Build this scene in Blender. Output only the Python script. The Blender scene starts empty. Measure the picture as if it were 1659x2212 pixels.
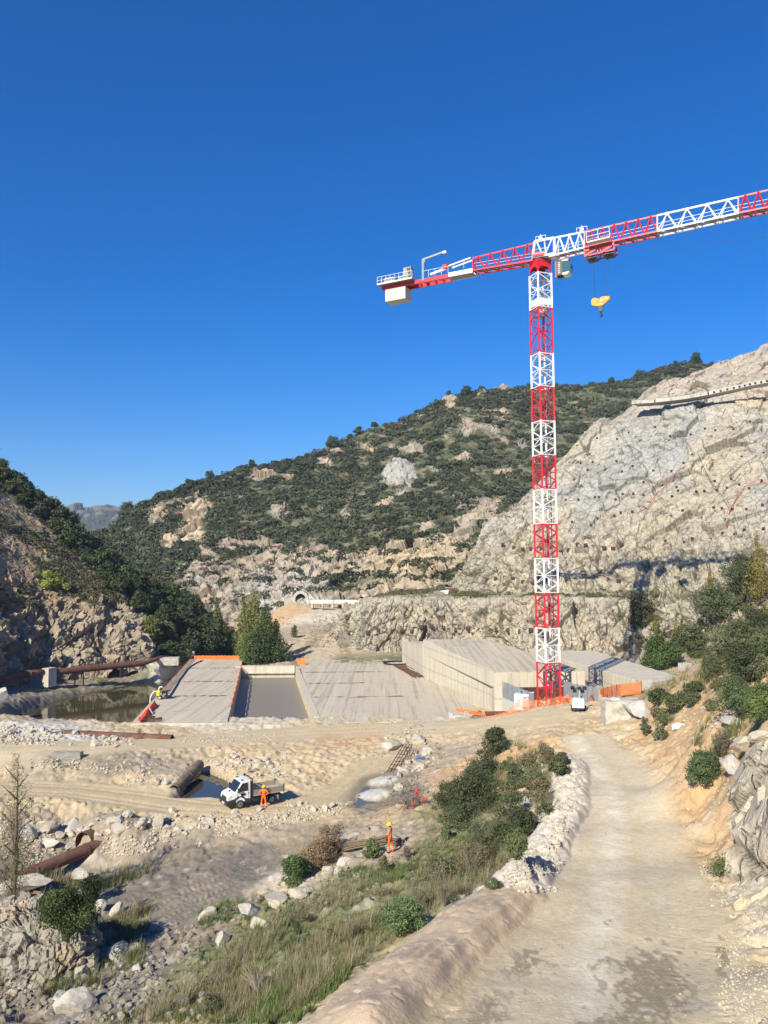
import bpy, math, random
import numpy as np
from mathutils import Vector, Matrix, Euler

# ---------------------------------------------------------------- camera, sky, sun, exposure
W0, H0, FP, HOR, CAMZ = 1659.0, 2212.0, 1673.0, 1225.0, 20.0
sc = bpy.context.scene
PITCH = math.atan((HOR - H0/2)/FP)
ROLL = math.radians(-0.33)
cam_d = bpy.data.cameras.new('camera'); cam = bpy.data.objects.new('camera', cam_d)
sc.collection.objects.link(cam); sc.camera = cam
cam_d.sensor_fit = 'VERTICAL'; cam_d.sensor_height = 24.0; cam_d.lens = 24.0*FP/H0
cam_d.clip_start = 0.3; cam_d.clip_end = 20000
RM = Matrix.Rotation(math.pi/2 + PITCH, 3, 'X') @ Matrix.Rotation(ROLL, 3, 'Z')
cam.matrix_world = Matrix.Translation((0, 0, CAMZ)) @ RM.to_4x4()
RMn = np.array(RM)

SUN_AZ, SUN_EL = math.radians(30), math.radians(33.6)      # where the light travels (clockwise from +Y)
world = bpy.data.worlds.new('World'); sc.world = world; world.use_nodes = True
nt = world.node_tree; bg = nt.nodes['Background']
sky = nt.nodes.new('ShaderNodeTexSky'); sky.sky_type = 'NISHITA'; sky.sun_disc = False
sky.sun_elevation = SUN_EL; sky.sun_rotation = math.radians(180+30)
sky.altitude = 300; sky.air_density = 1.2; sky.dust_density = 0.3; sky.ozone_density = 10
hs = nt.nodes.new('ShaderNodeHueSaturation'); hs.inputs['Hue'].default_value = .509; hs.inputs['Saturation'].default_value = 1.24; hs.inputs['Value'].default_value = 1.13
nt.links.new(sky.outputs[0], hs.inputs['Color']); nt.links.new(hs.outputs[0], bg.inputs[0]); bg.inputs[1].default_value = 0.085
sl = bpy.data.lights.new('sun', 'SUN'); sl.energy = 4.8; sl.angle = math.radians(0.45); sl.color = (1, 0.925, 0.73)
so = bpy.data.objects.new('sun', sl); sc.collection.objects.link(so)
ldir = Vector((math.sin(SUN_AZ)*math.cos(SUN_EL), math.cos(SUN_AZ)*math.cos(SUN_EL), -math.sin(SUN_EL)))
so.rotation_euler = ldir.to_track_quat('-Z', 'Y').to_euler(); so.location = (-40, -60, 120)
sc.view_settings.view_transform = 'Standard'; sc.view_settings.look = 'None'
sc.view_settings.exposure = 0.6; sc.view_settings.gamma = 1.0
sc.render.engine = 'CYCLES'
try:
    sc.cycles.use_denoising = True; sc.cycles.max_bounces = 5; sc.cycles.transparent_max_bounces = 12
    sc.cycles.diffuse_bounces = 3; sc.cycles.glossy_bounces = 3
except Exception: pass
rng = np.random.default_rng(7)
random.seed(7)

HAZE = True
# ---------------------------------------------------------------- picture <-> world helpers
def rays(px, py):
    px = np.asarray(px, float); py = np.asarray(py, float)
    v = np.stack([px - W0/2, H0/2 - py, -FP*np.ones_like(px)], -1)
    return v @ RMn.T
def at(px, py, z=None, d=None):
    r = rays(px, py)
    t = (z - CAMZ)/r[..., 2] if z is not None else d/r[..., 1]
    p = r*np.asarray(t)[..., None]
    p[..., 2] += CAMZ
    return p
def proj(P):
    q = (np.asarray(P, float) - [0, 0, CAMZ]) @ RMn
    return W0/2 - FP*q[..., 0]/q[..., 2], H0/2 + FP*q[..., 1]/q[..., 2]

# ---------------------------------------------------------------- noise
def hsh(ix, iy, iz, s):
    h = (ix.astype(np.uint32)*np.uint32(374761393) + iy.astype(np.uint32)*np.uint32(668265263)
         + iz.astype(np.uint32)*np.uint32(2147483647 - 97) + np.uint32((s*1274126177) & 0xffffffff))
    h = (h ^ (h >> np.uint32(13)))*np.uint32(1274126177)
    h = (h ^ (h >> np.uint32(16)))*np.uint32(2246822519)
    return ((h ^ (h >> np.uint32(15))) & np.uint32(0xffffff)).astype(np.float32)/16777215.0
def vnoise(p, s=0):
    i = np.floor(p).astype(np.int64); f = (p - i).astype(np.float32); f = f*f*(3 - 2*f)
    out = 0
    for dx in (0, 1):
        wx = f[:, 0] if dx else 1 - f[:, 0]
        for dy in (0, 1):
            wy = f[:, 1] if dy else 1 - f[:, 1]
            for dz in (0, 1):
                wz = f[:, 2] if dz else 1 - f[:, 2]
                out = out + wx*wy*wz*hsh(i[:, 0]+dx, i[:, 1]+dy, i[:, 2]+dz, s)
    return out*2 - 1
def fbm(p, o=4, s=0, g=0.5):
    a, t, n = 1.0, 0, 0
    for k in range(o):
        t = t + a*vnoise(p*(2.03**k) + 13.7*k, s+k); n += a; a *= g
    return t/n
def facet(p, s=0, tilt=0.9):
    """blocky broken-rock height: nearest cell's own tilted plane; also distance to the crack"""
    i = np.floor(p).astype(np.int64); f = (p - i).astype(np.float32)
    F1 = np.full(len(p), 9, np.float32); F2 = F1.copy(); H = np.zeros(len(p), np.float32)
    for dx in (-1, 0, 1):
        for dy in (-1, 0, 1):
            for dz in (-1, 0, 1):
                a, b, c = i[:, 0]+dx, i[:, 1]+dy, i[:, 2]+dz
                ox = dx + hsh(a, b, c, s) - f[:, 0]; oy = dy + hsh(a, b, c, s+1) - f[:, 1]; oz = dz + hsh(a, b, c, s+2) - f[:, 2]
                d = ox*ox + oy*oy + oz*oz
                h = hsh(a, b, c, s+3) - .5 + tilt*(ox*(hsh(a, b, c, s+4)-.5) + oy*(hsh(a, b, c, s+5)-.5) + oz*(hsh(a, b, c, s+6)-.5))*2
                nn = d < F1
                F2 = np.where(nn, F1, np.minimum(F2, d)); H = np.where(nn, h, H); F1 = np.where(nn, d, F1)
    return H, np.sqrt(F2) - np.sqrt(F1)
def sstep(a, b, x):
    t = np.clip((x - a)/(b - a), 0, 1); return t*t*(3 - 2*t)

# ---------------------------------------------------------------- mesh and object helpers
COL = sc.collection
def link(o): COL.objects.link(o); return o
def np_mesh(name, V, Fq, mats, smooth=False, col=None, mi=None):
    me = bpy.data.meshes.new(name)
    V = np.ascontiguousarray(V, np.float32); Fq = np.ascontiguousarray(Fq, np.int32)
    n = Fq.shape[1]
    me.vertices.add(len(V)); me.vertices.foreach_set('co', V.ravel())
    me.loops.add(Fq.size); me.loops.foreach_set('vertex_index', Fq.ravel())
    me.polygons.add(len(Fq)); me.polygons.foreach_set('loop_start', np.arange(0, Fq.size, n, dtype=np.int32))
    if smooth: me.polygons.foreach_set('use_smooth', np.ones(len(Fq), bool))
    else: me.polygons.foreach_set('use_smooth', np.zeros(len(Fq), bool))
    for m in (mats if isinstance(mats, (list, tuple)) else [mats]): me.materials.append(m)
    if mi is not None: me.polygons.foreach_set('material_index', np.ascontiguousarray(mi, np.int32))
    if col is not None:
        a = me.color_attributes.new('Col', 'FLOAT_COLOR', 'POINT')
        c = np.ones((len(V), 4), np.float32); c[:, :3] = col; a.data.foreach_set('color', c.ravel())
    me.update(calc_edges=True)
    return me
def tag(o, label=None, cat=None, group=None, kind=None):
    if label: o['label'] = label
    if cat: o['category'] = cat
    if group: o['group'] = group
    if kind: o['kind'] = kind
    return o
def obj(name, me, parent=None):
    o = link(bpy.data.objects.new(name, me))
    if parent is not None: o.parent = parent
    return o
def thing(name, label, cat, loc=(0, 0, 0), rz=0, group=None):
    o = link(bpy.data.objects.new(name, None)); o.location = loc; o.rotation_euler = (0, 0, rz)
    o.empty_display_size = .3
    return tag(o, label, cat, group)

class MB:
    """collects shapes with a material slot each and links them as ONE mesh object"""
    def __init__(s): s.v = []; s.f = []; s.m = []; s.mats = []
    def slot(s, m):
        if m not in s.mats: s.mats.append(m)
        return s.mats.index(m)
    def add(s, vs, fs, m):
        b = len(s.v); k = s.slot(m)
        s.v += [tuple(map(float, v)) for v in vs]
        for f in fs: s.f.append([b+i for i in f]); s.m.append(k)
    def hexa(s, p, m):      # 8 corners: bottom 0-3, top 4-7
        s.add(p, [(3, 2, 1, 0), (4, 5, 6, 7), (0, 1, 5, 4), (1, 2, 6, 5), (2, 3, 7, 6), (3, 0, 4, 7)], m)
    def box(s, c, d, m, rz=0.0, M=None):
        c = Vector(c); x, y, z = d[0]/2, d[1]/2, d[2]/2
        R = Matrix.Rotation(rz, 3, 'Z') if M is None else M
        s.hexa([c + R @ Vector(q) for q in ((-x, -y, -z), (x, -y, -z), (x, y, -z), (-x, y, -z), (-x, -y, z), (x, -y, z), (x, y, z), (-x, y, z))], m)
    def bar(s, a, b, w, m, h=None, up=(0, 0, 1)):
        a = Vector(a); b = Vector(b); h = h or w; t = (b-a)
        if t.length < 1e-6: return
        t.normalize(); u = Vector(up)
        if abs(t.dot(u)) > .98: u = Vector((1, 0, 0))
        r = t.cross(u).normalized(); u = r.cross(t)
        r *= w/2; u *= h/2
        s.hexa([a-r-u, a+r-u, b+r-u, b-r-u, a-r+u, a+r+u, b+r+u, b-r+u], m)
    def tube(s, pts, r, m, n=8, caps=True, hollow=False):
        pts = [Vector(p) for p in pts]; rings = []
        rr = r if isinstance(r, (list, tuple)) else [r]*len(pts)
        prev = None
        for i, p in enumerate(pts):
            t = (pts[min(i+1, len(pts)-1)] - pts[max(i-1, 0)]).normalized()
            if prev is None:
                u = Vector((0, 0, 1)) if abs(t.z) < .9 else Vector((1, 0, 0))
            else: u = prev
            a = t.cross(u).normalized(); u = a.cross(t).normalized(); prev = u
            rings.append([p + (a*math.cos(2*math.pi*k/n) + u*math.sin(2*math.pi*k/n))*rr[i] for k in range(n)])
        vs = [v for g in rings for v in g]; fs = []
        for i in range(len(rings)-1):
            for k in range(n):
                a, b = i*n+k, i*n+(k+1) % n
                fs.append((a, b, b+n, a+n))
        if caps and not hollow:
            fs.append(tuple(range(n-1, -1, -1))); fs.append(tuple(range((len(rings)-1)*n, len(rings)*n)))
        s.add(vs, fs, m)
    def pipe(s, a, b, R, th, m, n=20, mi=None):
        a = Vector(a); b = Vector(b); t = (b-a).normalized(); u = Vector((0, 0, 1)) if abs(t.z) < .9 else Vector((1, 0, 0))
        x = t.cross(u).normalized(); y = x.cross(t); vs = []
        for p in (a, b):
            for r in (R, R-th):
                vs += [p + (x*math.cos(2*math.pi*k/n) + y*math.sin(2*math.pi*k/n))*r for k in range(n)]
        fs = []; fi = []
        for k in range(n):
            k2 = (k+1) % n
            fs.append((k, k2, 2*n+k2, 2*n+k)); fi.append((n+k2, n+k, 3*n+k, 3*n+k2))
            fs.append((k2, k, n+k, n+k2)); fs.append((2*n+k, 2*n+k2, 3*n+k2, 3*n+k))
        s.add(vs, fs, m); b0 = len(s.v) - len(vs); kk = s.slot(mi or m)
        for f in fi: s.f.append([b0+i for i in f]); s.m.append(kk)
    def prism(s, poly, h0, h1, m, M=None):      # poly: list of (a,b); extruded along local third axis
        n = len(poly); M = M or (lambda a, b, c: (a, b, c))
        vs = [M(a, b, h0) for a, b in poly] + [M(a, b, h1) for a, b in poly]
        fs = [tuple(range(n-1, -1, -1)), tuple(range(n, 2*n))] + [(i, (i+1) % n, (i+1) % n+n, i+n) for i in range(n)]
        s.add(vs, fs, m)
    def lathe(s, prof, c, m, n=14):
        vs = []; fs = []
        for r, z in prof:
            vs += [(c[0]+r*math.cos(2*math.pi*k/n), c[1]+r*math.sin(2*math.pi*k/n), c[2]+z) for k in range(n)]
        for i in range(len(prof)-1):
            for k in range(n):
                a, b = i*n+k, i*n+(k+1) % n; fs.append((a, b, b+n, a+n))
        fs.append(tuple(range(n-1, -1, -1))); fs.append(tuple(range((len(prof)-1)*n, len(prof)*n)))
        s.add(vs, fs, m)
    def mesh(s, name, smooth=False, bevel=0):
        me = bpy.data.meshes.new(name); me.from_pydata(s.v, [], s.f)
        for m in s.mats: me.materials.append(m)
        me.polygons.foreach_set('material_index', s.m)
        if smooth: me.polygons.foreach_set('use_smooth', [True]*len(s.f))
        me.update(); return me
    def build(s, name, parent=None, smooth=False, bevel=0):
        o = obj(name, s.mesh(name, smooth), parent)
        if bevel:
            b = o.modifiers.new('bevel', 'BEVEL'); b.width = bevel; b.segments = 2; b.limit_method = 'ANGLE'
        return o

# ---------------------------------------------------------------- materials
def mat(name, color=(.5, .5, .5), rough=.8, metal=0.0, attr=False, var=0.12, vscale=3.0, bump=0.0, bscale=20.0,
        c2=None, mscale=1.0, mlo=.45, mhi=.6, mstretch=(1, 1, 1), bdist=.05, spec=.3, crack=0.0, cscale=1.0, detail=6, alpha=1.0, extra=None):
    m = bpy.data.materials.new(name); m.use_nodes = True; nt = m.node_tree; N = nt.nodes; L = nt.links
    p = N['Principled BSDF']; p.inputs['Roughness'].default_value = rough; p.inputs['Metallic'].default_value = metal
    p.inputs['Specular IOR Level'].default_value = spec
    tc = N.new('ShaderNodeTexCoord'); src = tc.outputs['Object']
    if attr:
        a = N.new('ShaderNodeAttribute'); a.attribute_name = 'Col'; base = a.outputs['Color']
    else:
        a = N.new('ShaderNodeRGB'); a.outputs[0].default_value = (*color, 1); base = a.outputs[0]
    def noise(scale, det=detail, st=(1, 1, 1), rgh=.6, rot=0.0):
        mp = N.new('ShaderNodeMapping'); mp.inputs['Scale'].default_value = st; mp.inputs['Rotation'].default_value = (0, 0, rot); L.new(src, mp.inputs[0])
        n = N.new('ShaderNodeTexNoise'); n.inputs['Scale'].default_value = scale; n.inputs['Detail'].default_value = det
        n.inputs['Roughness'].default_value = rgh; L.new(mp.outputs[0], n.inputs['Vector']); return n.outputs['Fac']
    def ramp(f, lo, hi, a=0.0, b=1.0):
        r = N.new('ShaderNodeMapRange'); r.inputs['From Min'].default_value = lo; r.inputs['From Max'].default_value = hi
        r.inputs['To Min'].default_value = a; r.inputs['To Max'].default_value = b; r.clamp = True
        L.new(f, r.inputs['Value']); return r.outputs[0]
    def mix(f, a, b, mode='MIX'):
        x = N.new('ShaderNodeMix'); x.data_type = 'RGBA'; x.blend_type = mode
        if isinstance(f, float): x.inputs[0].default_value = f
        else: L.new(f, x.inputs[0])
        for s_, v in ((x.inputs[6], a), (x.inputs[7], b)):
            if isinstance(v, tuple): s_.default_value = (*v, 1)
            else: L.new(v, s_)
        return x.outputs[2]
    if c2 is not None: base = mix(ramp(noise(mscale, 5, mstretch), mlo, mhi), base, c2)
    if var:
        v = ramp(noise(vscale, 6, rgh=.7), .25, .75, 1-var, 1+var)
        x = N.new('ShaderNodeVectorMath'); x.operation = 'SCALE'; L.new(base, x.inputs[0]); L.new(v, x.inputs['Scale']); base = x.outputs[0]
    h = None
    if crack:
        vo = N.new('ShaderNodeTexVoronoi'); vo.feature = 'DISTANCE_TO_EDGE'; vo.inputs['Scale'].default_value = cscale
        nw = N.new('ShaderNodeTexNoise'); nw.inputs['Scale'].default_value = cscale*1.3; L.new(src, nw.inputs['Vector'])
        ad = N.new('ShaderNodeVectorMath'); ad.operation = 'MULTIPLY_ADD'; L.new(nw.outputs['Color'], ad.inputs[0])
        ad.inputs[1].default_value = (.9/cscale,)*3; L.new(src, ad.inputs[2]); L.new(ad.outputs[0], vo.inputs['Vector'])
        cr = ramp(vo.outputs['Distance'], 0.0, .045, 1-crack, 1.0)
        x = N.new('ShaderNodeVectorMath'); x.operation = 'SCALE'; L.new(base, x.inputs[0]); L.new(cr, x.inputs['Scale']); base = x.outputs[0]
    if extra: base = extra(N, L, src, base, noise, ramp, mix)
    L.new(base, p.inputs['Base Color'])
    if bump:
        b = N.new('ShaderNodeBump'); b.inputs['Strength'].default_value = bump; b.inputs['Distance'].default_value = bdist
        L.new(noise(bscale, 8, rgh=.65), b.inputs['Height']); nrm = b.outputs[0]
        if crack:
            b2 = N.new('ShaderNodeBump'); b2.inputs['Strength'].default_value = bump; b2.inputs['Distance'].default_value = bdist*3
            L.new(cr, b2.inputs['Height']); L.new(nrm, b2.inputs['Normal']); nrm = b2.outputs[0]
        L.new(nrm, p.inputs['Normal'])
    if alpha < 1: p.inputs['Alpha'].default_value = alpha
    return m
def plain(name, c, rough=.5, metal=0., spec=.5, var=.06, vscale=2.0): return mat(name, c, rough, metal, var=var, vscale=vscale, spec=spec)

# ---------------------------------------------------------------- control-net sheets for the hillsides
def cr_interp(x, xs, Y):
    """monotone-ish Catmull-Rom of rows Y (n,...) at knots xs"""
    xs = np.asarray(xs, float); Y = np.asarray(Y, float); k = np.clip(np.searchsorted(xs, x, 'right')-1, 0, len(xs)-2)
    h = (xs[k+1]-xs[k]); t = (x-xs[k])/h
    sl = np.gradient(Y, xs, axis=0); sh = (slice(None),)+(None,)*(Y.ndim-1)
    t, h = t[sh], h[sh]
    return ((2*t**3-3*t**2+1)*Y[k] + (t**3-2*t**2+t)*h*sl[k] + (-2*t**3+3*t**2)*Y[k+1] + (t**3-t**2)*h*sl[k+1])
def sheet(cols, nu, nv, hard=()):
    """cols: (px, [(py, d), ...]) -> grid of points (nv, nu, 3); rows by arc length"""
    pxs = [c[0] for c in cols]
    K = np.array([at(np.full(len(c[1]), c[0], float), np.array([q[0] for q in c[1]], float), d=np.array([q[1] for q in c[1]], float)) for c in cols])
    seg = np.linalg.norm(np.diff(K, axis=1), axis=2).mean(0); s = np.concatenate([[0], np.cumsum(seg)])
    vv = np.linspace(0, s[-1], nv)
    if len(hard):      # keep creases sharp: linear in v
        R = np.stack([np.stack([np.interp(vv, s, K[c, :, a]) for a in range(3)], -1) for c in range(len(cols))])
    else:
        R = np.stack([cr_interp(vv, s, K[c]) for c in range(len(cols))])
    uu = np.linspace(pxs[0], pxs[-1], nu)
    G = cr_interp(uu, pxs, R)                    # (nu, nv, 3)
    return np.transpose(G, (1, 0, 2))
def grid_normals(G):
    du = np.gradient(G, axis=1); dv = np.gradient(G, axis=0); n = np.cross(du, dv)
    n /= np.linalg.norm(n, axis=2, keepdims=True)+1e-9
    s = np.sign((n*(np.array([0, 0, CAMZ+60.]) - G)).sum(2, keepdims=True)); s[s == 0] = 1
    return n*np.where(np.median(s) < 0, -1, 1)
def grid_faces(nv, nu):
    i = np.arange(nv*nu).reshape(nv, nu)
    return np.stack([i[:-1, :-1], i[:-1, 1:], i[1:, 1:], i[1:, :-1]], -1).reshape(-1, 4)
def zones(px, py, Z):
    w = np.zeros(px.shape)
    for cx, cy, rx, ry, a in Z:
        w = np.maximum(w, a*np.exp(-(((px-cx)/rx)**2+((py-cy)/ry)**2)*1.2)) if a > 0 else w + a*np.exp(-(((px-cx)/rx)**2+((py-cy)/ry)**2)*1.2)
    return np.clip(w, 0, 1)
def mixc(C, c, w): w = np.clip(w, 0, 1)[:, None]; return C*(1-w) + np.array(c)*w

# ================================================================ GROUND
TAN, OCH, GRV, PAL, MUD, GRN, BNK, WET, DRK = ((.53, .42, .265), (.52, .345, .19), (.54, .47, .36), (.60, .56, .49), (.20, .175, .145),
                                      (.17, .175, .085), (.37, .30, .22), (.33, .27, .19), (.22, .185, .14))
CP = [ # px, py, z, colour
 (1500,2212,8.5,TAN),(1250,2212,8.5,TAN),(1000,2212,8.5,TAN),(1600,2100,7.9,TAN),(1350,2100,7.9,TAN),(1120,2100,7.9,TAN),(1550,2000,7.4,TAN),(1350,2000,7.4,TAN),(1150,2000,7.4,TAN),
 (1500,1900,6.8,TAN),(1350,1900,6.8,TAN),(1200,1900,6.8,TAN),(1460,1800,6.2,TAN),(1350,1800,6.2,TAN),(1260,1800,6.2,TAN),
 (1430,1700,5.6,TAN),(1330,1700,5.6,PAL),(1270,1700,5.6,TAN),(1370,1650,5.3,TAN),(1300,1650,5.3,TAN),(1245,1650,5.3,TAN),(1310,1600,5.1,TAN),(1260,1600,5.1,TAN),(1215,1600,5.1,TAN),
 (1280,1575,5.0,TAN),(1205,1578,4.9,TAN),(1250,1537,4.7,TAN),(1340,1556,5.2,TAN),(1200,1545,4.3,TAN),(1290,1520,4.7,TAN),
 # outer edge and slope below the access road
 (780,2212,9.0,TAN),(870,2100,8.3,TAN),(1000,1985,7.7,TAN),(1120,1900,7.1,PAL),(1190,1800,6.4,PAL),(1225,1700,5.8,PAL),(1228,1650,5.4,PAL),(1195,1600,5.0,OCH),
 (560,2205,4.8,GRN),(620,2140,5.0,GRN),(440,2212,2.6,GRN),(300,2212,1.0,MUD),(150,2212,-.2,MUD),(0,2212,-.6,MUD),(-200,2212,-.8,MUD),
 (720,2080,5.6,GRN),(570,2080,2.9,GRN),(430,2090,.8,GRN),(300,2090,-.4,MUD),(120,2100,-1.2,MUD),(0,2100,-1.2,MUD),(-200,2100,-1,MUD),
 (850,1990,5.6,GRN),(720,1990,3.6,GRN),(570,1990,1.3,GRN),(450,1990,-.1,MUD),(300,1990,-1.2,MUD),(100,1990,-1.4,MUD),(0,1990,-1.2,MUD),
 (1010,1900,5.4,GRN),(880,1900,3.6,GRN),(760,1900,1.9,GRN),(640,1900,.7,GRV),(500,1900,-.2,MUD),(350,1900,-.9,MUD),(230,1900,-1.8,MUD),(100,1900,-2.0,DRK),(0,1900,-1.6,DRK),
 (1070,1810,5.1,GRN),(960,1810,3.5,GRN),(860,1840,2.3,BNK),(760,1820,1.1,BNK),(650,1820,.1,WET),(550,1850,-.5,MUD),(430,1830,-.6,DRK),(350,1840,-1.2,DRK),
 (1110,1700,4.4,OCH),(1020,1720,3.0,GRN),(930,1720,1.5,OCH),(870,1720,.5,BNK),(800,1730,.0,WET),(700,1750,0,TAN),(600,1760,0,TAN),(500,1765,0,TAN),
 (1120,1630,4.0,OCH),(1040,1640,2.6,OCH),(960,1640,1.3,BNK),(880,1640,.4,BNK),(800,1650,.05,TAN),(700,1650,0,TAN),(600,1680,0,TAN),(520,1690,0,TAN),(560,1630,.4,TAN),
 # middle platform
 (0,1625,.95,TAN),(150,1615,.95,TAN),(300,1612,.8,TAN),(450,1600,.45,TAN),(600,1590,.2,TAN),(750,1585,.1,OCH),(880,1580,.4,TAN),(1000,1580,1.4,TAN),(1100,1565,3.0,TAN),(1160,1550,3.9,TAN),
 (300,1590,.0,TAN),(500,1570,.05,GRV),(690,1558,.05,TAN),(850,1560,.1,TAN),(960,1552,.3,GRV),(1040,1550,1.2,TAN),(1100,1540,2.4,TAN),(1160,1528,3.3,TAN),(1230,1518,4.0,TAN),
 (480,1588,.1,TAN),(600,1556,.0,GRV),
 # lower road on the left and the bank between
 (0,1665,.0,TAN),(150,1668,-.05,TAN),(300,1690,-.05,TAN),(400,1725,-.05,TAN),(0,1735,.1,TAN),(150,1735,.05,TAN),(300,1750,0,TAN),(420,1760,0,TAN),
 (140,1642,.55,DRK),(250,1652,.45,DRK),(360,1650,.2,BNK),(60,1645,.5,BNK),(100,1640,.8,BNK),(300,1640,.7,BNK),
 (-200,1640,.9,TAN),(-200,1740,.2,BNK),(0,1790,-.4,BNK),(100,1790,-.7,BNK),(222,1797,-.1,BNK),(250,1792,.0,BNK),(195,1790,-.1,BNK),(170,1820,-1.4,DRK),(350,1800,-.5,BNK),(480,1798,-.3,BNK),(600,1790,-.1,BNK),
 (150,1870,-2.2,DRK),(230,1850,-1.9,DRK),(60,1900,-2.1,DRK),
 # river bank on the left
 (0,1600,1.0,BNK),(60,1570,1.3,PAL),(140,1590,.6,PAL),(0,1550,.6,BNK),(40,1520,-1.2,DRK),(-200,1560,1.0,BNK),(0,1500,-1.2,DRK),(70,1492,-2.0,DRK),(170,1478,-2.5,DRK),(280,1470,-2.8,DRK),(345,1478,-2.6,DRK),
 (370,1445,-1.2,PAL),(330,1430,-.2,PAL),(390,1420,-.1,PAL),(0,1460,-.6,DRK),(100,1455,-.8,DRK),(200,1448,-.8,GRN),(290,1440,-.6,GRN),(-200,1480,-.6,DRK),
 # behind the slabs: valley floor, gravel fill and ramp
 (560,1425,-3.0,GRN),(500,1412,-2.5,GRN),(450,1405,-2,DRK),(600,1415,-1.6,BNK),(640,1400,.1,TAN),(700,1412,.1,TAN),(780,1420,.1,GRN),(850,1423,.1,GRN),(680,1385,.8,TAN),(720,1395,.6,TAN),
 (590,1385,1.0,BNK),(640,1360,2.6,BNK),(700,1360,2.8,BNK),(760,1370,2.6,GRV),(600,1335,4.4,OCH),(670,1335,5.0,GRV),(740,1335,5.2,GRV),(800,1330,6.0,GRV),(610,1309,7.2,OCH),(700,1311,7.0,TAN),(800,1311,7.0,TAN),(740,1304,7.6,BNK),
 (560,1360,-1,BNK),(540,1330,1,BNK),
 # right bank
 (1400,1585,6.0,OCH),(1440,1620,6.4,OCH),(1500,1580,9.2,OCH),(1480,1660,6.8,OCH),(1560,1650,8.8,OCH),(1620,1640,10.2,BNK),(1530,1740,6.9,OCH),(1600,1740,8.0,OCH),(1659,1720,9.4,GRV),
 (1580,1820,7.2,OCH),(1640,1830,7.8,GRV),(1620,1900,7.3,GRV),(1659,1990,7.8,GRV),(1659,2100,8.3,GRV),(1659,2212,8.7,GRV),(1800,2212,9.2,GRV),(1800,2000,9.0,GRV),(1800,1850,10,GRV),(1850,1700,13,GRV),(2100,2000,12,GRV),(2100,1700,17,GRV),
 (1350,1540,5.2,OCH),(1400,1530,6.2,OCH),(1460,1500,8.4,OCH),(1530,1480,10.2,OCH),(1590,1500,11.0,BNK),(1659,1520,12.4,GRN),(1400,1505,6.8,GRN),(1460,1465,8.6,OCH),(1520,1425,10.6,BNK),(1600,1420,12.5,GRN),(1659,1370,14.8,GRN),
 (1560,1390,13,GRN),(1700,1300,17.5,GRN),(1850,1400,18,GRN),(1850,1250,20,GRN),(2100,1450,22,GRN),
 (1380,1495,5.6,GRN),(1340,1506,4.9,GRN),
]
WP = [ # world x, y, z, colour
 (14,103,0,DRK),(22,101,.6,TAN),(28,101,1.4,TAN),(20,107,0,TAN),(26,108,.2,TAN),(32,104,2.2,TAN),(38,108,2.0,GRN),(30,115,.2,TAN),(34,125,.2,TAN),(44,120,2.0,GRN),(52,112,4,GRN),(36,140,.5,BNK),(46,135,2.4,BNK),
 (58,125,3,BNK),(70,118,4,BNK),(48,100,7,GRN),(60,100,12,GRN),(75,95,18,GRN),(44,86,9,GRN),(5,112,-.5,TAN),(10,120,-.5,TAN),(0,140,-.5,TAN),(-8,150,-.5,TAN),(5,160,-.5,TAN),(-3,115,-.5,TAN),
 (-24,115,-.6,TAN),(-30,150,-.6,TAN),(-28,130,-.6,TAN),(-36,150,-.6,TAN),(-30,112,-.5,TAN),(20,130,-.5,TAN),(18,150,-.5,TAN),(28,150,-.3,TAN),
 (-5,175,-.2,BNK),(20,172,0,BNK),(-10,230,6,GRV),(20,240,12,BNK),(-60,170,-.4,DRK),(-90,150,0,DRK),(-110,120,0,BNK),(-80,100,.9,TAN),(-80,75,.5,TAN),(-60,45,-1,BNK),(-30,15,0,BNK),(-10,12,8.6,TAN),
 (-4,10,9.1,TAN),(6,10,9.1,TAN),(14,12,9.4,GRV),(25,20,13,GRV),(40,40,20,GRV),(60,60,24,GRN),(-50,200,-2.5,DRK),(-45,240,-2,DRK),(-40,280,0,DRK),(-60,330,4,DRK),(0,290,12,BNK),(40,200,10,BNK),(60,160,8,BNK),(80,140,8,BNK),
 (-20,8,2,GRN),(0,300,14,BNK),(60,300,30,BNK),(100,200,30,BNK),(110,120,30,GRN),(-110,330,20,DRK),(-110,250,10,DRK),(90,60,35,GRN),
]
def _cp():
    P = at(np.array([c[0] for c in CP], float), np.array([c[1] for c in CP], float), z=np.array([c[2] for c in CP], float))
    P = np.concatenate([P, np.array([w[:3] for w in WP], float)])
    C = np.array([c[3] for c in CP]+[w[3] for w in WP], float)
    return P, C
CPP, CPC = _cp()
def _warp(x, y):       # log-polar-like metric so near and far controls are weighted alike
    r = np.maximum(y, 3.0); return np.stack([x/r*1.0, np.log(r)*1.0], -1)
_U = _warp(CPP[:, 0], CPP[:, 1]); _n = len(_U)
def _ker(A, B): return np.sqrt(((A[:, None, :]-B[None])**2).sum(-1) + .0004)
_A = np.zeros((_n+3, _n+3)); _A[:_n, :_n] = _ker(_U, _U) + np.eye(_n)*1e-3*-1
_A[:_n, _n] = 1; _A[:_n, _n+1:] = _U; _A[_n, :_n] = 1; _A[_n+1:, :_n] = _U.T
_Wt = np.linalg.solve(_A, np.concatenate([CPP[:, 2], [0, 0, 0]]))

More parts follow.
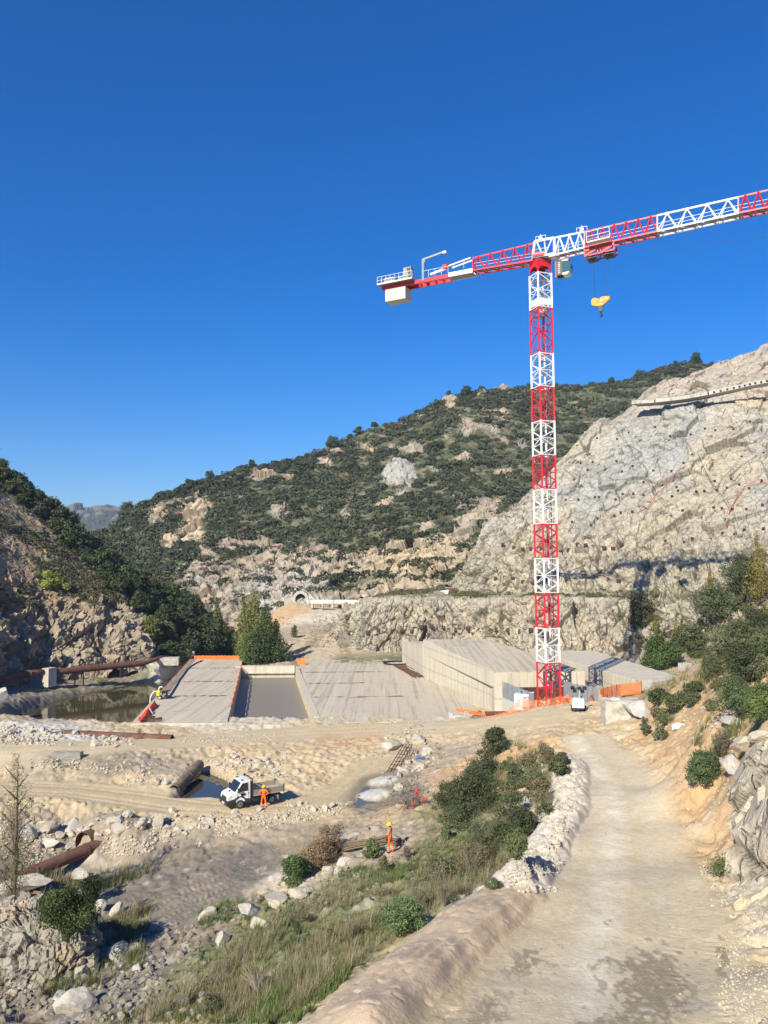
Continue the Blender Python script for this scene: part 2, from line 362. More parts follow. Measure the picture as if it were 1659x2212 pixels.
def poly_sd(x, y, poly):
    """signed distance (positive inside) to a plan polygon"""
    P = np.asarray(poly, float); n = len(P); d = np.full(x.shape, 1e9); ins = np.zeros(x.shape, bool)
    for i in range(n):
        a, b = P[i], P[(i+1) % n]; e = b-a
        t = np.clip(((x-a[0])*e[0]+(y-a[1])*e[1])/(e@e), 0, 1)
        d = np.minimum(d, np.hypot(x-a[0]-t*e[0], y-a[1]-t*e[1]))
        c = ((a[1] > y) != (b[1] > y)) & (x < e[0]*(y-a[1])/(e[1]+1e-12)+a[0]); ins ^= c
    return np.where(ins, d, -d)
def line_d(x, y, pts):
    """distance to a plan polyline and side/parameter along it"""
    P = np.asarray(pts, float); d = np.full(x.shape, 1e9); s = np.zeros(x.shape); sg = np.zeros(x.shape); acc = 0
    for a, b in zip(P[:-1], P[1:]):
        e = (b-a)[:2]; L = math.hypot(*e); t = np.clip(((x-a[0])*e[0]+(y-a[1])*e[1])/(L*L), 0, 1)
        q = np.hypot(x-a[0]-t*e[0], y-a[1]-t*e[1]); m = q < d
        s = np.where(m, acc+t*L, s); sg = np.where(m, np.sign((x-a[0])*e[1]-(y-a[1])*e[0]), sg); d = np.where(m, q, d); acc += L
    return d, s, sg
def pix_line(pts): return [tuple(at(a, b, z=c)) for a, b, c in pts]
POOL = [tuple(at(a, b, z=-3.5)[:2]) for a, b in ((40, 1590), (52, 1545), (120, 1520), (190, 1500), (240, 1490), (330, 1476), (352, 1478), (400, 1452), (405, 1500), (330, 1590), (282, 1603), (110, 1600))]
PIT = [tuple(at(a, b, z=-.1)[:2]) for a, b in ((392, 1716), (480, 1716), (498, 1702), (482, 1672), (440, 1656), (424, 1664))]
BASIN = [(-21.1, 108), (-9.6, 105.4), (-18.2, 158), (-29.2, 158)]
BERM_A = pix_line([(640, 2330, 8.9), (770, 2185, 8.7), (900, 2075, 8.2), (1000, 1995, 7.8), (1090, 1932, 7.3)])
BERM_B = pix_line([(1118, 1912, 7.2), (1180, 1820, 6.6), (1228, 1740, 6.0), (1236, 1660, 5.4), (1228, 1640, 5.3)])
ROAD_L = pix_line([(900, 2330, 8.9), (960, 2212, 8.5), (1050, 2100, 7.9), (1125, 2000, 7.4), (1190, 1900, 6.8), (1248, 1800, 6.2), (1262, 1700, 5.6), (1240, 1640, 5.3), (1208, 1590, 5.0)])
ROAD_R = pix_line([(1800, 2330, 8.9), (1720, 2212, 8.5), (1640, 2100, 7.9), (1590, 2000, 7.4), (1535, 1900, 6.8), (1480, 1800, 6.2), (1430, 1700, 5.6), (1375, 1640, 5.3), (1310, 1590, 5.0)])
ROADPOLY = [p[:2] for p in ROAD_L] + [p[:2] for p in ROAD_R[::-1]]
ROADMID = [tuple((np.array(a)+np.array(b))/2) for a, b in zip(ROAD_L, ROAD_R)]
LOWROAD = pix_line([(-150, 1700, .0), (0, 1700, .0), (150, 1705, 0), (300, 1722, 0), (420, 1742, 0), (560, 1752, 0), (650, 1745, 0), (760, 1710, 0), (830, 1650, 0)])
UPROAD = pix_line([(-150, 1622, .95), (0, 1620, .95), (200, 1612, .9), (450, 1596, .4), (700, 1580, .1), (880, 1570, .3), (1050, 1560, 2.0), (1190, 1548, 4.2)])
MUDTRK = pix_line([(760, 1760, 0), (690, 1800, 0), (600, 1850, -.3), (500, 1900, -.3), (400, 1945, -.8), (300, 2000, -1.2)])
RAMP = pix_line([(680, 1470, 0), (690, 1430, .1), (700, 1400, .5), (728, 1365, 2.9), (765, 1335, 5.5), (800, 1318, 7.4)])
HEAP_A = at(829, 1690, z=0); HEAP_B = at(811, 1716, z=0)
PUDDLE = [tuple(at(a, b, z=0)[:2]) for a, b in ((768, 1742), (774, 1712), (796, 1682), (850, 1674), (880, 1690), (874, 1722), (850, 1748), (796, 1756))]

def ground_base(x, y):
    out = np.empty(x.shape, float)
    for s in range(0, len(x), 40000):
        e = slice(s, s+40000); U = _warp(x[e], y[e])
        out[e] = _ker(U, _U) @ _Wt[:_n] + _Wt[_n] + U @ _Wt[_n+1:]
    return out
def ground_z(x, y, detail=True, masks=False):
    x = np.asarray(x, float).ravel(); y = np.asarray(y, float).ravel()
    h = ground_base(x, y)
    p3 = np.stack([x, y, 0*x], -1)
    # road is graded: damp lumps there
    rd = poly_sd(x, y, ROADPOLY)
    wv = fbm(p3*.35, 3, 11)*.5
    d, s, sg = line_d(x, y, BERM_A); am = sstep(0, 3, s)*1.0
    hb = sstep(1.75, .85, d)*(.82+.12*np.clip(d*sg, -1, 1)); rib = .035*np.sin(s*3.2 + 2.5*d + np.sin(x*3)*.8)*(sg > -2)
    h = h + (.52*hb + rib*np.minimum(1, hb*3)*sstep(.1, .8, d))*am*(1-sstep(.92, 1.0, s/18.5)*.8)
    d2, s2, sg2 = line_d(x, y, BERM_B)
    hb2 = np.maximum(0, 1-(d2/(1.2+.5*wv))**2); h = h + .55*hb2**.8*(1+.9*fbm(p3*1.5, 4, 5)) + .12*hb2*facet(p3*2.4, 71, 1.2)[0]
    sp = poly_sd(x, y, POOL); h = np.where(sp > -3.5, h*(1-sstep(-3.5, .8, sp)) + np.minimum(h, -5.0)*sstep(-3.5, .8, sp), h)
    pt = poly_sd(x, y, PIT); w = sstep(-1.2, .6, pt); h = h*(1-w) + np.minimum(h, -1.7)*w
    bs = poly_sd(x, y, BASIN); w = sstep(-.25, .1, bs); h = h*(1-w) - 3.0*w
    for hp, r, a in ((HEAP_A, 1.45, .26), (HEAP_B, 1.5, .24)):
        q = np.hypot(x-hp[0], y-hp[1])/r; h += a*np.maximum(0, 1-q*q)
    pd = poly_sd(x, y, PUDDLE); h -= .13*sstep(-.8, .3, pd)*(np.hypot(x-HEAP_A[0], y-HEAP_A[1]) > 1.5)*(np.hypot(x-HEAP_B[0], y-HEAP_B[1]) > 1.7)
    if not detail and not masks: return h
    bz = hb*am; cell = np.floor(s/1.35 + .35*np.sin(np.floor(d*2.2+sg)*2.1)); off = hsh(cell.astype(int), np.floor(d*1.6*sg+9).astype(int), cell.astype(int)*0, 3)
    h = h + (bz > .05)*(.034*np.sin((d*sg)*15 + s*.6 + 1.2*np.sin(s*.9) + .6*wv)*(.6+.8*fbm(p3*.9, 2, 91)) + .025*fbm(p3*3.3, 4, 19)) - (bz > .08)*.045*np.exp(-(((s/1.35 + .35*np.sin(np.floor(d*2.2+sg)*2.1)) - cell - .5)/.045)**2)*(off > .45)
    ul, us, _ = line_d(x, y, UPROAD); ll, ls, _ = line_d(x, y, LOWROAD); mt, ms, msg = line_d(x, y, MUDTRK)
    smooth = np.clip(np.maximum.reduce([sstep(-.6, .4, rd), 1-sstep(3, 5, ul), 1-sstep(2.2, 3.6, ll), 1-sstep(1.6, 2.6, d), .6*(1-sstep(2, 4, mt))]), 0, 1)
    rough = 1-smooth
    H1, c1 = facet(p3*1.5 + [0, 0, 3.3], 21)
    h = h + (.3+.7*rough)*0 + rough*(.32*fbm(p3*.55, 3, 3) + .16*fbm(p3*2.2, 4, 9) + (.12+.1*sstep(-.3, .3, fbm(p3*.12, 2, 14)))*H1) + .022*rough*fbm(p3*4, 3, 15) + smooth*.03*fbm(p3*.8, 3, 4)
    # ruts with tread marks
    for dd, ss, off, wd, dp in ((mt, ms, 1.0, .3, .2), (mt, ms, 2.1, .3, .12), (mt, ms, .1, .25, .1), (ll, ls, 1.0, .3, .07), (ll, ls, 1.9, .3, .06), (ul, us, 1.2, .35, .05)):
        g = np.exp(-((dd-off)/wd)**2); h -= g*dp*(1 + .5*np.sign(np.sin(ss*18)))
    rl, rs, rsg = line_d(x, y, ROADMID)
    for off, sg_, wd, dp in ((1.5, 1, .28, .018), (2.6, 1, .25, .02)):
        g = np.exp(-((rl-off)/wd)**2)*(rsg*sg_ > 0)*sstep(40, 14, y); h -= g*dp*(1+.9*np.sign(np.sin(rs*16)))*(.5+.5*fbm(p3*.8, 2, 77) > .45)
    if not masks: return h
    return h, dict(h=h, road=rd, bermA=d*(2-am), bermB=d2, pool=sp, pit=pt, up=ul, low=ll, mud=mt, rm=rl, rsg=rsg, rs=rs, c1=c1, pud=pd, basin=bs, wv=wv, p3=p3)
def ground_col(x, y, M):
    U = _warp(x, y); C = np.empty((len(x), 3))
    for s in range(0, len(x), 40000):
        e = slice(s, s+40000); w = 1/(_ker(U[e], _U)**5 + 1e-9); w /= w.sum(1, keepdims=True); C[e] = w @ CPC
    p3 = M['p3']
    def mixc(C, c, w): w = np.clip(w, 0, 1)[:, None]; return C*(1-w) + np.array(c)*w
    n1 = fbm(p3*.25, 4, 31); n2 = fbm(p3*1.3, 4, 33); n3 = fbm(p3*[.9, .25, 1], 4, 37)
    C = mixc(C, OCH, sstep(.1, .6, n1)*.25); C = mixc(C, PAL, sstep(.15, .6, n2)*.35)
    C = mixc(C, TAN, (1-sstep(1.8, 4, M['low']))*.8); C = mixc(C, (.57, .465, .305), (1-sstep(1.5, 5, M['up']))*.8)
    C = mixc(C, (.61, .51, .35), (sstep(-.4, .8, M['road']))*.9)
    # pale wheel bands, dark damp patches on the near road
    on = sstep(-.2, .8, M['road'])
    C = mixc(C, (.73, .67, .54), on*np.exp(-((M['rm']-.9-.3*n1)/.75)**2)*(M['rsg'] < 0)*(.55+.5*n2))
    C = mixc(C, (.58, .52, .42), on*np.exp(-((M['rm']-1.0)/.45)**2)*(M['rsg'] > 0)*(.3+.5*n2))
    near = sstep(27, 20, y)
    spk = fbm(p3*[7, 3, 1], 3, 43)
    C = mixc(C, (.25, .205, .135), on*sstep(.25, .5, zones(*proj(np.stack([x, y, M['h']], -1)), [(1410,2150,120,115,1),(1330,2230,200,50,1),(1010,2190,120,70,.9),(1130,2075,70,50,.6),(1560,2060,22,60,.8)]) + .6*spk + .4*n2 - .16)*.75)
    C = mixc(C, (.64, .58, .48), on*near*sstep(.15, .4, spk+.3*n2)*.5)
    rp_, _, _ = line_d(x, y, RAMP); C = mixc(C, (.13, .145, .075), np.exp(-((rp_-5.2)/1.3)**2)*sstep(-.35, .2, n2)*.85*(y > 150)); C = mixc(C, (.50, .41, .29), (1-sstep(2.2, 3.6, rp_))*.85)
    C = mixc(C, (.54, .415, .29), (1-sstep(1.3, 1.8, M['bermA'])))
    C = mixc(C, (.56, .50, .42), (1-sstep(1.0, 1.6, M['bermB'])))
    C = mixc(C, (.22, .18, .13), (1-sstep(.2, 1.8, -M['pud']))*.85)
    C = mixc(C, (.13, .115, .085), (1-sstep(0, 2.2, -M['pool']))*.85)
    C = mixc(C, (.15, .13, .10), (1-sstep(0, .8, -M['pit']))*.9)
    for hp, r in ((HEAP_A, 1.6), (HEAP_B, 1.8)):
        q = np.hypot(x-hp[0], y-hp[1])/r; C = mixc(C, (.50, .47, .42), 1-sstep(.7, 1.05, q))
    C *= (1 + .10*n2 + .07*fbm(p3*6, 2, 41))[:, None]
    return np.clip(C, .02, .8)

_earth = mat('earth', attr=True, rough=.95, var=.2, vscale=4, bump=.8, bscale=9, bdist=.05, spec=.15)
NT, NY = 900, 1000
_t = np.linspace(-.86, .86, NT); _y = np.exp(np.linspace(math.log(10.5), math.log(330), NY))
YY, TT = np.meshgrid(_y, _t, indexing='ij'); XX = YY*TT
_h, _M = ground_z(XX, YY, masks=True)
_V = np.stack([XX.ravel(), YY.ravel(), _h], -1); _C = ground_col(XX.ravel(), YY.ravel(), _M)
_F = grid_faces(NY, NT)
_isroad = (_M['road'] > 0)[_F].all(1)
def sub_mesh(name, keep, kind):
    F_ = _F[keep]; u, inv = np.unique(F_, return_inverse=True)
    o = obj(name, np_mesh(name, _V[u], inv.reshape(F_.shape), _earth, True, _C[u])); tag(o, kind='structure'); return o
sub_mesh('ground', ~_isroad, 'structure'); sub_mesh('road', _isroad, 'structure')
GZ = _h.reshape(NY, NT)
def gz(x, y):          # height of the built ground (bilinear on the mesh grid)
    x = np.asarray(x, float); y = np.asarray(y, float)
    fy = np.clip((np.log(np.maximum(y, 1e-3))-math.log(10.5))/(math.log(330)-math.log(10.5))*(NY-1), 0, NY-1.001)
    ft = np.clip((x/np.maximum(y, 1e-3)+.86)/1.72*(NT-1), 0, NT-1.001)
    i = fy.astype(int); j = ft.astype(int); a = fy-i; b = ft-j
    return (GZ[i, j]*(1-a)+GZ[i+1, j]*a)*(1-b) + (GZ[i, j+1]*(1-a)+GZ[i+1, j+1]*a)*b
def gp(px, py, ymin=11.):
    """the point of the ground the ray through a picture point meets first"""
    px = np.atleast_1d(np.asarray(px, float)); py = np.atleast_1d(np.asarray(py, float))
    r = rays(px, py); r = r/r[:, 1:2]; ds = np.exp(np.linspace(math.log(ymin), math.log(325), 900))
    X = r[:, 0:1]*ds; Z = CAMZ + r[:, 2:3]*ds; Hh = gz(X, np.broadcast_to(ds, X.shape))
    k = np.argmax(Z < Hh, axis=1); k = np.where((Z < Hh).any(1), k, len(ds)-1)
    d = ds[k]; P = np.stack([r[:, 0]*d, d, Hh[np.arange(len(k)), k]], -1)
    return P if len(P) > 1 else P[0]
def gpt(px, py): return Vector(gp(px, py))

# wide base sheet reaching the horizon below everything
b_ = MB(); _dry = mat('far_earth', (.20, .19, .13), .95, var=.2, vscale=.01)
b_.add([(-2600, -900, -9), (2600, -900, -9), (2600, 3200, -9), (-2600, 3200, -9)], [(0, 1, 2, 3)], _dry)
tag(b_.build('terrain'), kind='structure')
# the ground continues behind and beside the camera
_g = np.meshgrid(np.linspace(-12, 40, 40), np.linspace(-25, 10.6, 30))
_x, _yy = _g[0].ravel(), _g[1].ravel()
_z = gz(_x, np.full_like(_x, 10.6))*0 + ground_z(_x, np.maximum(_yy, 10.55)*0+10.6, detail=False) - .02
_z = np.where(_yy > 5, _z, np.maximum(_z, 0)*.3 + 6.3)
o = obj('ground', np_mesh('ground_near', np.stack([_x, _yy, np.minimum(_z, 16)], -1), grid_faces(30, 40), _earth, True, np.tile(np.array(TAN), (len(_x), 1))))
tag(o, kind='structure')

# ================================================================ HILLSIDES
CLIFF = [
 (735, [(1440,190),(1425,191),(1380,193),(1340,196),(1338,205),(1338,215),(1340,225),(1342,235),(1344,245),(1360,260)]),
 (790, [(1440,182),(1424,183),(1365,185),(1306,190),(1300,200),(1302,212),(1304,225),(1308,235),(1312,245),(1330,260)]),
 (880, [(1432,180),(1418,181),(1350,183),(1289,187),(1285,197),(1287,210),(1290,222),(1292,232),(1296,242),(1315,260)]),
 (1000,[(1425,175),(1408,176),(1345,178),(1289,183),(1284,189),(1268,195),(1255,200),(1251,205),(1250,210),(1266,225)]),
 (1040,[(1425,169),(1405,170),(1343,172),(1290,178),(1284,184),(1250,189),(1215,194),(1185,201),(1165,206),(1185,225)]),
 (1100,[(1425,162),(1408,163),(1345,166),(1291,172),(1285,178),(1235,183),(1190,190),(1145,200),(1108,210),(1130,235)]),
 (1150,[(1430,156),(1412,157),(1350,160),(1292,166),(1286,171),(1225,178),(1165,188),(1110,202),(1060,216),(1080,245)]),
 (1215,[(1440,153),(1420,154),(1350,158),(1292,163),(1286,168),(1215,176),(1140,188),(1060,206),(985,226),(1000,260)]),
 (1290,[(1445,150),(1426,151),(1355,155),(1295,160),(1289,164),(1205,173),(1110,188),(1010,210),(918,236),(930,270)]),
 (1350,[(1450,146),(1432,148),(1360,152),(1300,156),(1293,158),(1200,168),(1100,184),(1000,205),(893,236),(905,275)]),
 (1400,[(1455,143),(1435,145),(1365,149),(1305,152),(1290,154),(1200,165),(1090,183),(980,206),(848,240),(868,280)]),
 (1500,[(1460,136),(1436,138),(1370,142),(1310,146),(1290,148),(1190,160),(1070,180),(950,206),(806,245),(835,290)]),
 (1659,[(1470,126),(1440,128),(1370,132),(1310,136),(1290,138),(1180,152),(1050,175),(910,208),(743,250),(775,300)]),
 (1850,[(1480,114),(1450,116),(1360,122),(1300,126),(1270,129),(1150,145),(1000,172),(850,208),(670,255),(700,320)]),
 (2200,[(1500,90),(1460,95),(1340,105),(1270,110),(1230,113),(1080,130),(900,160),(740,200),(540,250),(580,330)]),
]
G = sheet(CLIFF, 1000, 800, hard=(1,)); N_ = grid_normals(G); P = G.reshape(-1, 3); nn = N_.reshape(-1, 3)
px, py = proj(P)
vert = sstep(1285, 1300, py)                        # the steep faces under the bench are rougher
lo = sstep(1080, 1240, py); up_ = 1-lo
ja, jb = P[:, 0]*.57+P[:, 2]*.82, P[:, 0]*.82-P[:, 2]*.57; wob = fbm(P*.12, 2, 8); xx, yy_, zz = P.T
Ha, ca = facet(np.stack([ja*.042+wob*.3, jb*.12+wob*.5, yy_*.06], -1), 101, 1.1); Hb, cb = facet(np.stack([ja*.15, jb*.42+wob, yy_*.25], -1), 111, 1.2)
Hv, cv = facet(np.stack([zz*.13, xx*.34+wob*.8, yy_*.22], -1), 121, 1.3); H3, c3 = facet(P*[1.2, 1.2, .6], 131, 1.2); H2, c2 = facet(np.stack([zz*.4, xx*.8, yy_*.6], -1)+wob[:, None]*.6, 141, 1.3)
big = fbm(P*.03, 3, 5)
LL = [np.interp(px, [1200, 1289, 1490, 1659, 1900], [925, 919, 899, 873, 840]), np.interp(px, [1180, 1289, 1490, 1659, 1900], [1030, 1016, 1000, 993, 980]), np.interp(px, [1040, 1150, 1315, 1400], [1150, 1100, 1122, 1124])]
led = np.zeros(len(P)); gs = np.zeros(len(P))
for k, l in enumerate(LL):
    w_ = (px > (1190, 1190, 1050)[k])*(px < (3000, 3000, 1420)[k]); led += w_*np.where(py > l, np.exp(-np.maximum(py-l, 0)/16), -.6*np.exp(-(l-py)/20)); gs = np.maximum(gs, w_*np.exp(-((py-l+3)/5)**2))
bch = np.where(px < 1420, np.clip(np.abs(py-1290)/28, .12, 1), 1)
disp = 2.0*big + (1.15*Ha*up_ + .5*Hb*up_ + 1.5*Hv*lo + (.55*lo+.06)*H2 + (.26*lo+.06)*H3 - .35*(1-sstep(0, .05, ca))*up_ - .35*lo*(1-sstep(0, .08, cv)) - .2*lo*(1-sstep(0, .08, c2)) + 1.3*led)*bch
disp *= sstep(0, 20, 800-np.arange(800)).repeat(1000)*.9+.1
P2 = P + nn*disp[:, None]
n1 = fbm(P*.05, 4, 51); n2 = fbm(P*.3, 4, 52); n3 = fbm(P*[.5, .5, .08], 4, 53); nj = fbm(np.stack([ja*.03, jb*.12, yy_*.05], -1), 4, 54)
C = np.tile(np.array((.475, .43, .36)), (len(P), 1))
C = mixc(C, (.54, .455, .33), sstep(.05, .35, nj+.2*n1)*.7)
C = mixc(C, (.40, .395, .375), sstep(.0, .3, -nj+.3*n3)*up_*.85)
C = mixc(C, (.44, .385, .295), lo*.6)
C = mixc(C, (.48, .39, .29), sstep(.1, .4, n2)*lo*.5)
C = mixc(C, (.30, .285, .25), sstep(.05, .4, n3)*.45)
C = mixc(C, (.50, .41, .33), zones(px, py, [(1500, 840, 200, 40, .8), (1620, 790, 120, 50, .8), (1370, 885, 60, 30, .5)]))
C = mixc(C, (.17, .16, .135), (1-sstep(0, .035, ca))*.6*up_); C = mixc(C, (.22, .21, .18), (1-sstep(0, .06, cb))*.45*up_); C = mixc(C, (.19, .175, .14), (1-sstep(0, .08, cv))*.6*lo); C = mixc(C, (.22, .2, .16), (1-sstep(0, .08, c2))*.4*lo)
C = mixc(C, (.22, .225, .20), gs*.5)
benchy = np.exp(-((py-1286)/7)**2)*(px < 1420)
C = mixc(C, (.22, .22, .12), benchy*sstep(-.3, .2, n2)*.8)
veg = zones(px, py, [(1400, 1330, 90, 90, .8), (1500, 1330, 110, 80, .9), (1620, 1330, 120, 110, 1), (1130, 1090, 40, 15, .5)])
C = mixc(C, (.24, .22, .14), veg*sstep(-.2, .2, n2)*.7)
C *= .93*(1+.2*n2+.14*fbm(P*1.4, 3, 57)+.10*H3)[:, None]
_rock = mat('cliff_rock', attr=True, rough=.92, var=.16, vscale=.9, bump=.9, bscale=2.2, bdist=.35, crack=.16, cscale=.42, spec=.15)
tag(obj('cliff', np_mesh('cliff', P2, grid_faces(800, 1000), _rock, False, np.clip(C, .03, .8))), kind='structure')
CLF = (P2.reshape(800, 1000, 3), N_, px.reshape(800, 1000), py.reshape(800, 1000))

HILL = [
 (60,  [(1315,345),(1290,360),(1265,372),(1240,384),(1220,394),(1205,405),(1225,440)]),
 (160, [(1310,335),(1280,350),(1250,362),(1220,374),(1200,386),(1182,400),(1200,440)]),
 (260, [(1312,312),(1275,325),(1240,342),(1205,360),(1170,380),(1138,400),(1158,440)]),
 (330, [(1326,292),(1275,308),(1225,327),(1180,350),(1130,375),(1084,405),(1100,445)]),
 (420, [(1345,270),(1285,292),(1225,318),(1165,345),(1105,378),(1050,415),(1068,460)]),
 (540, [(1345,255),(1275,282),(1210,312),(1150,345),(1080,385),(1016,430),(1032,480)]),
 (650, [(1318,254),(1255,280),(1200,312),(1135,350),(1065,395),(1006,440),(1022,495)]),
 (760, [(1310,250),(1250,276),(1190,312),(1115,355),(1030,405),(951,460),(970,520)]),
 (880, [(1305,228),(1240,262),(1170,305),(1085,352),(990,410),(901,475),(920,540)]),
 (1000,[(1298,205),(1230,245),(1155,298),(1065,350),(960,415),(861,490),(880,560)]),
 (1120,[(1290,215),(1225,255),(1145,305),(1050,362),(945,430),(843,505),(862,580)]),
 (1240,[(1290,220),(1220,262),(1135,312),(1040,372),(935,445),(837,525),(858,600)]),
 (1350,[(1290,225),(1215,270),(1125,325),(1025,385),(920,460),(820,540),(840,620)]),
 (1450,[(1290,230),(1210,280),(1115,335),(1010,398),(905,475),(803,555),(822,640)]),
 (1560,[(1290,235),(1205,290),(1105,345),(1000,410),(895,485),(793,570),(812,650)]),
 (1750,[(1290,250),(1200,300),(1100,360),(990,425),(880,500),(775,590),(795,680)]),
 (2100,[(1290,270),(1190,330),(1090,390),(970,450),(850,520),(740,610),(760,700)]),
]
G = sheet(HILL, 900, 520); N_ = grid_normals(G); P = G.reshape(-1, 3); nn = N_.reshape(-1, 3); px, py = proj(P)
H1, c1 = facet(P*.07, 201, 1.2); H2, c2 = facet(P*.22, 211, 1.3); H3, c3 = facet(P*.6, 221, 1.2); big = fbm(P*.018, 4, 61); n2 = fbm(P*.09, 4, 62); n3 = fbm(P*.05+4, 4, 63)
RZ = [(860,1020,36,34,1.5),(750,1115,16,18,1.2),(1040,852,12,9,1.2),(975,872,20,9,1.0),(908,898,12,8,1.1),(720,975,30,12,.8),(330,1070,22,25,1.3),(400,1050,40,10,.7),(415,1140,38,55,.85),(440,1100,20,40,.9),(540,1180,80,22,.9),
      (460,1200,50,35,.85),(440,1250,60,50,1.1),(640,1240,90,60,1.2),(560,1270,80,60,1.1),(500,1300,90,40,1.0),(700,1200,60,30,.9),(740,1240,90,40,.7),(870,1240,100,55,1.3),(960,1200,70,60,1.3),(930,1150,40,20,.7),(1000,1150,40,60,.8),(1060,1120,60,40,.8),
      (880,960,40,35,.45),(1000,990,40,40,.35),(1060,930,60,40,.35),(960,940,30,25,.4),(780,1270,60,20,.7),(1100,840,30,8,.9),(1020,1100,50,30,.5),(560,1030,40,14,.7),(620,1040,22,12,.6),(700,1000,22,14,.7),(790,965,20,10,.7),(830,1090,22,18,.6),(940,1010,24,20,.6),(1010,930,26,22,.7),(1080,900,24,16,.6),(1130,960,22,18,.6),(600,1110,26,16,.6),(680,1140,22,14,.5),(1090,1010,24,20,.6),(520,1085,24,18,.6),(345,1120,30,24,.7),(370,1170,30,22,.7),(1300,860,30,12,.5),(1380,870,24,10,.5),(860,960,18,12,.6),(985,900,18,10,.7)]
SC_ = zones(px, py, RZ)
bare = np.clip(SC_*1.2 + .55*n2 + .45*n3 - .06 + .5*sstep(1180, 1290, py)*(px > 380), 0, 1)
bare = sstep(.30, .58, bare+.42*np.maximum(fbm(P*.16, 3, 64), 0)*(py > 850))
green_strip = zones(px, py, [(760,1262,60,18,1),(800,1250,50,14,.9),(1000,1255,40,22,.8),(700,1285,50,8,.7)])
bare = bare*(1-.85*green_strip)
disp = 7*big + (1.0+1.0*bare)*H1 + (.3+1.1*bare)*H2 + .55*bare*H3 - .8*bare*(1-sstep(0, .1, c2)) + 4.5*zones(px, py, [(860,1020,30,30,1),(750,1115,13,15,.6),(1040,852,10,8,.5),(975,872,14,8,.4)])
disp *= np.repeat(1-.85*sstep(490, 519, np.arange(520)), 900)
P2 = P + nn*disp[:, None]
C = np.tile(np.array((.085, .095, .05)), (len(P), 1))
C = mixc(C, (.30, .26, .19), sstep(.2, .7, fbm(P*.3, 3, 66)+.3)*.45)
R_ = np.tile(np.array((.345, .30, .25)), (len(P), 1)); R_ = mixc(R_, (.44, .32, .22), sstep(0, .3, n3+.3*n2)*.7)
R_ = mixc(R_, (.52, .40, .26), zones(px, py, [(900,1225,150,80,.9),(740,1250,100,50,.6),(330,1075,40,40,1),(420,1140,50,60,.7),(640,1230,60,40,.5)])); R_ = mixc(R_, (.14, .125, .10), (1-sstep(0, .10, c2))*.7); R_ = mixc(R_, (.16, .14, .11), (1-sstep(0, .06, c1))*.6); R_ = R_*(1-.28*zones(px, py, [(860,1020,40,36,1)]))[:, None]*(1+.35*fbm(P*.25, 4, 68))[:, None]
R_ = mixc(R_, (.44, .43, .41), zones(px, py, [(600,1300,120,40,.7),(660,1270,60,40,.6),(860,1025,40,40,.8)]))
C = C*(1-bare[:, None]) + R_*bare[:, None]; C *= (1+.15*fbm(P*.7, 3, 67)+.1*H3)[:, None]
_rock2 = mat('hill_rock', attr=True, rough=.93, var=.16, vscale=.4, bump=.8, bscale=1.2, bdist=.5, spec=.12)
tag(obj('hill', np_mesh('hill', P2, grid_faces(520, 900), _rock2, False, np.clip(C, .03, .8))), kind='structure')
HIL = (P2, nn, bare, px, py)

LEFT = [
 (-320,[(1560,95),(1500,100),(1400,108),(1280,120),(1160,138),(1030,160),(880,190),(915,230)]),
 (-100,[(1500,124),(1475,127),(1385,132),(1282,140),(1180,155),(1080,172),(975,200),(1000,240)]),
 (50,  [(1470,146),(1453,148),(1380,151),(1300,158),(1220,168),(1145,184),(1068,210),(1095,250)]),
 (150, [(1460,154),(1445,156),(1380,159),(1324,164),(1262,174),(1202,190),(1146,215),(1165,255)]),
 (230, [(1455,158),(1440,160),(1385,163),(1337,168),(1292,178),(1250,195),(1215,220),(1235,260)]),
 (300, [(1448,163),(1432,165),(1390,168),(1353,174),(1322,185),(1294,203),(1266,228),(1285,265)]),
 (340, [(1440,168),(1425,171),(1393,175),(1363,182),(1335,195),(1308,213),(1284,236),(1300,270)]),
 (400, [(1432,178),(1418,182),(1394,189),(1372,198),(1350,212),(1328,228),(1308,245),(1325,280)]),
 (450, [(1428,192),(1415,196),(1400,204),(1388,214),(1372,226),(1356,238),(1344,250),(1360,290)]),
 (500, [(1430,205),(1420,210),(1412,216),(1404,224),(1396,234),(1388,246),(1382,262),(1395,300)]),
]
G = sheet(LEFT, 620, 560); N_ = grid_normals(G); P = G.reshape(-1, 3); nn = N_.reshape(-1, 3); px, py = proj(P)
H1, c1 = facet(P*[.14, .14, .10], 301, 1.4); H2, c2 = facet(P*[.42, .42, .30]+fbm(P*.3, 2, 8)[:, None]*.6, 311, 1.6); H3, c3 = facet(P*1.1, 321, 1.4); big = fbm(P*.03, 4, 71); n2 = fbm(P*.15, 4, 72); n3 = fbm(P*[.4, .4, .08], 4, 73)
jag = sstep(1230, 1340, py)*sstep(360, 300, px)
disp = 3*big + 1.1*H1*(.25+.9*jag) + (.18+.9*jag)*H2 + .35*H3*(.4+jag) - .7*jag*(1-sstep(0, .1, c2)) - 2.5*zones(px, py, [(232,1385,26,40,1)])
P2 = P + nn*disp[:, None]
C = np.tile(np.array((.31, .225, .15)), (len(P), 1))
C = mixc(C, (.35, .295, .225), jag*sstep(1260, 1340, py+40*n2)*.9); C = mixc(C, (.36, .25, .16), sstep(0, .4, n2)*.6*(1-jag))
C = mixc(C, (.17, .16, .10), sstep(.02, .4, fbm(P*.2+7, 4, 75))*.75*(1-.7*jag)); C = mixc(C, (.20, .18, .16), sstep(.1, .5, n3)*.5)
wood = sstep(-8, 14, px - np.interp(py, [1000, 1075, 1130, 1190, 1240, 1290, 1340, 1400, 1450], [-80, 10, 85, 140, 190, 245, 305, 340, 378]))
C = mixc(C, (.06, .065, .04), wood*.85)
C *= (1+.14*fbm(P*.9, 3, 77)+.1*H3)[:, None]
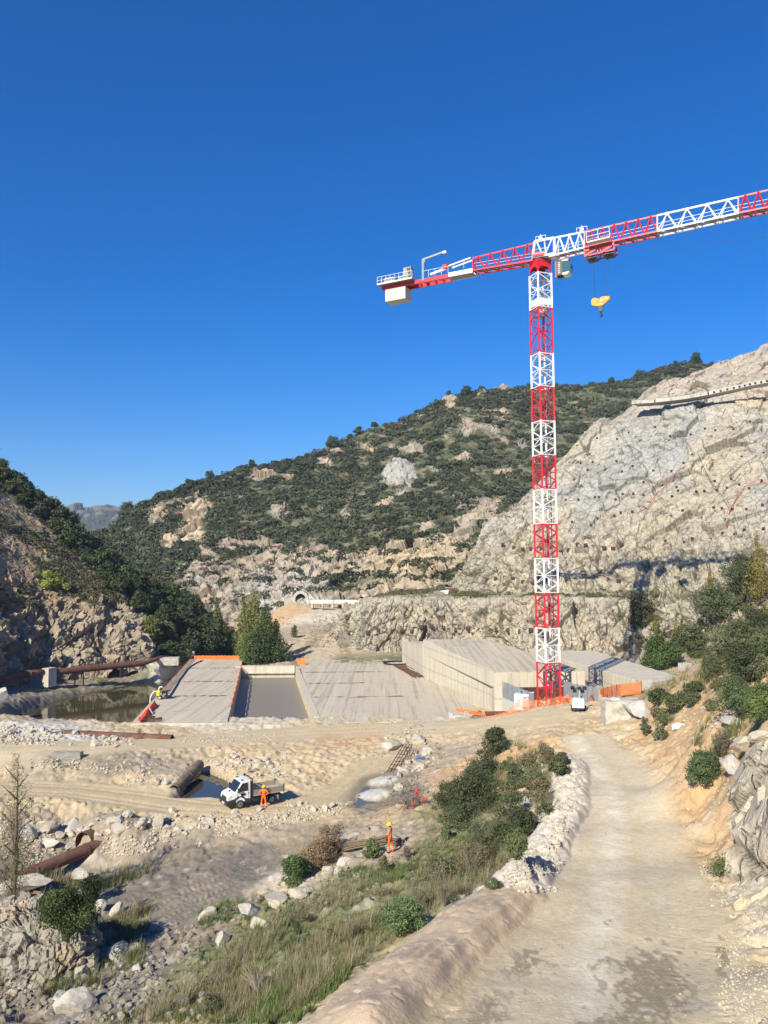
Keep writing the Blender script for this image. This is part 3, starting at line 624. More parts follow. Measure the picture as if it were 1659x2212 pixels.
tag(obj('hillside', np_mesh('hillside', P2, grid_faces(560, 620), _rock2, False, np.clip(C, .02, .8))), kind='structure')
LFT = (P2, nn, wood, px, py)

FARM = [(30,[(1190,2100),(1170,2200),(1150,2350),(1142,2500),(1160,2700)]),(110,[(1190,2100),(1165,2200),(1140,2350),(1122,2500),(1140,2700)]),(165,[(1190,2100),(1165,2200),(1130,2350),(1103,2500),(1125,2700)]),
        (200,[(1190,2100),(1160,2200),(1130,2350),(1104,2480),(1125,2700)]),(240,[(1190,2100),(1160,2200),(1125,2350),(1102,2500),(1125,2700)]),(290,[(1190,2100),(1160,2200),(1130,2350),(1112,2500),(1130,2700)]),(380,[(1190,2100),(1170,2200),(1150,2350),(1135,2500),(1150,2700)])]
G = sheet(FARM, 260, 120); N_ = grid_normals(G); P = G.reshape(-1, 3); nn = N_.reshape(-1, 3)
H1, c1 = facet(P*.012, 401, 1.2); n2 = fbm(P*.02, 5, 82); P2 = P + nn*(30*n2+10*H1)[:, None]
C = np.tile(np.array((.045, .055, .035)), (len(P), 1)); C = mixc(C, (.17, .16, .14), sstep(.15, .4, n2+.4*fbm(P*[.05, .05, .15], 4, 83))*sstep(95, 150, P[:, 2])*.8)
tag(obj('mountain', np_mesh('mountain', P2, grid_faces(120, 260), _rock2, False, C)), kind='structure')
# ================================================================ CONCRETE WORKS AND WATER
def streaks(amt, col, st, sc_, lo=.5, hi=.7):
    def f(N, L, src, base, noise, ramp, mix):
        n = noise(sc_, 5, st, .6); return mix(ramp(n, lo, hi, 0, amt), base, col)
    return f
def slab_extra(N, L, src, base, noise, ramp, mix):
    base = mix(ramp(noise(1.0, 5, (1.6, .035, 1), .6, -.152), .50, .60, 0, .45), base, (.27, .225, .165)); base = mix(ramp(noise(.45, 5, (1.3, .05, 1), .6, -.152), .55, .62, 0, .4), base, (.62, .57, .48))
    base = mix(ramp(noise(.20, 7, (.8, 1.3, 1), .8), .60, .65, 0, .65), base, (.14, .115, .09)); base = mix(ramp(noise(2.5, 6, (1, .6, 1), .7), .60, .68, 0, .5), base, (.18, .15, .12))
    return mix(ramp(noise(.35, 6), .55, .75, 0, .6), base, (.56, .52, .45))
CONC = mat('slab_concrete', (.53, .46, .355), .9, var=.10, vscale=1.2, bump=.35, bscale=5, bdist=.03, spec=.2, extra=slab_extra)
def wall_extra(N, L, src, base, noise, ramp, mix):
    base = mix(ramp(noise(.9, 5, (1.3, 1.3, .07)), .50, .66, 0, .5), base, (.32, .285, .23))
    base = mix(ramp(noise(2.1, 3, (1.6, 1.6, .05)), .58, .68, 0, .4), base, (.2, .175, .14))
    w = N.new('ShaderNodeTexWave'); w.wave_type = 'BANDS'; w.bands_direction = 'Z'; w.inputs['Scale'].default_value = .085; w.inputs['Distortion'].default_value = .15
    L.new(src, w.inputs['Vector'])
    return mix(ramp(w.outputs['Fac'], .97, .998, 0, .35), base, (.30, .26, .20))
WALLC = mat('wall_concrete', (.56, .505, .41), .88, var=.08, vscale=1.0, bump=.25, bscale=4, bdist=.03, spec=.2, extra=wall_extra)
OLDC = mat('old_concrete', (.50, .47, .42), .92, c2=(.30, .27, .22), mscale=.9, mlo=.48, mhi=.7, var=.14, bump=.7, bscale=5, bdist=.06, spec=.15)
RUST = mat('rust', (.125, .055, .038), .85, c2=(.17, .10, .075), mscale=1.2, mlo=.4, mhi=.7, var=.2, vscale=4, bump=.3, bscale=14, bdist=.01, spec=.3)
RUSTD = mat('dark_rust', (.07, .032, .024), .85, var=.2, vscale=4, spec=.3)
RUSTP = mat('pale_rust_pipe', (.16, .125, .095), .85, c2=(.25, .18, .12), mscale=1.0, var=.15, spec=.3)
DARK = plain('black_rubber', (.018, .018, .02), .6); STEEL = plain('grey_steel', (.33, .35, .37), .45, .6)
GALV = mat('galvanised_sheet', (.30, .33, .36), .5, .35, var=.1, vscale=.6, spec=.4)
WHITE = plain('white_paint', (.80, .80, .78), .35); CREAM = mat('cream_pipe_paint', (.70, .65, .55), .5, var=.08, c2=(.50, .42, .32), mscale=.8, mlo=.6, mhi=.75)
ORANGE = mat('orange_mesh', (.85, .20, .045), .7, var=.15, vscale=2, alpha=.80); ORANGEA = mat('orange_mesh_thin', (.80, .22, .07), .7, var=.15, vscale=2, alpha=.5)
ORANGER = mat('red_orange_mesh', (.85, .075, .02), .7, var=.12, vscale=2)

def poly_block(name, pix, z1, z0, m, label, cat, chips=0.0, world=None, nsub=None, group=None, nudge=0.0):
    """solid block with the given plan outline; edges subdivided and a little chipped"""
    pts = world or [tuple(at(a, b, z=z1)[:2]) for a, b in pix]
    n = len(pts); V = []; F = []
    rr = random.Random(len(name)*7+int(abs(pts[0][0])*10))
    ring = []
    for i in range(n):
        a, b = np.array(pts[i][:2]), np.array(pts[(i+1) % n][:2]); L = np.linalg.norm(b-a); k = nsub or max(1, int(L/1.6))
        for j in range(k): ring.append(a + (b-a)*j/k + (np.array([rr.uniform(-1, 1), rr.uniform(-1, 1)])*chips if j else 0))
    m_ = len(ring)
    for z, off in ((z0, 0), (z1-.08, 0), (z1, .06)):
        c = np.mean(ring, axis=0)
        for q in ring:
            v = q + (c-q)/np.linalg.norm(c-q)*off
            V.append((v[0], v[1], z + (rr.uniform(-1, 1)*chips*.4 if z == z1 else 0)))
    for l in range(2):
        for i in range(m_):
            j = (i+1) % m_; F.append((l*m_+i, l*m_+j, (l+1)*m_+j, (l+1)*m_+i))
    F.append(tuple(range(2*m_, 3*m_))); F.append(tuple(range(m_-1, -1, -1)))
    b = MB(); b.add(V, F, m); o = b.build(name); tag(o, label, cat, group); return o

# direction of the channels: towards the picture point (573,1236)
S1 = [tuple(at(a, b, z=0.03)[:2]) for a, b in ((282, 1563), (491, 1563), (497, 1535), (525, 1425), (411, 1424))]
slabL = poly_block('concrete_slab', None, .03, -4.5, CONC, 'long pale concrete slab beside the brown river pool, with an orange net on its edge', 'slab', .05, world=S1)
S2 = [tuple(at(a, b, z=0.03)[:2]) for a, b in ((690, 1562), (1010, 1556), (1038, 1532), (868, 1428), (840, 1424), (650, 1426), (648, 1440))]
slabR = poly_block('concrete_slab', None, .03, -4.0, CONC, 'wide pale concrete slab between the flooded basin and the tall concrete block', 'slab', .05, world=S2)
w_ = MB(); w_.hexa([(-18.15, 158.5, -3.4), (-17.5, 158.5, -3.4), (-8.75, 105.2, -3.4), (-9.5, 105.2, -3.4)][::-1] + [(-18.15, 158.5, .10), (-17.5, 158.5, .10), (-8.75, 105.2, .10), (-9.5, 105.2, .10)][::-1], WALLC)
tag(w_.build('basin_wall'), 'thin pale concrete wall along the right side of the flooded basin', 'wall')
w_ = MB(); w_.hexa([(-30.2, 157.5, -3.4), (-18.16, 157.5, -3.4), (-18.16, 159.3, -3.4), (-30.2, 159.3, -3.4), (-30.2, 157.5, .25), (-18.16, 157.5, .25), (-18.16, 159.3, .25), (-30.2, 159.3, .25)], WALLC)
w_.box((-24.2, 157.2, -1.1), (12.0, .5, .12), OLDC)
tag(w_.build('end_wall'), 'low stained concrete wall closing the far end of the flooded basin', 'wall')

# dark construction joints across the slabs, with crumbled edges
for nm, A0, A1, B0, B1, fr in ((slabL, S1[0], S1[4], S1[2], S1[3], (.30, .52, .78)), (slabR, S2[0], S2[6], S2[2], S2[3], (.35, .6, .85))):
    for f in fr:
        a = np.array(A0)*(1-f)+np.array(A1)*f; c = np.array(B0)*(1-f)+np.array(B1)*f; c[1] = a[1]+.3; m = MB(); n = 26; r_j = random.Random(int(f*100)); V = []
        for i in range(n+1):
            p = a+(c-a)*(.03+.94*i/n); w = r_j.uniform(.10, .75) if r_j.random() < .7 else .04; o = r_j.uniform(-.25, .25); V += [(p[0], p[1]+o-w, .042), (p[0], p[1]+o+w, .042)]
        m.add(V, [(2*i, 2*i+2, 2*i+3, 2*i+1) for i in range(n)], plain('joint_dirt', (.15, .12, .09), .95)); m.build('joint', nm)

# big block, its lower far end and the second block
bb = MB(); z3 = 3.35
def lift(z0, z1, o=0.0, y0=108.0, f0=1.0, f1=1.0):   # f: share of the height at the far end (6.8 m there, 5.4 m here)
    k0, k1 = z0*6.8/5.4, z1*6.8/5.4
    return [(15.1-o, y0, z0), (27.8, y0+1.0, z0), (18.9, 143.2, k0), (7.0-o, 142.4, k0), (15.1-o, y0, z1), (27.8, y0+1.0, z1), (18.9, 143.2, k1), (7.0-o, 142.4, k1)]
bb.hexa(lift(-1.0, 1.75, .05, 110.9), WALLC); bb.hexa(lift(1.75, z3, .02, 110.9), WALLC); bb.hexa(lift(z3, 5.35), WALLC)
bb.hexa([(15.05, 108.0, -.6), (16.3, 108.0, -.6), (16.3, 110.8, -.6), (15.05, 110.8, -.6), (15.05, 108.0, z3), (16.3, 108.0, z3), (16.3, 110.8, z3), (15.05, 110.8, z3)], WALLC)
root = thing('concrete_block', 'huge cream concrete block with streaked sides standing behind the tower crane', 'concrete block', (18, 130, 0))
o = bb.build('block_walls', root); o.location = (-18, -130, 0)
tb = MB(); tb.hexa([(15.13, 108.05, 5.36), (27.7, 109.05, 5.36), (18.85, 143.1, 6.75), (7.05, 142.3, 6.75), (15.2, 108.12, 5.42), (27.62, 109.12, 5.42), (18.8, 143.0, 6.81), (7.12, 142.2, 6.81)], CONC)
o = tb.build('top_surface', root); o.location = (-18, -130, 0)
e_ = MB(); e_.hexa([(6.9, 142.6, -1), (18.7, 143.4, -1), (17, 166, -1), (3.6, 165, -1), (6.9, 142.6, 6.0), (18.7, 143.4, 6.0), (17, 166, 4.3), (3.6, 165, 4.3)], WALLC)
tag(e_.build('end_block'), 'pale concrete end block against the rock face at the far end of the huge block', 'concrete block')
poly_block('concrete_block', None, 3.5, -.6, WALLC, 'low flat concrete block right of the mast with a lattice shadow across it', 'concrete block', .08,
           world=[(34.5, 121), (36.7, 110.5), (43.7, 116), (40, 162), (27.6, 163)])
st_ = MB()
for k in range(3): st_.hexa([(29.2+k*1.5, 112, -.5), (30.6+k*1.5, 112, -.5), (28.0+k*1.2, 150, -.5), (26.9+k*1.2, 150, -.5), (29.2+k*1.5, 112, .6+k*.55), (30.6+k*1.5, 112, .6+k*.55), (28.0+k*1.2, 150, .6+k*.55), (26.9+k*1.2, 150, .6+k*.55)], CONC)
tag(st_.build('concrete_steps'), 'low concrete steps in the gap between the two big blocks', 'steps')

# weathered block by the access road, small white blocks, precast saddle
def rough_block(name, c, d, rz, m, label, cat, seed, amp=.12, n=7, group=None):
    """box with chipped, uneven faces"""
    r = np.random.default_rng(seed); V = []; F = []; idx = {}
    def vid(p):
        k = tuple(np.round(p, 4))
        if k not in idx: idx[k] = len(V); V.append(p)
        return idx[k]
    for ax in range(3):
        for sg in (-1, 1):
            for i in range(n):
                for j in range(n):
                    q = []
                    for a, b in ((i, j), (i+1, j), (i+1, j+1), (i, j+1)):
                        p = np.zeros(3); p[ax] = sg; p[(ax+1) % 3] = -1+2*a/n; p[(ax+2) % 3] = -1+2*b/n; q.append(vid(p))
                    F.append(q if sg > 0 else q[::-1])
    V = np.array(V)*np.array(d)/2; H, _ = facet(V*1.3/max(amp*6, .5)+seed, seed); k = np.abs(V/(np.array(d)/2)); edge = (k > .99).sum(1)
    V = V*(1 - (edge >= 2)[:, None]*.05*r.random((len(V), 1))) + (V/np.linalg.norm(V, axis=1, keepdims=True))*(H*amp)[:, None]
    V[:, 2] += d[2]/2
    o = obj(name, np_mesh(name, V, F, m)); o.location = c; o.rotation_euler = (0, 0, rz); tag(o, label, cat, group); return o
p = at(1352, 1572, z=4.9); rough_block('concrete_block', (p[0], p[1]+1.2, 4.3), (3.4, 2.4, 3.0), -.12, OLDC, 'weathered cracked concrete block beside the access road below the right bank', 'concrete block', 5, .16, 9)
p = at(1281, 1512, z=3.6); 
p = at(1392, 1500, z=5.0); rough_block('concrete_block', (p[0], p[1], 4.6), (1.6, 1.0, 2.1), .2, OLDC, 'small white concrete block standing at the right end of the orange net', 'concrete block', 6, .05)
p = gpt(1480, 1448); rough_block('concrete_block', (p.x, p.y, p.z-.3), (1.6, 1.4, 1.5), .3, OLDC, 'white concrete block half buried at the top of the right hand bank', 'concrete block', 8, .08)
p = gpt(146, 1640); rough_block('stone_block', (p.x, p.y, p.z-.1), (2.9, .9, .72), .02, mat('grey_stone', (.28, .265, .24), .9, var=.2, bump=.6, bscale=6), 'long grey squared stone lying on the edge of the upper dirt track', 'stone', 9, .08)
p = at(8, 1508, z=.2); rough_block('concrete_block', (p[0], p[1], -.1), (1.6, 1.6, 1.7), .5, OLDC, 'tilted pale concrete block at the left edge above the pool', 'concrete block', 10, .05).rotation_euler = (.25, -.3, .5)
p = at(991, 1552, z=.25); sd = MB(); sd.box((0, 0, .32), (2.7, 1.0, .64), OLDC)
for x in (-1.05, 1.05): sd.prism([(-.3, .64), (.3, .64), (.14, .95), (-.14, .95)], -.45, .45, OLDC, lambda a, b, c, x=x: (x+a, c, b))
sdr = sd.build('concrete_saddle'); sdr.location = (p[0], p[1], .12); sdr.rotation_euler = (0, 0, .08); tag(sdr, 'grey precast concrete pipe saddle with two raised ends on the slab corner', 'concrete saddle')
# open rusty skip beside it
p = at(1074, 1553, z=.7); sk = MB(); A = [(-1.5, -.8), (1.5, -.8), (1.5, .8), (-1.5, .8)]
for i in range(4):
    a, b = A[i], A[(i+1) % 4]; k = .72
    q = [(a[0]*k, a[1]*k, 0), (b[0]*k, b[1]*k, 0), (b[0], b[1], .85), (a[0], a[1], .85)]
    iq = [(x*.97, y*.96, z+.03) for x, y, z in q]
    sk.add(q+iq, [(0, 1, 2, 3), (7, 6, 5, 4), (3, 2, 6, 7), (0, 4, 5, 1)], RUST)
sk.add([(x*.72, y*.72, .02) for x, y in A], [(0, 1, 2, 3)], RUSTD)
for x in (-.7, .7): sk.bar((x, -.84, .05), (x, -.84, .8), .08, RUST)
s = sk.build('skip'); s.location = (p[0], p[1], gz(p[0], p[1])); s.rotation_euler = (0, 0, .05); tag(s, 'rusty open steel skip below the corner of the huge concrete block', 'skip')

# water
def water(name, poly, z, col, rough, label=None):
    m = bpy.data.materials.new(name+'_water'); m.use_nodes = True; N = m.node_tree.nodes; L = m.node_tree.links; p = N['Principled BSDF']
    p.inputs['Base Color'].default_value = (*col, 1); p.inputs['Roughness'].default_value = rough; p.inputs['IOR'].default_value = 1.33
    n = N.new('ShaderNodeTexNoise'); n.inputs['Scale'].default_value = .9; n.inputs['Detail'].default_value = 4
    tc = N.new('ShaderNodeTexCoord'); L.new(tc.outputs['Object'], n.inputs['Vector'])
    b = N.new('ShaderNodeBump'); b.inputs['Strength'].default_value = .12; b.inputs['Distance'].default_value = .05; L.new(n.outputs['Fac'], b.inputs['Height']); L.new(b.outputs[0], p.inputs['Normal'])
    me = bpy.data.meshes.new(name); me.from_pydata([(x, y, z) for x, y in poly], [], [tuple(range(len(poly)))]); me.materials.append(m)
    o = obj(name, me); tag(o, kind='structure'); return o
xs = [p[0] for p in POOL]; ys = [p[1] for p in POOL]
water('water', [(min(xs)-5, min(ys)-5), (-19, min(ys)-5), (-24.5, 125), (-34, 155), (-34, max(ys)+5), (min(xs)-5, max(ys)+5)], -3.5, (.055, .05, .024), .05)
water('water', [(-21.6, 105), (-9.2, 104.5), (-17.8, 157.8), (-29.8, 157.8)], -2.0, (.25, .215, .17), .45)
xs = [p[0] for p in PIT]; ys = [p[1] for p in PIT]
water('water', [(min(xs)-2, min(ys)-2), (max(xs)+2, min(ys)-2), (max(xs)+2, max(ys)+2), (min(xs)-2, max(ys)+2)], -.75, (.05, .045, .035), .04)
_pz = float(np.min(gz([p[0] for p in PUDDLE], [p[1] for p in PUDDLE])))
water('water', [(x, y) for x, y in PUDDLE], _pz+.09, (.13, .12, .10), .05)

# netting: thin waving bands of orange plastic mesh, one thing per run
def net(pts, h, label, m, group=None, seg=18, sag=.12, z=None, folds=.10, seed=0, posts=0, name='orange_net'):
    r = random.Random(seed); P3 = []
    for q in pts: P3.append(Vector(q))
    tot = sum((b-a).length for a, b in zip(P3[:-1], P3[1:])); n = max(6, int(seg)); S = []
    for i in range(n+1):
        t = tot*i/n
        for a, b in zip(P3[:-1], P3[1:]):
            L = (b-a).length
            if t <= L+1e-6: S.append((a.lerp(b, min(1, t/L)), (b-a).normalized())); break
            t -= L
    V = []; F = []; rows = 5; hh = h if isinstance(h, (list, tuple)) else [h, h]
    for i, (p_, t_) in enumerate(S):
        f = i/(len(S)-1); H = np.interp(f*(len(hh)-1), range(len(hh)), hh)*(1-sag*abs(math.sin(i*1.7+seed))); nrm = Vector((t_.y, -t_.x, 0))
        for k in range(rows):
            g = k/(rows-1); V.append(tuple(p_ + Vector((0, 0, H*g)) + nrm*(folds*math.sin(i*2.1+k*1.4+seed)*H)))
    for i in range(len(S)-1):
        for k in range(rows-1):
            a = i*rows+k; F.append((a, a+rows, a+rows+1, a+1))
    root = thing(name, label, 'safety net', tuple(P3[0]), 0, group)
    b = MB(); b.add([tuple(Vector(v)-P3[0]) for v in V], F, m); b.build('mesh_sheet', root)
    if posts:
        for k in range(posts):
            q = S[int(k*(len(S)-1)/max(1, posts-1))][0]-P3[0]; c = MB(); c.bar(q+Vector((0, .03, -.2)), q+Vector((0, .03, max(hh)*1.03)), .05, RUSTD); c.build('post', root)
    return root
net([at(419, 1425, z=.05), at(517, 1425, z=.05)], .95, 'orange safety net across the far end of the left slab', ORANGE, seg=26, posts=5, seed=1, folds=.04)
net([at(345, 1511, z=.05), at(380, 1462, z=.05), at(414, 1426, z=.05)], .9, 'faded thin orange net along the pool side edge of the left slab', ORANGEA, seg=30, posts=7, seed=2, folds=.03, sag=.05)
net([at(524, 1427, z=.05), at(512, 1480, z=.05), at(498, 1532, z=.05)], [.3, .45, .35], 'low orange net strip lying along the basin side edge of the left slab', ORANGE, seg=30, seed=3, folds=.3)
net([at(641, 1434, z=.05), at(661, 1436, z=.05)], 1.3, 'short crumpled orange net at the far corner of the flooded basin', ORANGE, seg=8, seed=4)
net([at(618, 1454, z=-1.9), at(634, 1455, z=-1.9)], .5, 'scrap of orange net caught at the foot of the basin end wall', ORANGE, seg=8, seed=5, folds=.4)
def gq(px, py, dz=0.): q = gpt(px, py); return (q.x, q.y, q.z+dz)
net([gq(985, 1541), gq(1015, 1545), gq(1050, 1547)], [.9, 1.0, .5], 'crumpled orange net behind the concrete pipe saddle', ORANGE, seg=16, seed=6, folds=.25, sag=.4)
net([gq(1052, 1553), gq(1095, 1544), gq(1115, 1540), gq(1150, 1532), gq(1200, 1524), gq(1235, 1519)], [.25, .5, 1.7, 1.3, 1.2, 1.3], 'long sagging orange net on the crest in front of the crane foot', ORANGEA, seg=46, seed=7, folds=.25, sag=.35)
net([gq(1262, 1516), gq(1284, 1514)], [.8, 1.3], 'short orange net piece behind the mobile lighting tower', ORANGEA, seg=8, seed=8, folds=.25, sag=.3)
net([gq(1296, 1508), gq(1340, 1505), gq(1386, 1500)], 1.35, 'tall bright orange net beside the grey sheet fence on the right', ORANGE, seg=26, posts=6, seed=9, folds=.05, sag=.06)
# red netting roll with rusty beams on the left slab
rt = thing('net_roll', 'bright red orange heap of netting with a pink stake on the left slab corner', 'net heap', tuple(at(318, 1548, z=.05)))
V = []; F = []
P0 = at(318, 1548, z=.05)
line = [at(a, b, z=.1)-P0 for a, b in ((303, 1559), (309, 1552), (315, 1545), (321, 1538), (328, 1530), (334, 1524))]
b = MB(); b.tube([Vector(q)+Vector((0, 0, .12)) for q in line], [.25, .38, .42, .3, .38, .35], ORANGER, 9); o = b.build('netting', rt)
for v in o.data.vertices: v.co += Vector((random.uniform(-.14, .14), random.uniform(-.14, .14), random.uniform(-.12, .22)))
b = MB(); b.bar(Vector(at(322, 1528, z=.8)-P0), Vector(at(330, 1543, z=.1)-P0), .12, plain('pink_stake', (.75, .35, .33), .6)); b.build('stake', rt)
rb = thing('steel_beam', 'pile of rusty steel beams lying beside the red netting on the left slab', 'steel beams', tuple(at(325, 1556, z=.05)))
P0 = at(325, 1556, z=.05)
for a, c_, h in (((303, 1560), (350, 1553), .12), ((304, 1557), (349, 1556), .2), ((300, 1553), (335, 1550), .15)):
    b = MB(); A, B = Vector(at(*a, z=h)-P0), Vector(at(*c_, z=h)-P0)
    for dz in (0, .22): b.bar(A+Vector((0, 0, dz)), B+Vector((0, 0, dz)), .22, RUST, .03)
    b.bar(A+Vector((0, 0, .11)), B+Vector((0, 0, .11)), .03, RUST, .22); b.build('beam', rb)

# grey sheet fences
def sheet_fence(a, b, h, label, n, plinth=0.0):
    a = Vector(a); b = Vector(b); root = thing('sheet_fence', label, 'fence', tuple(a)); t = (b-a); L = t.length; d = t.normalized(); k = int(n)
    for i in range(k):
        s_, e_ = t*(i/k), t*((i+1)/k); m = MB(); nn = 9; nr = Vector((d.y, -d.x, 0))
        for j in range(nn):
            q, r = s_.lerp(e_, j/nn), s_.lerp(e_, (j+.96)/nn)
            m.bar(q+Vector((0, 0, h/2))+nr*(.03*(j % 2)), r+Vector((0, 0, h/2))+nr*(.03*(j % 2)), .02, GALV, h)
        m.build('panel', root); pm = MB(); pm.bar(s_+nr*.06, s_+nr*.06+Vector((0, 0, h+.12)), .08, STEEL); pm.build('post', root)
    if plinth:
        m = MB(); nr = Vector((d.y, -d.x, 0)); m.hexa([Vector((0, 0, -plinth))-nr*.2, Vector(t)+Vector((0, 0, -plinth))-nr*.2, Vector(t)+Vector((0, 0, -plinth))+nr*.2, Vector((0, 0, -plinth))+nr*.2, -nr*.2, Vector(t)-nr*.2, Vector(t)+nr*.2, nr*.2], mat('grey_plaster', (.42, .42, .40), .9, var=.1)); m.build('plinth', root)
    return root
sheet_fence(at(1087, 1507, d=106.2), at(1152, 1534, d=101.2), 2.15, 'grey corrugated sheet fence left of the crane foot on a low plinth', 6, 2.6)
sheet_fence(at(1219, 1508, d=104.5), at(1236, 1511, d=103.3), 2.2, 'short shaded grey sheet fence directly right of the crane mast', 2)
sheet_fence(at(1237, 1512, d=102.8), at(1293, 1522, d=99.6), 2.1, 'sunlit grey corrugated sheet fence behind the mobile lighting tower', 5)

# ---------------------------------------------------------------- pipes
def pipe_thing(name, a, b, R, m, label, rings=0, th=.04, flange=None, n=24):
    a = Vector(a); b = Vector(b); root = thing(name, label, 'pipe', tuple(a)); k = MB(); k.pipe(Vector((0, 0, 0)), b-a, R, th, m, n, RUSTD)
    o = k.build('pipe_shell', root, True); e = o.modifiers.new('e', 'EDGE_SPLIT'); e.split_angle = .6
    for i in range(rings):
        q = (b-a)*((i+.5)/rings); d = (b-a).normalized(); r = MB(); r.pipe(q-d*.06, q+d*.06, R+.05, .06, flange or m, n); r.build('flange', root)
    return root
L0 = at(117, 1452, d=147); L1 = at(312, 1432, d=159.5); L2 = at(398, 1405, d=188)
pl = pipe_thing('rusty_pipeline', L0, L1, .62, RUST, 'long thick rusty pipeline across the far bank of the pool', 4)
m = MB(); m.tube([Vector(L1)-Vector(L0), Vector(L2)-Vector(L0)], [.45, .40], RUST, 14); m.build('far_pipe', pl, True)
m = MB(); m.tube([Vector(at(x, y, d=d))-Vector(L0) for x, y, d in ((-40, 1478, 138), (10, 1467, 141), (35, 1459, 143), (60, 1455, 144), (97, 1452, 145.5))], .60, RUST, 14); m.build('near_pipe', pl, True)
for x, y, d, w in ((196, 1446, 152.6, 1.6), (58, 1458, 143.6, 1.3), (172, 1448, 151, .9)):
    q = Vector(at(x, y, d=d))-Vector(L0); m = MB(); g = 2.9
    m.box(q+Vector((0, -.2, .75)), (w*2, .3, .22), RUST); m.bar(q+Vector((-w*.8, -.3, .7)), q+Vector((-w*.8, -.3, -g)), .2, RUST); m.bar(q+Vector((w*.8, -.3, .7)), q+Vector((w*.4, -.3, -g+.6)), .14, RUST)
    m.bar(q+Vector((-w*.8, -.3, -.5)), q+Vector((w*.8, -.3, .6)), .1, RUST); m.build('support_frame', pl)
q = at(105, 1470, d=145.8); m = MB(); m.box((0, 0, 1.2), (1.6, 2.0, 3.4), OLDC); 
for j in range(5): m.box((-.64+j*.32, -1.01, 1.2), (.2, .06, 3.38), WALLC)
o = m.build('pipe_anchor_block'); o.location = (q[0], q[1]+.2, q[2]-.6); o.rotation_euler = (0, 0, -.35); tag(o, 'ribbed grey concrete anchor block around the rusty pipeline', 'concrete block')
q = at(349, 1424, z=.4); rough_block('concrete_platform', (q[0]+.1, q[1], -.9), (7.2, 3.6, 1.6), .18, OLDC, 'broken white concrete platform on the rocks left of the slab end', 'concrete slab', 11, .10)
q = at(397, 1417, z=.1); rough_block('concrete_block', (q[0], q[1], 0), (2.3, 2.0, 1.6), .3, OLDC, 'pale square concrete block at the far left corner of the slab', 'concrete block', 12, .04)
q = at(414, 1416, z=.1); rough_block('concrete_block', (q[0], q[1], -.1), (1.3, 1.6, 1.2), .1, OLDC, 'smaller concrete block right beside the orange net at the slab end', 'concrete block', 13, .04)
pipe_thing('rusty_pipe', at(20, 1580, d=95.2), at(372, 1597, d=91.6), .52, RUST, 'rusty pipe lying along the near end of the brown pool', 3)
A_, B_ = at(376, 1708, z=-.25), at(430, 1652, z=.2)
pipe_thing('drain_pipe', A_, B_, .52, RUSTP, 'grey brown drain pipe resting on the edge of the small water pit', 1)
A_, B_ = at(16, 1907, z=-1.75), at(238, 1814, z=-1.0)
pipe_thing('rusty_pipe', A_, B_, .46, RUST, 'rust red pipe sloping down to the bottom left among the boulders', 2)
A_ = at(180, 1822, z=-.95); B_ = A_ + np.array([1.3, 2.9, -.1])
pipe_thing('culvert_pipe', A_, B_, .85, RUST, 'open dark mouth of a wide rusty culvert in the boulder bank', 0)

# water main on the gravel fill and the tunnel
A_, B_ = at(664, 1301, d=246), at(818, 1301, d=244)
wm = pipe_thing('white_pipeline', A_, B_, .78, CREAM, 'cream pipeline on concrete saddles leading out of the tunnel', 0)
A_ = Vector(A_)
for k in range(7):
    q = (Vector(B_)-A_)*((k+.5)/7); m = MB(); m.box(q+Vector((0, -.1, -1.1)), (.55, 2.4, 1.3), OLDC); m.build('saddle', wm)
for k in range(6):
    q = (Vector(B_)-A_)*((k+.1)/6+.02); d = (Vector(B_)-A_).normalized(); m = MB(); m.pipe(q-d*.12, q+d*.12, .86, .1, CREAM if k % 2 else plain('red_ring', (.45, .12, .08), .6), 20); m.build('joint_ring', wm)
A_, B_ = at(930, 1286, d=196), at(976, 1279, d=192)
pf = pipe_thing('white_pipe', A_, B_, .72, WHITE, 'short white pipe length lying on the rock bench', 1)
m = MB(); m.pipe(Vector(B_)-Vector(A_)-Vector((.9, 0, -.1)), Vector(B_)-Vector(A_)+Vector((.1, -.04, 0)), .82, .1, RUST, 20); m.build('end_collar', pf)
# tunnel portal: arched opening in a concrete headwall
c = at(650, 1306, d=262); root = thing('tunnel_portal', 'arched concrete tunnel mouth at the foot of the pale rock face', 'tunnel', (c[0], c[1]-1.5, c[2]))
R = 1.75; n = 16; arch = [(-R, 0)] + [(-R*math.cos(math.pi*k/n), 1.9+R*math.sin(math.pi*k/n)) for k in range(n+1)] + [(R, 0)]
R2 = 2.7; out = [(-R2, 0)] + [(-R2*math.cos(math.pi*k/n), 1.9+R2*math.sin(math.pi*k/n)) for k in range(n+1)] + [(R2, 0)]
m = MB(); V = [(a, 0, b) for a, b in arch]+[(a, 0, b) for a, b in out]+[(a, 7, b) for a, b in arch]+[(a, 7, b) for a, b in out]; k = len(arch)
F = []
for i in range(k-1): F += [(i, i+1, k+i+1, k+i), (k+i, k+i+1, 3*k+i+1, 3*k+i), (i+1, i, 2*k+i, 2*k+i+1)]
m.add(V, F, OLDC); m.build('arch_ring', root)
m = MB(); m.add([(a, 5.5, b) for a, b in arch], [tuple(range(k))], plain('tunnel_dark', (.01, .01, .01), .9)); m.build('tunnel_shade_sheet', root)  # flat black sheet closes the bore, imitating the darkness inside
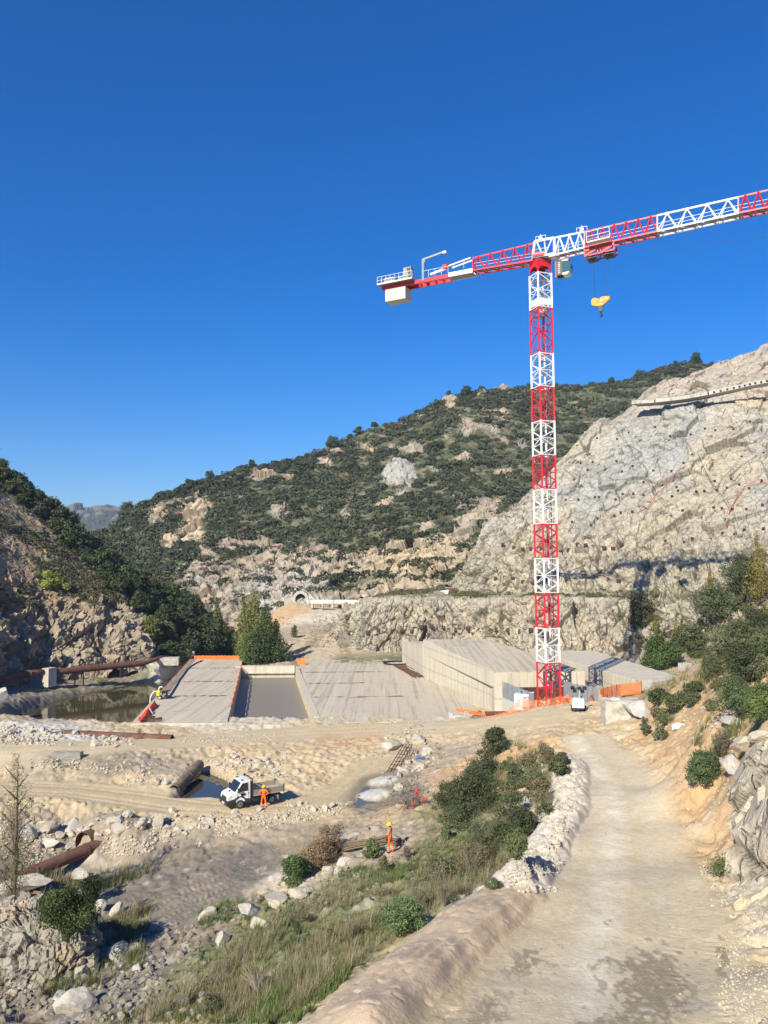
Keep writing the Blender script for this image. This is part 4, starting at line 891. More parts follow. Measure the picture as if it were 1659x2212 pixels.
for sx in (-1, 1):
    m = MB(); m.hexa([(sx*2.7, .3, 0), (sx*5.4, -.6, 0), (sx*5.4, 4, 0), (sx*2.7, 4, 0), (sx*2.7, .3, 4.0), (sx*5.4, -.6, 1.5 if sx > 0 else 2.2), (sx*5.4, 4, 2.4), (sx*2.7, 4, 4.3)] if sx > 0 else
                          [(-5.4, -.6, 0), (-2.7, .3, 0), (-2.7, 4, 0), (-5.4, 4, 0), (-5.4, -.6, 2.2), (-2.7, .3, 4.0), (-2.7, 4, 4.3), (-5.4, 4, 2.6)], OLDC); m.build('wing_wall', root)

# concrete beam along the top of the cliff, black blocks imitating the shade in its holes
bl = [(1372, 872, 231.5), (1420, 869, 227), (1480, 862, 223), (1530, 853, 220), (1580, 842, 218), (1620, 833, 216.5), (1665, 825, 215), (1760, 808, 211)]
root = thing('concrete_beam', 'long pale concrete anchor beam running across the upper right cliff', 'beam', tuple(at(1372, 872, d=231.5)))
b0 = Vector(root.location); Bp = [Vector(at(x, y, d=d-3.5))-b0 for x, y, d in bl]; m = MB()
for a, b in zip(Bp[:-1], Bp[1:]): m.bar(a, b + (b-a).normalized()*.1, 5.0, OLDC, 1.0)
m.build('beam_body', root)
for i in range(26):
    t = i/25*(len(Bp)-1.001); j = int(t); q = Bp[j].lerp(Bp[j+1], t-j); m = MB(); m.box(q+Vector((0, -2.55, .05)), (.45, .5, .45), DARK); m.build('hole_shade_block', root)
# red cables snaking down the netted rock
def cliff_at(px, py, off=.35):
    G_, N__, X_, Y_ = CLF; s_ = (slice(None, None, 3),)*2
    dd = (X_[s_]-px)**2+(Y_[s_]-py)**2; k = np.unravel_index(np.argmin(dd), dd.shape); return Vector(G_[s_][k]+N__[s_][k]*off)
redc = plain('red_cable', (.45, .06, .04), .5)
for pts, lab in ((((1659, 1055), (1610, 1062), (1597, 1085), (1580, 1120), (1572, 1150)), 'red cable hanging down the netted cliff near the right edge'),
                 (((1500, 1015), (1470, 1025), (1440, 1045), (1415, 1080), (1400, 1105), (1383, 1125)), 'longer red cable crossing the pale rock right of the crane mast')):
    q = [cliff_at(x, y, .5) for x, y in pts]; m = MB(); m.tube(q, .09, redc, 5); tag(m.build('red_cable'), lab, 'cable')
# thin cables of the rock net, crossing diagonally over the upper cliff
m = MB(); netc = plain('net_cable', (.10, .095, .09), .7)
for k in range(26):
    x0 = 1230+k*22+(k % 3)*5; y0 = (1190, 1120, 1060)[k % 3]; dx = 150 if k % 2 else -110; dy = -170; q = []
    for i in range(13):
        x, y = x0+dx*i/12, y0+dy*i/12
        if 1225 < x < 1690 and y > 905: q.append(cliff_at(x, y, .3))
    if len(q) > 2: m.tube(q, .035, netc, 3)
tag(m.build('cable_net'), 'thin dark cable net stretched over the upper cliff', 'rock net')
# rock-bolt plates in rows on the cliff
pm = MB(); pm.box((0, 0, 0), (.85, .35, .85), RUSTD); pm.box((0, -.25, 0), (.3, .3, .3), DARK); plate = pm.mesh('anchor_plate')
rows = []
for k in range(19): rows.append((748+k*23.5+random.uniform(-3, 3), 1357+random.uniform(-3, 3)+.9*abs(k-9), 1.05, 'row of rusty anchor plates along the rock wall behind the blocks'))
for k in range(14): rows.append((1092+k*19.5, 1188+random.uniform(-2, 2)-k*.1, 1.0, 'level row of anchor plates halfway up the cliff left of the mast shadow'))
for k in range(16): rows.append((1052+k*19, 1251+random.uniform(-3, 3)+k*.3, .95, 'row of anchor plates just above the rock bench'))
r_ = random.Random(4)
for (x0, x1, y0, y1, n) in ((1215, 1659, 925, 955, 14), (1240, 1659, 985, 1010, 16), (1215, 1659, 1055, 1085, 18), (1230, 1659, 1110, 1140, 16), (1380, 1659, 1035, 1050, 8), (1400, 1659, 1150, 1175, 9), (1215, 1500, 1020, 1035, 8)):
    for k in range(n):
        f = (k+.5)/n; rows.append((x0+(x1-x0)*f+r_.uniform(-8, 8), y0+(y1-y0)*(1-f)*.9+r_.uniform(-7, 7), .62, 'small dark rock bolt plates dotted over the netted upper cliff'))
for (x, y, s_, lab) in rows:
    q = cliff_at(x, y, .25)
    if q.y > 245: continue
    o = obj('anchor_plate', plate); o.location = q; o.scale = (s_, s_, s_); o.rotation_euler = (-.35, 0, -.2)
    tag(o, lab, 'anchor plate', lab.replace('row of ', 'plates: ') if 'row' in lab else 'small bolt plates on the upper cliff')
# ================================================================ TOWER CRANE
RED = plain('crane_red', (.60, .02, .035), .4, var=.16, vscale=1.5); CWH = plain('crane_white', (.80, .80, .79), .4, var=.08, vscale=1.5)
GREY = plain('crane_grey', (.30, .31, .33), .5); DKG = plain('dark_grey', (.07, .075, .08), .6); CBLK = plain('counterweight_concrete', (.55, .54, .50), .85, var=.1)
YEL = mat('hook_yellow', (.75, .36, .05), .5, var=.1); GLAS = plain('tinted_glass', (.03, .12, .14), .08, spec=.8); BLK = plain('black_paint', (.015, .015, .018), .4)
a21 = math.radians(21); MS = 2.15
NL = Vector(at(1180.5, 1513, d=104)); NL.z = 0
ux, uy = Vector((math.cos(a21), math.sin(a21), 0)), Vector((-math.sin(a21), math.cos(a21), 0))
LEG = [NL, NL+ux*MS, NL+ux*MS+uy*MS, NL+uy*MS]; MC = (LEG[0]+LEG[2])/2
crane = thing('tower_crane', 'very tall red and white tower crane with a lattice mast and long jib', 'tower crane', tuple(MC)); CI = -MC
def cp(name, mb, parent=crane, smooth=False):
    o = mb.build(name, parent, smooth)
    if parent is crane: o.location = CI
    return o
ys = [585.5, 661, 759.7, 833, 906.5, 981.6, 1055, 1130.6, 1204.6, 1281, 1357, 1432.5, 1530]
zs = [at(1180, y, d=104)[2] for y in ys]; zs[-1] = .3
def lattice(b, z0, z1, m, n, leg=.22, dg=.11):
    for q in LEG: b.bar(q+Vector((0, 0, z0)), q+Vector((0, 0, z1)), leg, m)
    for f in range(4):
        A, B = LEG[f], LEG[(f+1) % 4]
        for z in (z1-.1,): b.bar(A+Vector((0, 0, z)), B+Vector((0, 0, z)), dg, m)
        for k in range(n):
            za, zb = z1-.15-(z1-z0-.2)*k/n, z1-.15-(z1-z0-.2)*(k+1)/n
            P_, Q_ = (A, B) if (k+f % 2) % 2 == 0 else (B, A); b.bar(P_+Vector((0, 0, za)), Q_+Vector((0, 0, zb)), dg, m)
            if k % 2 == 1: b.bar(A+Vector((0, 0, zb)), B+Vector((0, 0, zb)), dg*.8, m)
for i in range(12):
    z1, z0 = zs[i], zs[i+1]; m = CWH if i % 2 == 0 else RED; b = MB(); lattice(b, z0, z1, m, 4)
    if i == 0:
        for f in range(4):
            A, B = LEG[f], LEG[(f+1) % 4]; b.bar(A+Vector((0, 0, z0+.75)), B+Vector((0, 0, z0+.75)), .12, m, .9)
    s = cp('mast_section', b)
    if i == 0: s['label'] = 'topmost white mast section under the slewing ring'
    c = MB(); lad = MC + ux*.45 + uy*.1
    for sx in (-.22, .22): c.bar(lad+ux*sx+Vector((0, 0, z0)), lad+ux*sx+Vector((0, 0, z1)), .05, GREY)
    k = z0+.2
    while k < z1: c.bar(lad-ux*.22+Vector((0, 0, k)), lad+ux*.22+Vector((0, 0, k)), .035, GREY); k += .35
    lo_ = c.build('ladder', s)
    c = MB(); zp = z1-1.1; c.box(MC+Vector((0, 0, zp))-ux*.35, (1.1, 1.5, .06), GREY, a21); c.bar(MC-ux*.9+uy*.6+Vector((0, 0, zp+.9)), MC+ux*.1+uy*.6+Vector((0, 0, zp+.9)), .05, GREY); c.build('rest_platform', s)
b = MB(); cb = MC-uy*.95+ux*.35
b.tube([cb+Vector((0, 0, .3)), cb+Vector((0, 0, zs[0]+.5))], .075, DKG, 6); cp('power_cable', b)
b = MB()
for q in LEG: b.box(q+Vector((0, 0, .15)), (1.0, 1.0, .5), DKG, a21)
b.bar(LEG[0]+Vector((0, 0, .4)), LEG[2]+Vector((0, 0, .4)), .4, DKG); b.bar(LEG[1]+Vector((0, 0, .4)), LEG[3]+Vector((0, 0, .4)), .4, DKG); cp('base_frame', b)

# slewing part: everything above turns with the jib
JA = math.radians(27); ju = Vector((math.cos(JA), -math.sin(JA), 0)); jn = Vector((math.sin(JA), math.cos(JA), 0))
def J(px, py, off=0.):
    r = Vector(rays(px, py)); o_ = Vector((0, 0, CAMZ)); t = (MC-o_).dot(jn)/r.dot(jn); return o_ + r*t + jn*off
def Jn(px, py, off): # picture point lying on the plane `off` metres behind (+) or before (-) the jib's middle plane
    r = Vector(rays(px, py)); o_ = Vector((0, 0, CAMZ)); t = ((MC-o_).dot(jn)+off)/r.dot(jn); return o_ + r*t
ZT = zs[0]
b = MB(); Rs = Matrix.Rotation(a21, 3, 'Z')
for f in range(4):
    A, B = LEG[f]+Vector((0, 0, ZT)), LEG[(f+1) % 4]+Vector((0, 0, ZT)); t = B-A
    b.add([A, A+Vector((0, 0, 1.5)), A+t*.25+Vector((0, 0, 1.75)), A+t*.75+Vector((0, 0, 1.75)), B+Vector((0, 0, 1.5)), B, B-t*.14+Vector((0, 0, 0.5)), B-t*.3+Vector((0, 0, .85)), A+t*.3+Vector((0, 0, .85)), A+t*.14+Vector((0, 0, .5))], [tuple(range(10))], RED)
b.box(MC+Vector((0, 0, ZT+1.75)), (2.2, 2.2, .35), RED, a21); b.lathe([(1.15, 0), (1.25, .2), (1.15, .45)], MC+Vector((0, 0, ZT+1.95)), DKG, 24)
b.hexa([MC+Vector((0, 0, ZT+2.3))+ju*x*1.0+jn*y*.95 for x, y in ((-1, -1), (1, -1), (1, 1), (-1, 1))]+[MC+Vector((0, 0, ZT+3.0))+ju*x*.75+jn*y*.8 for x, y in ((-1, -1), (1, -1), (1, 1), (-1, 1))], RED)
cp('slewing_ring', b)

JW = .85
def truss(name, pts, m, n, tag_=None, apex=True, wr=.12, ch=.2):
    """pts: left/right ends as ((px,top,bottom),(px,top,bottom)); bottom is the near chord"""
    (x0, t0, b0), (x1, t1, b1) = pts; b = MB()
    nb = [Jn(x0, b0, -JW), Jn(x1, b1, -JW)]; fb = [q+jn*2*JW for q in nb]; tp = [J(x0, t0), J(x1, t1)]
    for A, B in ((nb[0], nb[1]), (fb[0], fb[1])): b.bar(A, B, ch, m)
    b.bar(tp[0], tp[1], ch, m)
    for k in range(n):
        f0, f1, fm = k/n, (k+1)/n, (k+.5)/n; T = tp[0].lerp(tp[1], fm)
        for E in (nb, fb):
            b.bar(E[0].lerp(E[1], f0), T, wr, m); b.bar(T, E[0].lerp(E[1], f1), wr, m)
        b.bar(nb[0].lerp(nb[1], f0), fb[0].lerp(fb[1], f1), wr*.7, m); b.bar(nb[0].lerp(nb[1], f1), fb[0].lerp(fb[1], f1), wr*.8, m)
        b.bar(T-Vector((0, 0, .1)), T+Vector((0, 0, .12)), .3, m)
    for E in (0, 1): b.bar(nb[E], tp[E], wr, m); b.bar(fb[E], tp[E], wr, m)
    b.bar(nb[0], fb[0], wr, m)
    o = cp(name, b)
    c = MB(); up = Vector((0, 0, .75))        # walkway and its thin handrail inside the truss
    c.bar(nb[0].lerp(fb[0], .5)+Vector((0, 0, .1)), nb[1].lerp(fb[1], .5)+Vector((0, 0, .1)), .9, GREY, .05); c.bar(nb[0].lerp(fb[0], .28)+up, nb[1].lerp(fb[1], .28)+up, .035, CWH); c.bar(nb[0].lerp(fb[0], .28)+up*1.6, nb[1].lerp(fb[1], .28)+up*1.6, .035, CWH)
    c.build('walkway', o)
    return o
truss('jib_section', ((1198, 514, 551), (1262.5, 501, 534.5)), CWH, 3)
truss('jib_section', ((1263.5, 501, 534.2), (1419, 466, 500)), RED, 6)
truss('jib_section', ((1420, 465.6, 499.6), (1595, 426.4, 460.5)), CWH, 4)
truss('jib_section', ((1596, 426, 460.2), (1740, 392, 431)), RED, 5)
truss('jib_section', ((1741, 391.8, 430.8), (1950, 345, 384)), CWH, 5)
truss('jib_section', ((1951, 345, 384), (2180, 293, 333)), RED, 5)
# pivot section: white plated frame above the slewing ring
b = MB(); n0, n1 = Jn(1151, 560, -JW), Jn(1197.5, 551.3, -JW); f0, f1 = n0+jn*2*JW, n1+jn*2*JW; t0, t1 = J(1155, 522), J(1197, 514)
for A, B in ((n0, n1), (f0, f1)): b.bar(A+Vector((0, 0, .15)), B+Vector((0, 0, .15)), .12, CWH, .5)
b.bar(t0, t1, .3, CWH, .3)
for A, T in ((n0, t0), (n1, t1), (f0, t0), (f1, t1)): b.bar(A, T, .3, CWH, .16)
b.bar(n0.lerp(n1, .5), t0.lerp(t1, .9), .14, CWH); b.bar(n0.lerp(n1, .5), t0.lerp(t1, .1), .14, CWH); b.bar(f0.lerp(f1, .5), t0.lerp(t1, .5), .16, CWH)
b.bar(n0.lerp(f0, .5), n1.lerp(f1, .5), 1.6, CWH, .08)
cp('pivot_frame', b)
for x, y in ((1168, 518), (1257, 499)):
    q = J(x, y); b = MB(); h = .55
    b.bar(q-ju*.7+Vector((0, 0, h)), q+ju*.7+Vector((0, 0, h)), .05, CWH); b.bar(q-ju*.7+Vector((0, 0, h)), q-ju*.7, .05, CWH); b.bar(q+ju*.7+Vector((0, 0, h)), q+ju*.7, .05, CWH); b.bar(q, q+Vector((0, 0, h*1.4)), .08, CWH); b.box(q+Vector((0, 0, .2)), (.5, .3, .3), CWH, -JA); cp('top_bracket', b)
b = MB()
for A in (n0, n1):      # railing in front of the pivot frame
    b.bar(A-jn*.25, A-jn*.25+Vector((0, 0, 1.2)), .04, CWH)
for h in (.6, 1.2): b.bar(n0-jn*.25+Vector((0, 0, h)), n0.lerp(n1, .7)-jn*.25+Vector((0, 0, h)), .04, CWH)
b.bar(n0-jn*.15, n0.lerp(n1, .75)-jn*.15, .5, GREY, .05); cp('service_railing', b)
# counter jib
truss('counter_jib_truss', ((1021, 558, 584), (1153, 526, 562)), RED, 5)
b = MB(); n0, n1 = Jn(969, 594, -JW), Jn(1021, 584, -JW)
for k in (0, 1): b.bar(n0+jn*2*JW*k, n1+jn*2*JW*k, .14, CWH, .62)
b.bar(n0.lerp(n0+jn*2*JW, .5)-Vector((0, 0, .25)), n1.lerp(n1+jn*2*JW, .5)-Vector((0, 0, .25)), 1.6, GREY, .05)
for off in (-.5, .5): b.bar(J(972, 577, off), J(1019, 559.5, off), .17, CWH)
b.bar(J(985, 573, -.8), J(985, 585, -.8), .04, CWH); b.bar(J(1006, 565, -.8), J(1006, 583, -.8), .04, CWH)
cp('counter_jib_taper', b)
b = MB(); n0, n1 = Jn(825, 607, -JW), Jn(969, 597.5, -JW); n0 = Jn(825, 610, -JW); n1 = Jn(969, 596, -JW)
n0.z = n1.z - .05
for k in (0, 1): b.bar(n0+jn*2*JW*k, n1+jn*2*JW*k, .2, RED, .55)
for k in range(9):
    A, B = n0.lerp(n1, k/9), n0.lerp(n1, (k+1)/9); b.bar(A, B+jn*2*JW, .1, RED); b.bar(A, A+jn*2*JW, .12, RED)
cp('counter_jib_beam', b)
zc = n0.z
q0, q1 = n0.lerp(n1, .06), n0.lerp(n1, .37); b = MB()
A = [q0-jn*.2, q1-jn*.2, q1+jn*(2*JW+.2), q0+jn*(2*JW+.2)]
nsl = 5
for k in range(nsl):
    a, c = k/nsl, (k+.96)/nsl; v = [A[0].lerp(A[1], a), A[0].lerp(A[1], c), A[3].lerp(A[2], c), A[3].lerp(A[2], a)]
    b.hexa([x+Vector((0, 0, -2.2)) for x in v]+[x+Vector((0, 0, -.35)) for x in v], CBLK)
cp('counterweight', b)
b = MB(); pa, pb = n0-ju*.35, n0.lerp(n1, .5)
hw = JW+.75
def plat(a, c_, w0, w1, z, m=GREY): b.hexa([x+Vector((0, 0, z)) for x in (a-jn*w0, c_-jn*w0, c_+jn*(2*JW+w1), a+jn*(2*JW+w1))]+[x+Vector((0, 0, z+.1)) for x in (a-jn*w0, c_-jn*w0, c_+jn*(2*JW+w1), a+jn*(2*JW+w1))], m)
plat(pa, pb, .9, .4, .38); b.bar(pa-jn*.95+Vector((0, 0, .42)), pb-jn*.95+Vector((0, 0, .42)), .08, CWH, .2); cp('machinery_platform', b)
b = MB()
for k in range(9):
    q = pa.lerp(pb, k/8)-jn*.9+Vector((0, 0, .45)); b.bar(q, q+Vector((0, 0, 1.1)), .045, CWH)
for h in (.55, 1.1): b.bar(pa-jn*.9+Vector((0, 0, .45+h)), pb-jn*.9+Vector((0, 0, .45+h)), .04, CWH); b.bar(pa-jn*.9+Vector((0, 0, .45+h)), pa+jn*2.0+Vector((0, 0, .45+h)), .04, CWH)
q2 = n0.lerp(n1, .62); q3 = n1+Vector((0, 0, 0))
for k in range(5):
    q = q2.lerp(q3, k/4)-jn*.2+Vector((0, 0, .3)); b.bar(q, q+Vector((0, 0, 1.1)), .045, CWH)
b.bar(q2-jn*.2+Vector((0, 0, 1.4)), q3-jn*.2+Vector((0, 0, 1.4)), .04, CWH); cp('platform_railing', b)
b = MB(); q = n0.lerp(n1, .40)+jn*.2; b.box(q+Vector((0, 0, 1.5)), (1.25, .9, 2.0), GREY, -JA)
for h in (.9, 1.5, 2.1): b.box(q+Vector((0, 0, h))-jn*.47+ju*.25, (.6, .03, .5), DKG, -JA)
cp('control_cabinet', b)
b = MB(); q = n0.lerp(n1, .12)+jn*.2; b.box(q+Vector((0, 0, 1.0)), (1.5, 1.0, .8), CWH, -JA)
for k in range(6): b.box(q-ju*.6+ju*.24*k-jn*.52+Vector((0, 0, 1.1)), (.14, .04, .45), DKG, -JA)
b.tube([q+ju*1.0-jn*.4+Vector((0, 0, .9)), q+ju*1.0+jn*.8+Vector((0, 0, .9))], .42, DKG, 14); b.box(q+ju*1.9+Vector((0, 0, .95)), (.7, .8, .8), GREY, -JA); cp('hoist_winch', b)
b = MB(); q = n0.lerp(n1, .625)-jn*.1; top = Jn(913, 561, -.9); e = Jn(961, 543.5, -.9)
b.bar(Vector((top.x, top.y, zc)), top, .3, GREY, .3); b.bar(top, e, .22, GREY, .26); b.bar(top+Vector((0, 0, -.9)), top.lerp(e, .12), .16, GREY); b.box(e-Vector((0, 0, .12)), (.5, .4, .35), CWH, -JA)
b.tube([e-Vector((0, 0, .3)), e-Vector((0, 0, .6))], .05, DKG, 6); cp('davit_crane', b)
b = MB(); b.bar(Jn(930, 593, 0), Jn(965, 580, 0), .3, CWH, .3); b.box(Jn(962, 577, 0), (.7, .6, .6), RED, -JA); b.tube([Jn(969, 573, -.4), Jn(969, 573, .4)], .32, DKG, 14); cp('rope_drum', b)
# cab
cc = Jn(1219, 581, -.4); cab = link(bpy.data.objects.new('cab', None)); cab.parent = crane; cab.location = cc-MC; cab.rotation_euler = (0, 0, -JA)
prof = [(-.95, -.95), (.55, -1.0), (.95, -.55), (1.0, .35), (.75, .95), (-.95, 1.0)]
b = MB(); b.prism([(-.95, -1.0), (-.1, -1.0), (-.1, 1.0), (-.95, 1.0)], -.72, .72, BLK, lambda a, c_, d_: (a, d_, c_)); b.prism([(-.1, -1.0), (.5, -1.05), (.85, -.7), (-.1, -.75)], -.72, .72, CWH, lambda a, c_, d_: (a, d_, c_))
b.prism([(-.1, .88), (.75, .85), (.7, 1.0), (-.1, 1.0)], -.74, .74, CWH, lambda a, c_, d_: (a, d_, c_)); b.build('cab_body', cab)
b = MB(); b.prism([(-.09, -.74), (.84, -.69), (.98, -.3), (1.0, .35), (.76, .84), (-.09, .87)], -.70, .70, GLAS, lambda a, c_, d_: (a, d_, c_)); b.build('cab_window', cab)
b = MB()
for s_ in (-.71, .71): b.bar((.4, s_, -.72), (.4, s_, .86), .05, BLK); b.bar((-.09, s_, .1), (.99, s_, .1), .05, BLK)
b.bar((1.0, -.7, .35), (1.0, .7, .35), .05, BLK); b.build('window_frame', cab)
b = MB(); b.box((.1, -.2, 1.15), (1.3, .9, .18), RED); b.bar((-1.15, 0, 1.1), (-.2, 0, 1.1), .2, RED); b.bar((-1.15, 0, -1.0), (-.2, 0, -1.05), .2, DKG); b.bar((-1.1, 0, -1), (-1.1, 0, 1.2), .25, RED)
for x, y in ((.2, -.7), (.2, .7), (1.1, -.7), (1.1, .7)): b.bar((x, y, 1.0), (x, y, 1.25), .03, DKG)
b.bar((1.1, -.7, 1.25), (1.1, .7, 1.25), .03, DKG); b.build('cab_mount', cab)
def text_mesh(s, size, m, name='lettering'):
    cu = bpy.data.curves.new(name, 'FONT'); cu.body = s; cu.size = size; cu.extrude = .004; cu.align_x = 'CENTER'; cu.align_y = 'CENTER'; cu.resolution_u = 2
    t = bpy.data.objects.new(name, cu); link(t); bpy.context.view_layer.update(); me = bpy.data.meshes.new_from_object(t); bpy.data.objects.remove(t); me.materials.clear(); me.materials.append(m); return me
o = obj('lettering', text_mesh('POTAIN', .42, CWH), cab); o.location = (-.52, -.735, 0); o.rotation_euler = Euler((math.pi/2, -math.pi/2, 0))
# trolley and hook block
tp_ = J(1297, 537); root_t = link(bpy.data.objects.new('trolley', None)); root_t.parent = crane; root_t.location = tp_-MC; root_t.rotation_euler = (0, math.radians(-3), -JA)
b = MB()
for y in (-1.05, 1.05):
    b.bar((-2.0, y, -.25), (2.0, y, -.25), .14, RED, .25); b.bar((-2.0, y, -1.0), (2.0, y, -1.0), .12, RED, .18)
    for x in (-1.95, -.2, .2, 1.95): b.bar((x, y, -1.05), (x, y, .1), .12, RED)
for x in (-1.9, -.3, .3, 1.9): b.bar((x, -1.05, -1.0), (x, 1.05, -1.0), .12, RED)
for x in (-1.1, 1.1): b.bar((x-.7, -1.1, -.95), (x+.6, -1.1, -.4), .2, RED, .3); b.tube([(x, -.3, -1.15), (x, .3, -1.15)], .4, DKG, 14); b.box((x, 0, -1.3), (1.3, 1.9, .08), DKG)
b.build('trolley_frame', root_t)
b = MB(); b.box((.2, -1.75, .35), (3.0, 1.1, .14), CWH)
for x in (-1.3, .2, 1.7):
    for h in (0,): b.bar((x, -2.25, .4), (x, -2.25, 1.75), .05, CWH)
for h in (1.1, 1.75): b.bar((-1.3, -2.25, h), (1.7, -2.25, h), .05, CWH); b.bar((-1.3, -2.25, h), (-1.3, -1.3, h), .05, CWH); b.bar((1.7, -2.25, h), (1.7, -1.3, h), .05, CWH)
b.build('maintenance_basket', root_t)
hk = J(1297.5, 652); root_h = link(bpy.data.objects.new('hook_block', None)); root_h.parent = crane; root_h.location = hk-MC; root_h.rotation_euler = (0, 0, -JA)
b = MB(); pr = [(-1.15, .45), (-.95, .6), (-.5, .55), (-.2, .35), (.2, .62), (.6, .58), (1.15, .55), (1.2, .1), (.3, -.55), (-.3, -.62), (-1.1, -.35), (-1.2, 0)]
for y in (-.22, .14): b.prism(pr, y, y+.08, YEL, lambda a, c_, d_: (a, d_, c_))
for x in (-.7, .7): b.tube([(x, -.12, .15), (x, .12, .15)], .38, YEL, 16)
for x, z in ((-.75, .1), (.1, .2), (.8, .25), (0, -.3)): b.tube([(x, -.26, z), (x, -.2, z)], .10, CWH, 8)
for k in range(5): b.bar((-1.0+k*.18, -.235, .35-k*.03), (-.75+k*.18, -.235, -.2), .05, BLK, .02)
b.bar((-.2, -.235, -.25), (1.1, -.235, .05), .05, BLK, .02); b.build('sheave_plates', root_h)
b = MB(); b.box((0, 0, -.95), (.5, .3, .75), DKG); b.tube([(0, 0, -1.3), (0, 0, -1.55), (.02, 0, -1.7), (.16, 0, -1.85), (.1, 0, -2.0), (-.08, 0, -2.03), (-.2, 0, -1.9)], [.08, .09, .09, .1, .1, .08, .04], BLK, 8); b.build('hook', root_h)
b = MB()
for x, y in ((-.75, -.1), (.75, -.1), (-.75, .1), (.75, .1)):
    h0 = hk+ju*x+jn*y+Vector((0, 0, .3)); t0_ = tp_+ju*x*1.3+jn*y*2-Vector((0, 0, 1.1)); b.tube([h0, t0_], .018, DKG, 5)
b.tube([tp_+ju*1.9-Vector((0, 0, .9)), J(2100, 470)], .02, DKG, 5)
cp('hoist_rope', b)
# ================================================================ VEHICLES, MACHINES, PEOPLE
def shadow_free(): pass
VWH = plain('van_white', (.78, .79, .80), .25, spec=.6, var=.02); PLAS = plain('black_plastic', (.03, .03, .034), .55); TYRE = plain('tyre_rubber', (.03, .028, .026), .85)
DGLS = plain('dark_window', (.015, .02, .022), .08, spec=.9, var=0); ALU = mat('dusty_aluminium', (.34, .32, .29), .5, .3, var=.15, vscale=3); LAMP = plain('lamp_lens', (.6, .62, .62), .15, spec=.8)
BEDF = mat('dusty_bed_floor', (.42, .36, .28), .85, var=.15, vscale=2)
def wheel(parent, x, y, z, r, w, rim_m, name='wheel', dual=False):
    root = link(bpy.data.objects.new(name, None)); root.parent = parent; root.location = (x, y, z); s = 1 if y > 0 else -1
    b = MB(); n = 22; prof = [(r*.62, -w/2), (r*.93, -w/2), (r, -w*.3), (r, w*.3), (r*.93, w/2), (r*.62, w/2)]
    vs = []; fs = []
    for a, c in prof: vs += [(a*math.cos(2*math.pi*k/n), c, a*math.sin(2*math.pi*k/n)) for k in range(n)]
    for i in range(len(prof)-1):
        for k in range(n): p, q = i*n+k, i*n+(k+1) % n; fs.append((p, p+n, q+n, q))
    b.add(vs, fs, TYRE); b.build('tyre', root, True)
    b = MB(); b.tube([(0, s*(w*.1), 0), (0, s*(w*.42), 0)], [r*.62, r*.6], rim_m, 18); b.tube([(0, s*w*.42, 0), (0, s*w*.62, 0)], [r*.3, r*.2], DKG, 10)
    for k in range(6): a = k*math.pi/3; b.tube([(r*.45*math.cos(a), s*w*.42, r*.45*math.sin(a)), (r*.45*math.cos(a), s*w*.46, r*.45*math.sin(a))], r*.07, DKG, 6)
    b.build('rim', root)
    return root
fwd = Vector(at(522.7, 1747, z=.02))-Vector(at(583.8, 1736.5, z=.02)); trz = math.atan2(fwd.y, fwd.x)
sd_ = Vector((-math.sin(trz), math.cos(trz), 0)); fw = Vector((math.cos(trz), math.sin(trz), 0))
tc_ = (Vector(at(522.7, 1747, z=.02))+Vector(at(583.8, 1736.5, z=.02)))/2 - sd_*.9
tz = float(np.mean(gz([tc_.x+fw.x*s+sd_.x*t for s in (-1.3, 1.4) for t in (-.8, .8)], [tc_.y+fw.y*s+sd_.y*t for s in (-1.3, 1.4) for t in (-.8, .8)])))
truck = thing('tipper_truck', 'white cab tipper truck with a grey open bed parked on the dirt track', 'truck', (tc_.x, tc_.y, tz), trz)
WB = 1.42
def pr(b, poly, y0, y1, m): b.prism(poly, y0, y1, m, lambda a, c, d: (a, d, c))
b = MB()
# cab shell: lower body, sloping bonnet, pillars and roof (windows are separate panes set 3 mm proud)
pr(b, [(.50, .55), (2.40, .55), (2.50, .80), (2.46, 1.08), (2.30, 1.22), (1.78, 1.42), (1.30, 2.10), (1.18, 2.20), (.50, 2.22)], -.88, .88, VWH)
o = b.build('cab', truck, False, .05)
for f in o.data.polygons: pass
b = MB(); pr(b, [(1.86, 1.395), (1.81, 1.37), (1.30, 2.075), (1.345, 2.085)], -.78, .78, DGLS); b.build('windscreen', truck)
for s in (-1, 1):
    b = MB(); y = .88*s; y1 = .892*s; pr(b, [(.72, 1.38), (1.60, 1.38), (1.66, 1.46), (1.24, 2.03), (.74, 2.06)], min(y, y1), max(y, y1), DGLS); b.build('side_window', truck)
    b = MB(); b.box((.70, .895*s, 1.2), (.12, .03, .05), PLAS); b.build('door_handle', truck)
    b = MB(); pr(b, [(.66, .62), (.68, .62), (.68, 2.08), (.66, 2.08)], min(y, y1), max(y, y1), PLAS); pr(b, [(1.62, .62), (1.64, .62), (1.64, 1.4), (1.62, 1.4)], min(y, y1), max(y, y1), PLAS); b.build('door_seam', truck)
    b = MB(); b.box((1.62, 1.08*s, 1.55), (.12, .22, .34), PLAS); b.bar((1.55, .88*s, 1.45), (1.6, 1.05*s, 1.5), .05, PLAS); b.build('mirror', truck)
    b = MB(); pr(b, [(2.16, 1.02), (2.47, .90), (2.44, 1.05), (2.20, 1.20)], *sorted((.62*s, .90*s)), LAMP); b.build('headlight', truck)
    b = MB(); pr(b, [(.5, .40), (.95, .40), (1.0, .62), (1.06, .78), (1.42, .98), (1.78, .78), (1.86, .55), (2.46, .36), (2.55, .60), (2.52, .78), (1.9, .86), (1.62, 1.03), (1.2, 1.03), (.95, .80), (.5, .72)], *sorted((.895*s, .915*s)), PLAS); b.build('side_cladding', truck)
    b = MB(); b.box((1.9, .62*s, 2.25) if False else (1.15, .62*s, 2.23), (.22, .12, .08), PLAS); b.build('roof_marker', truck)
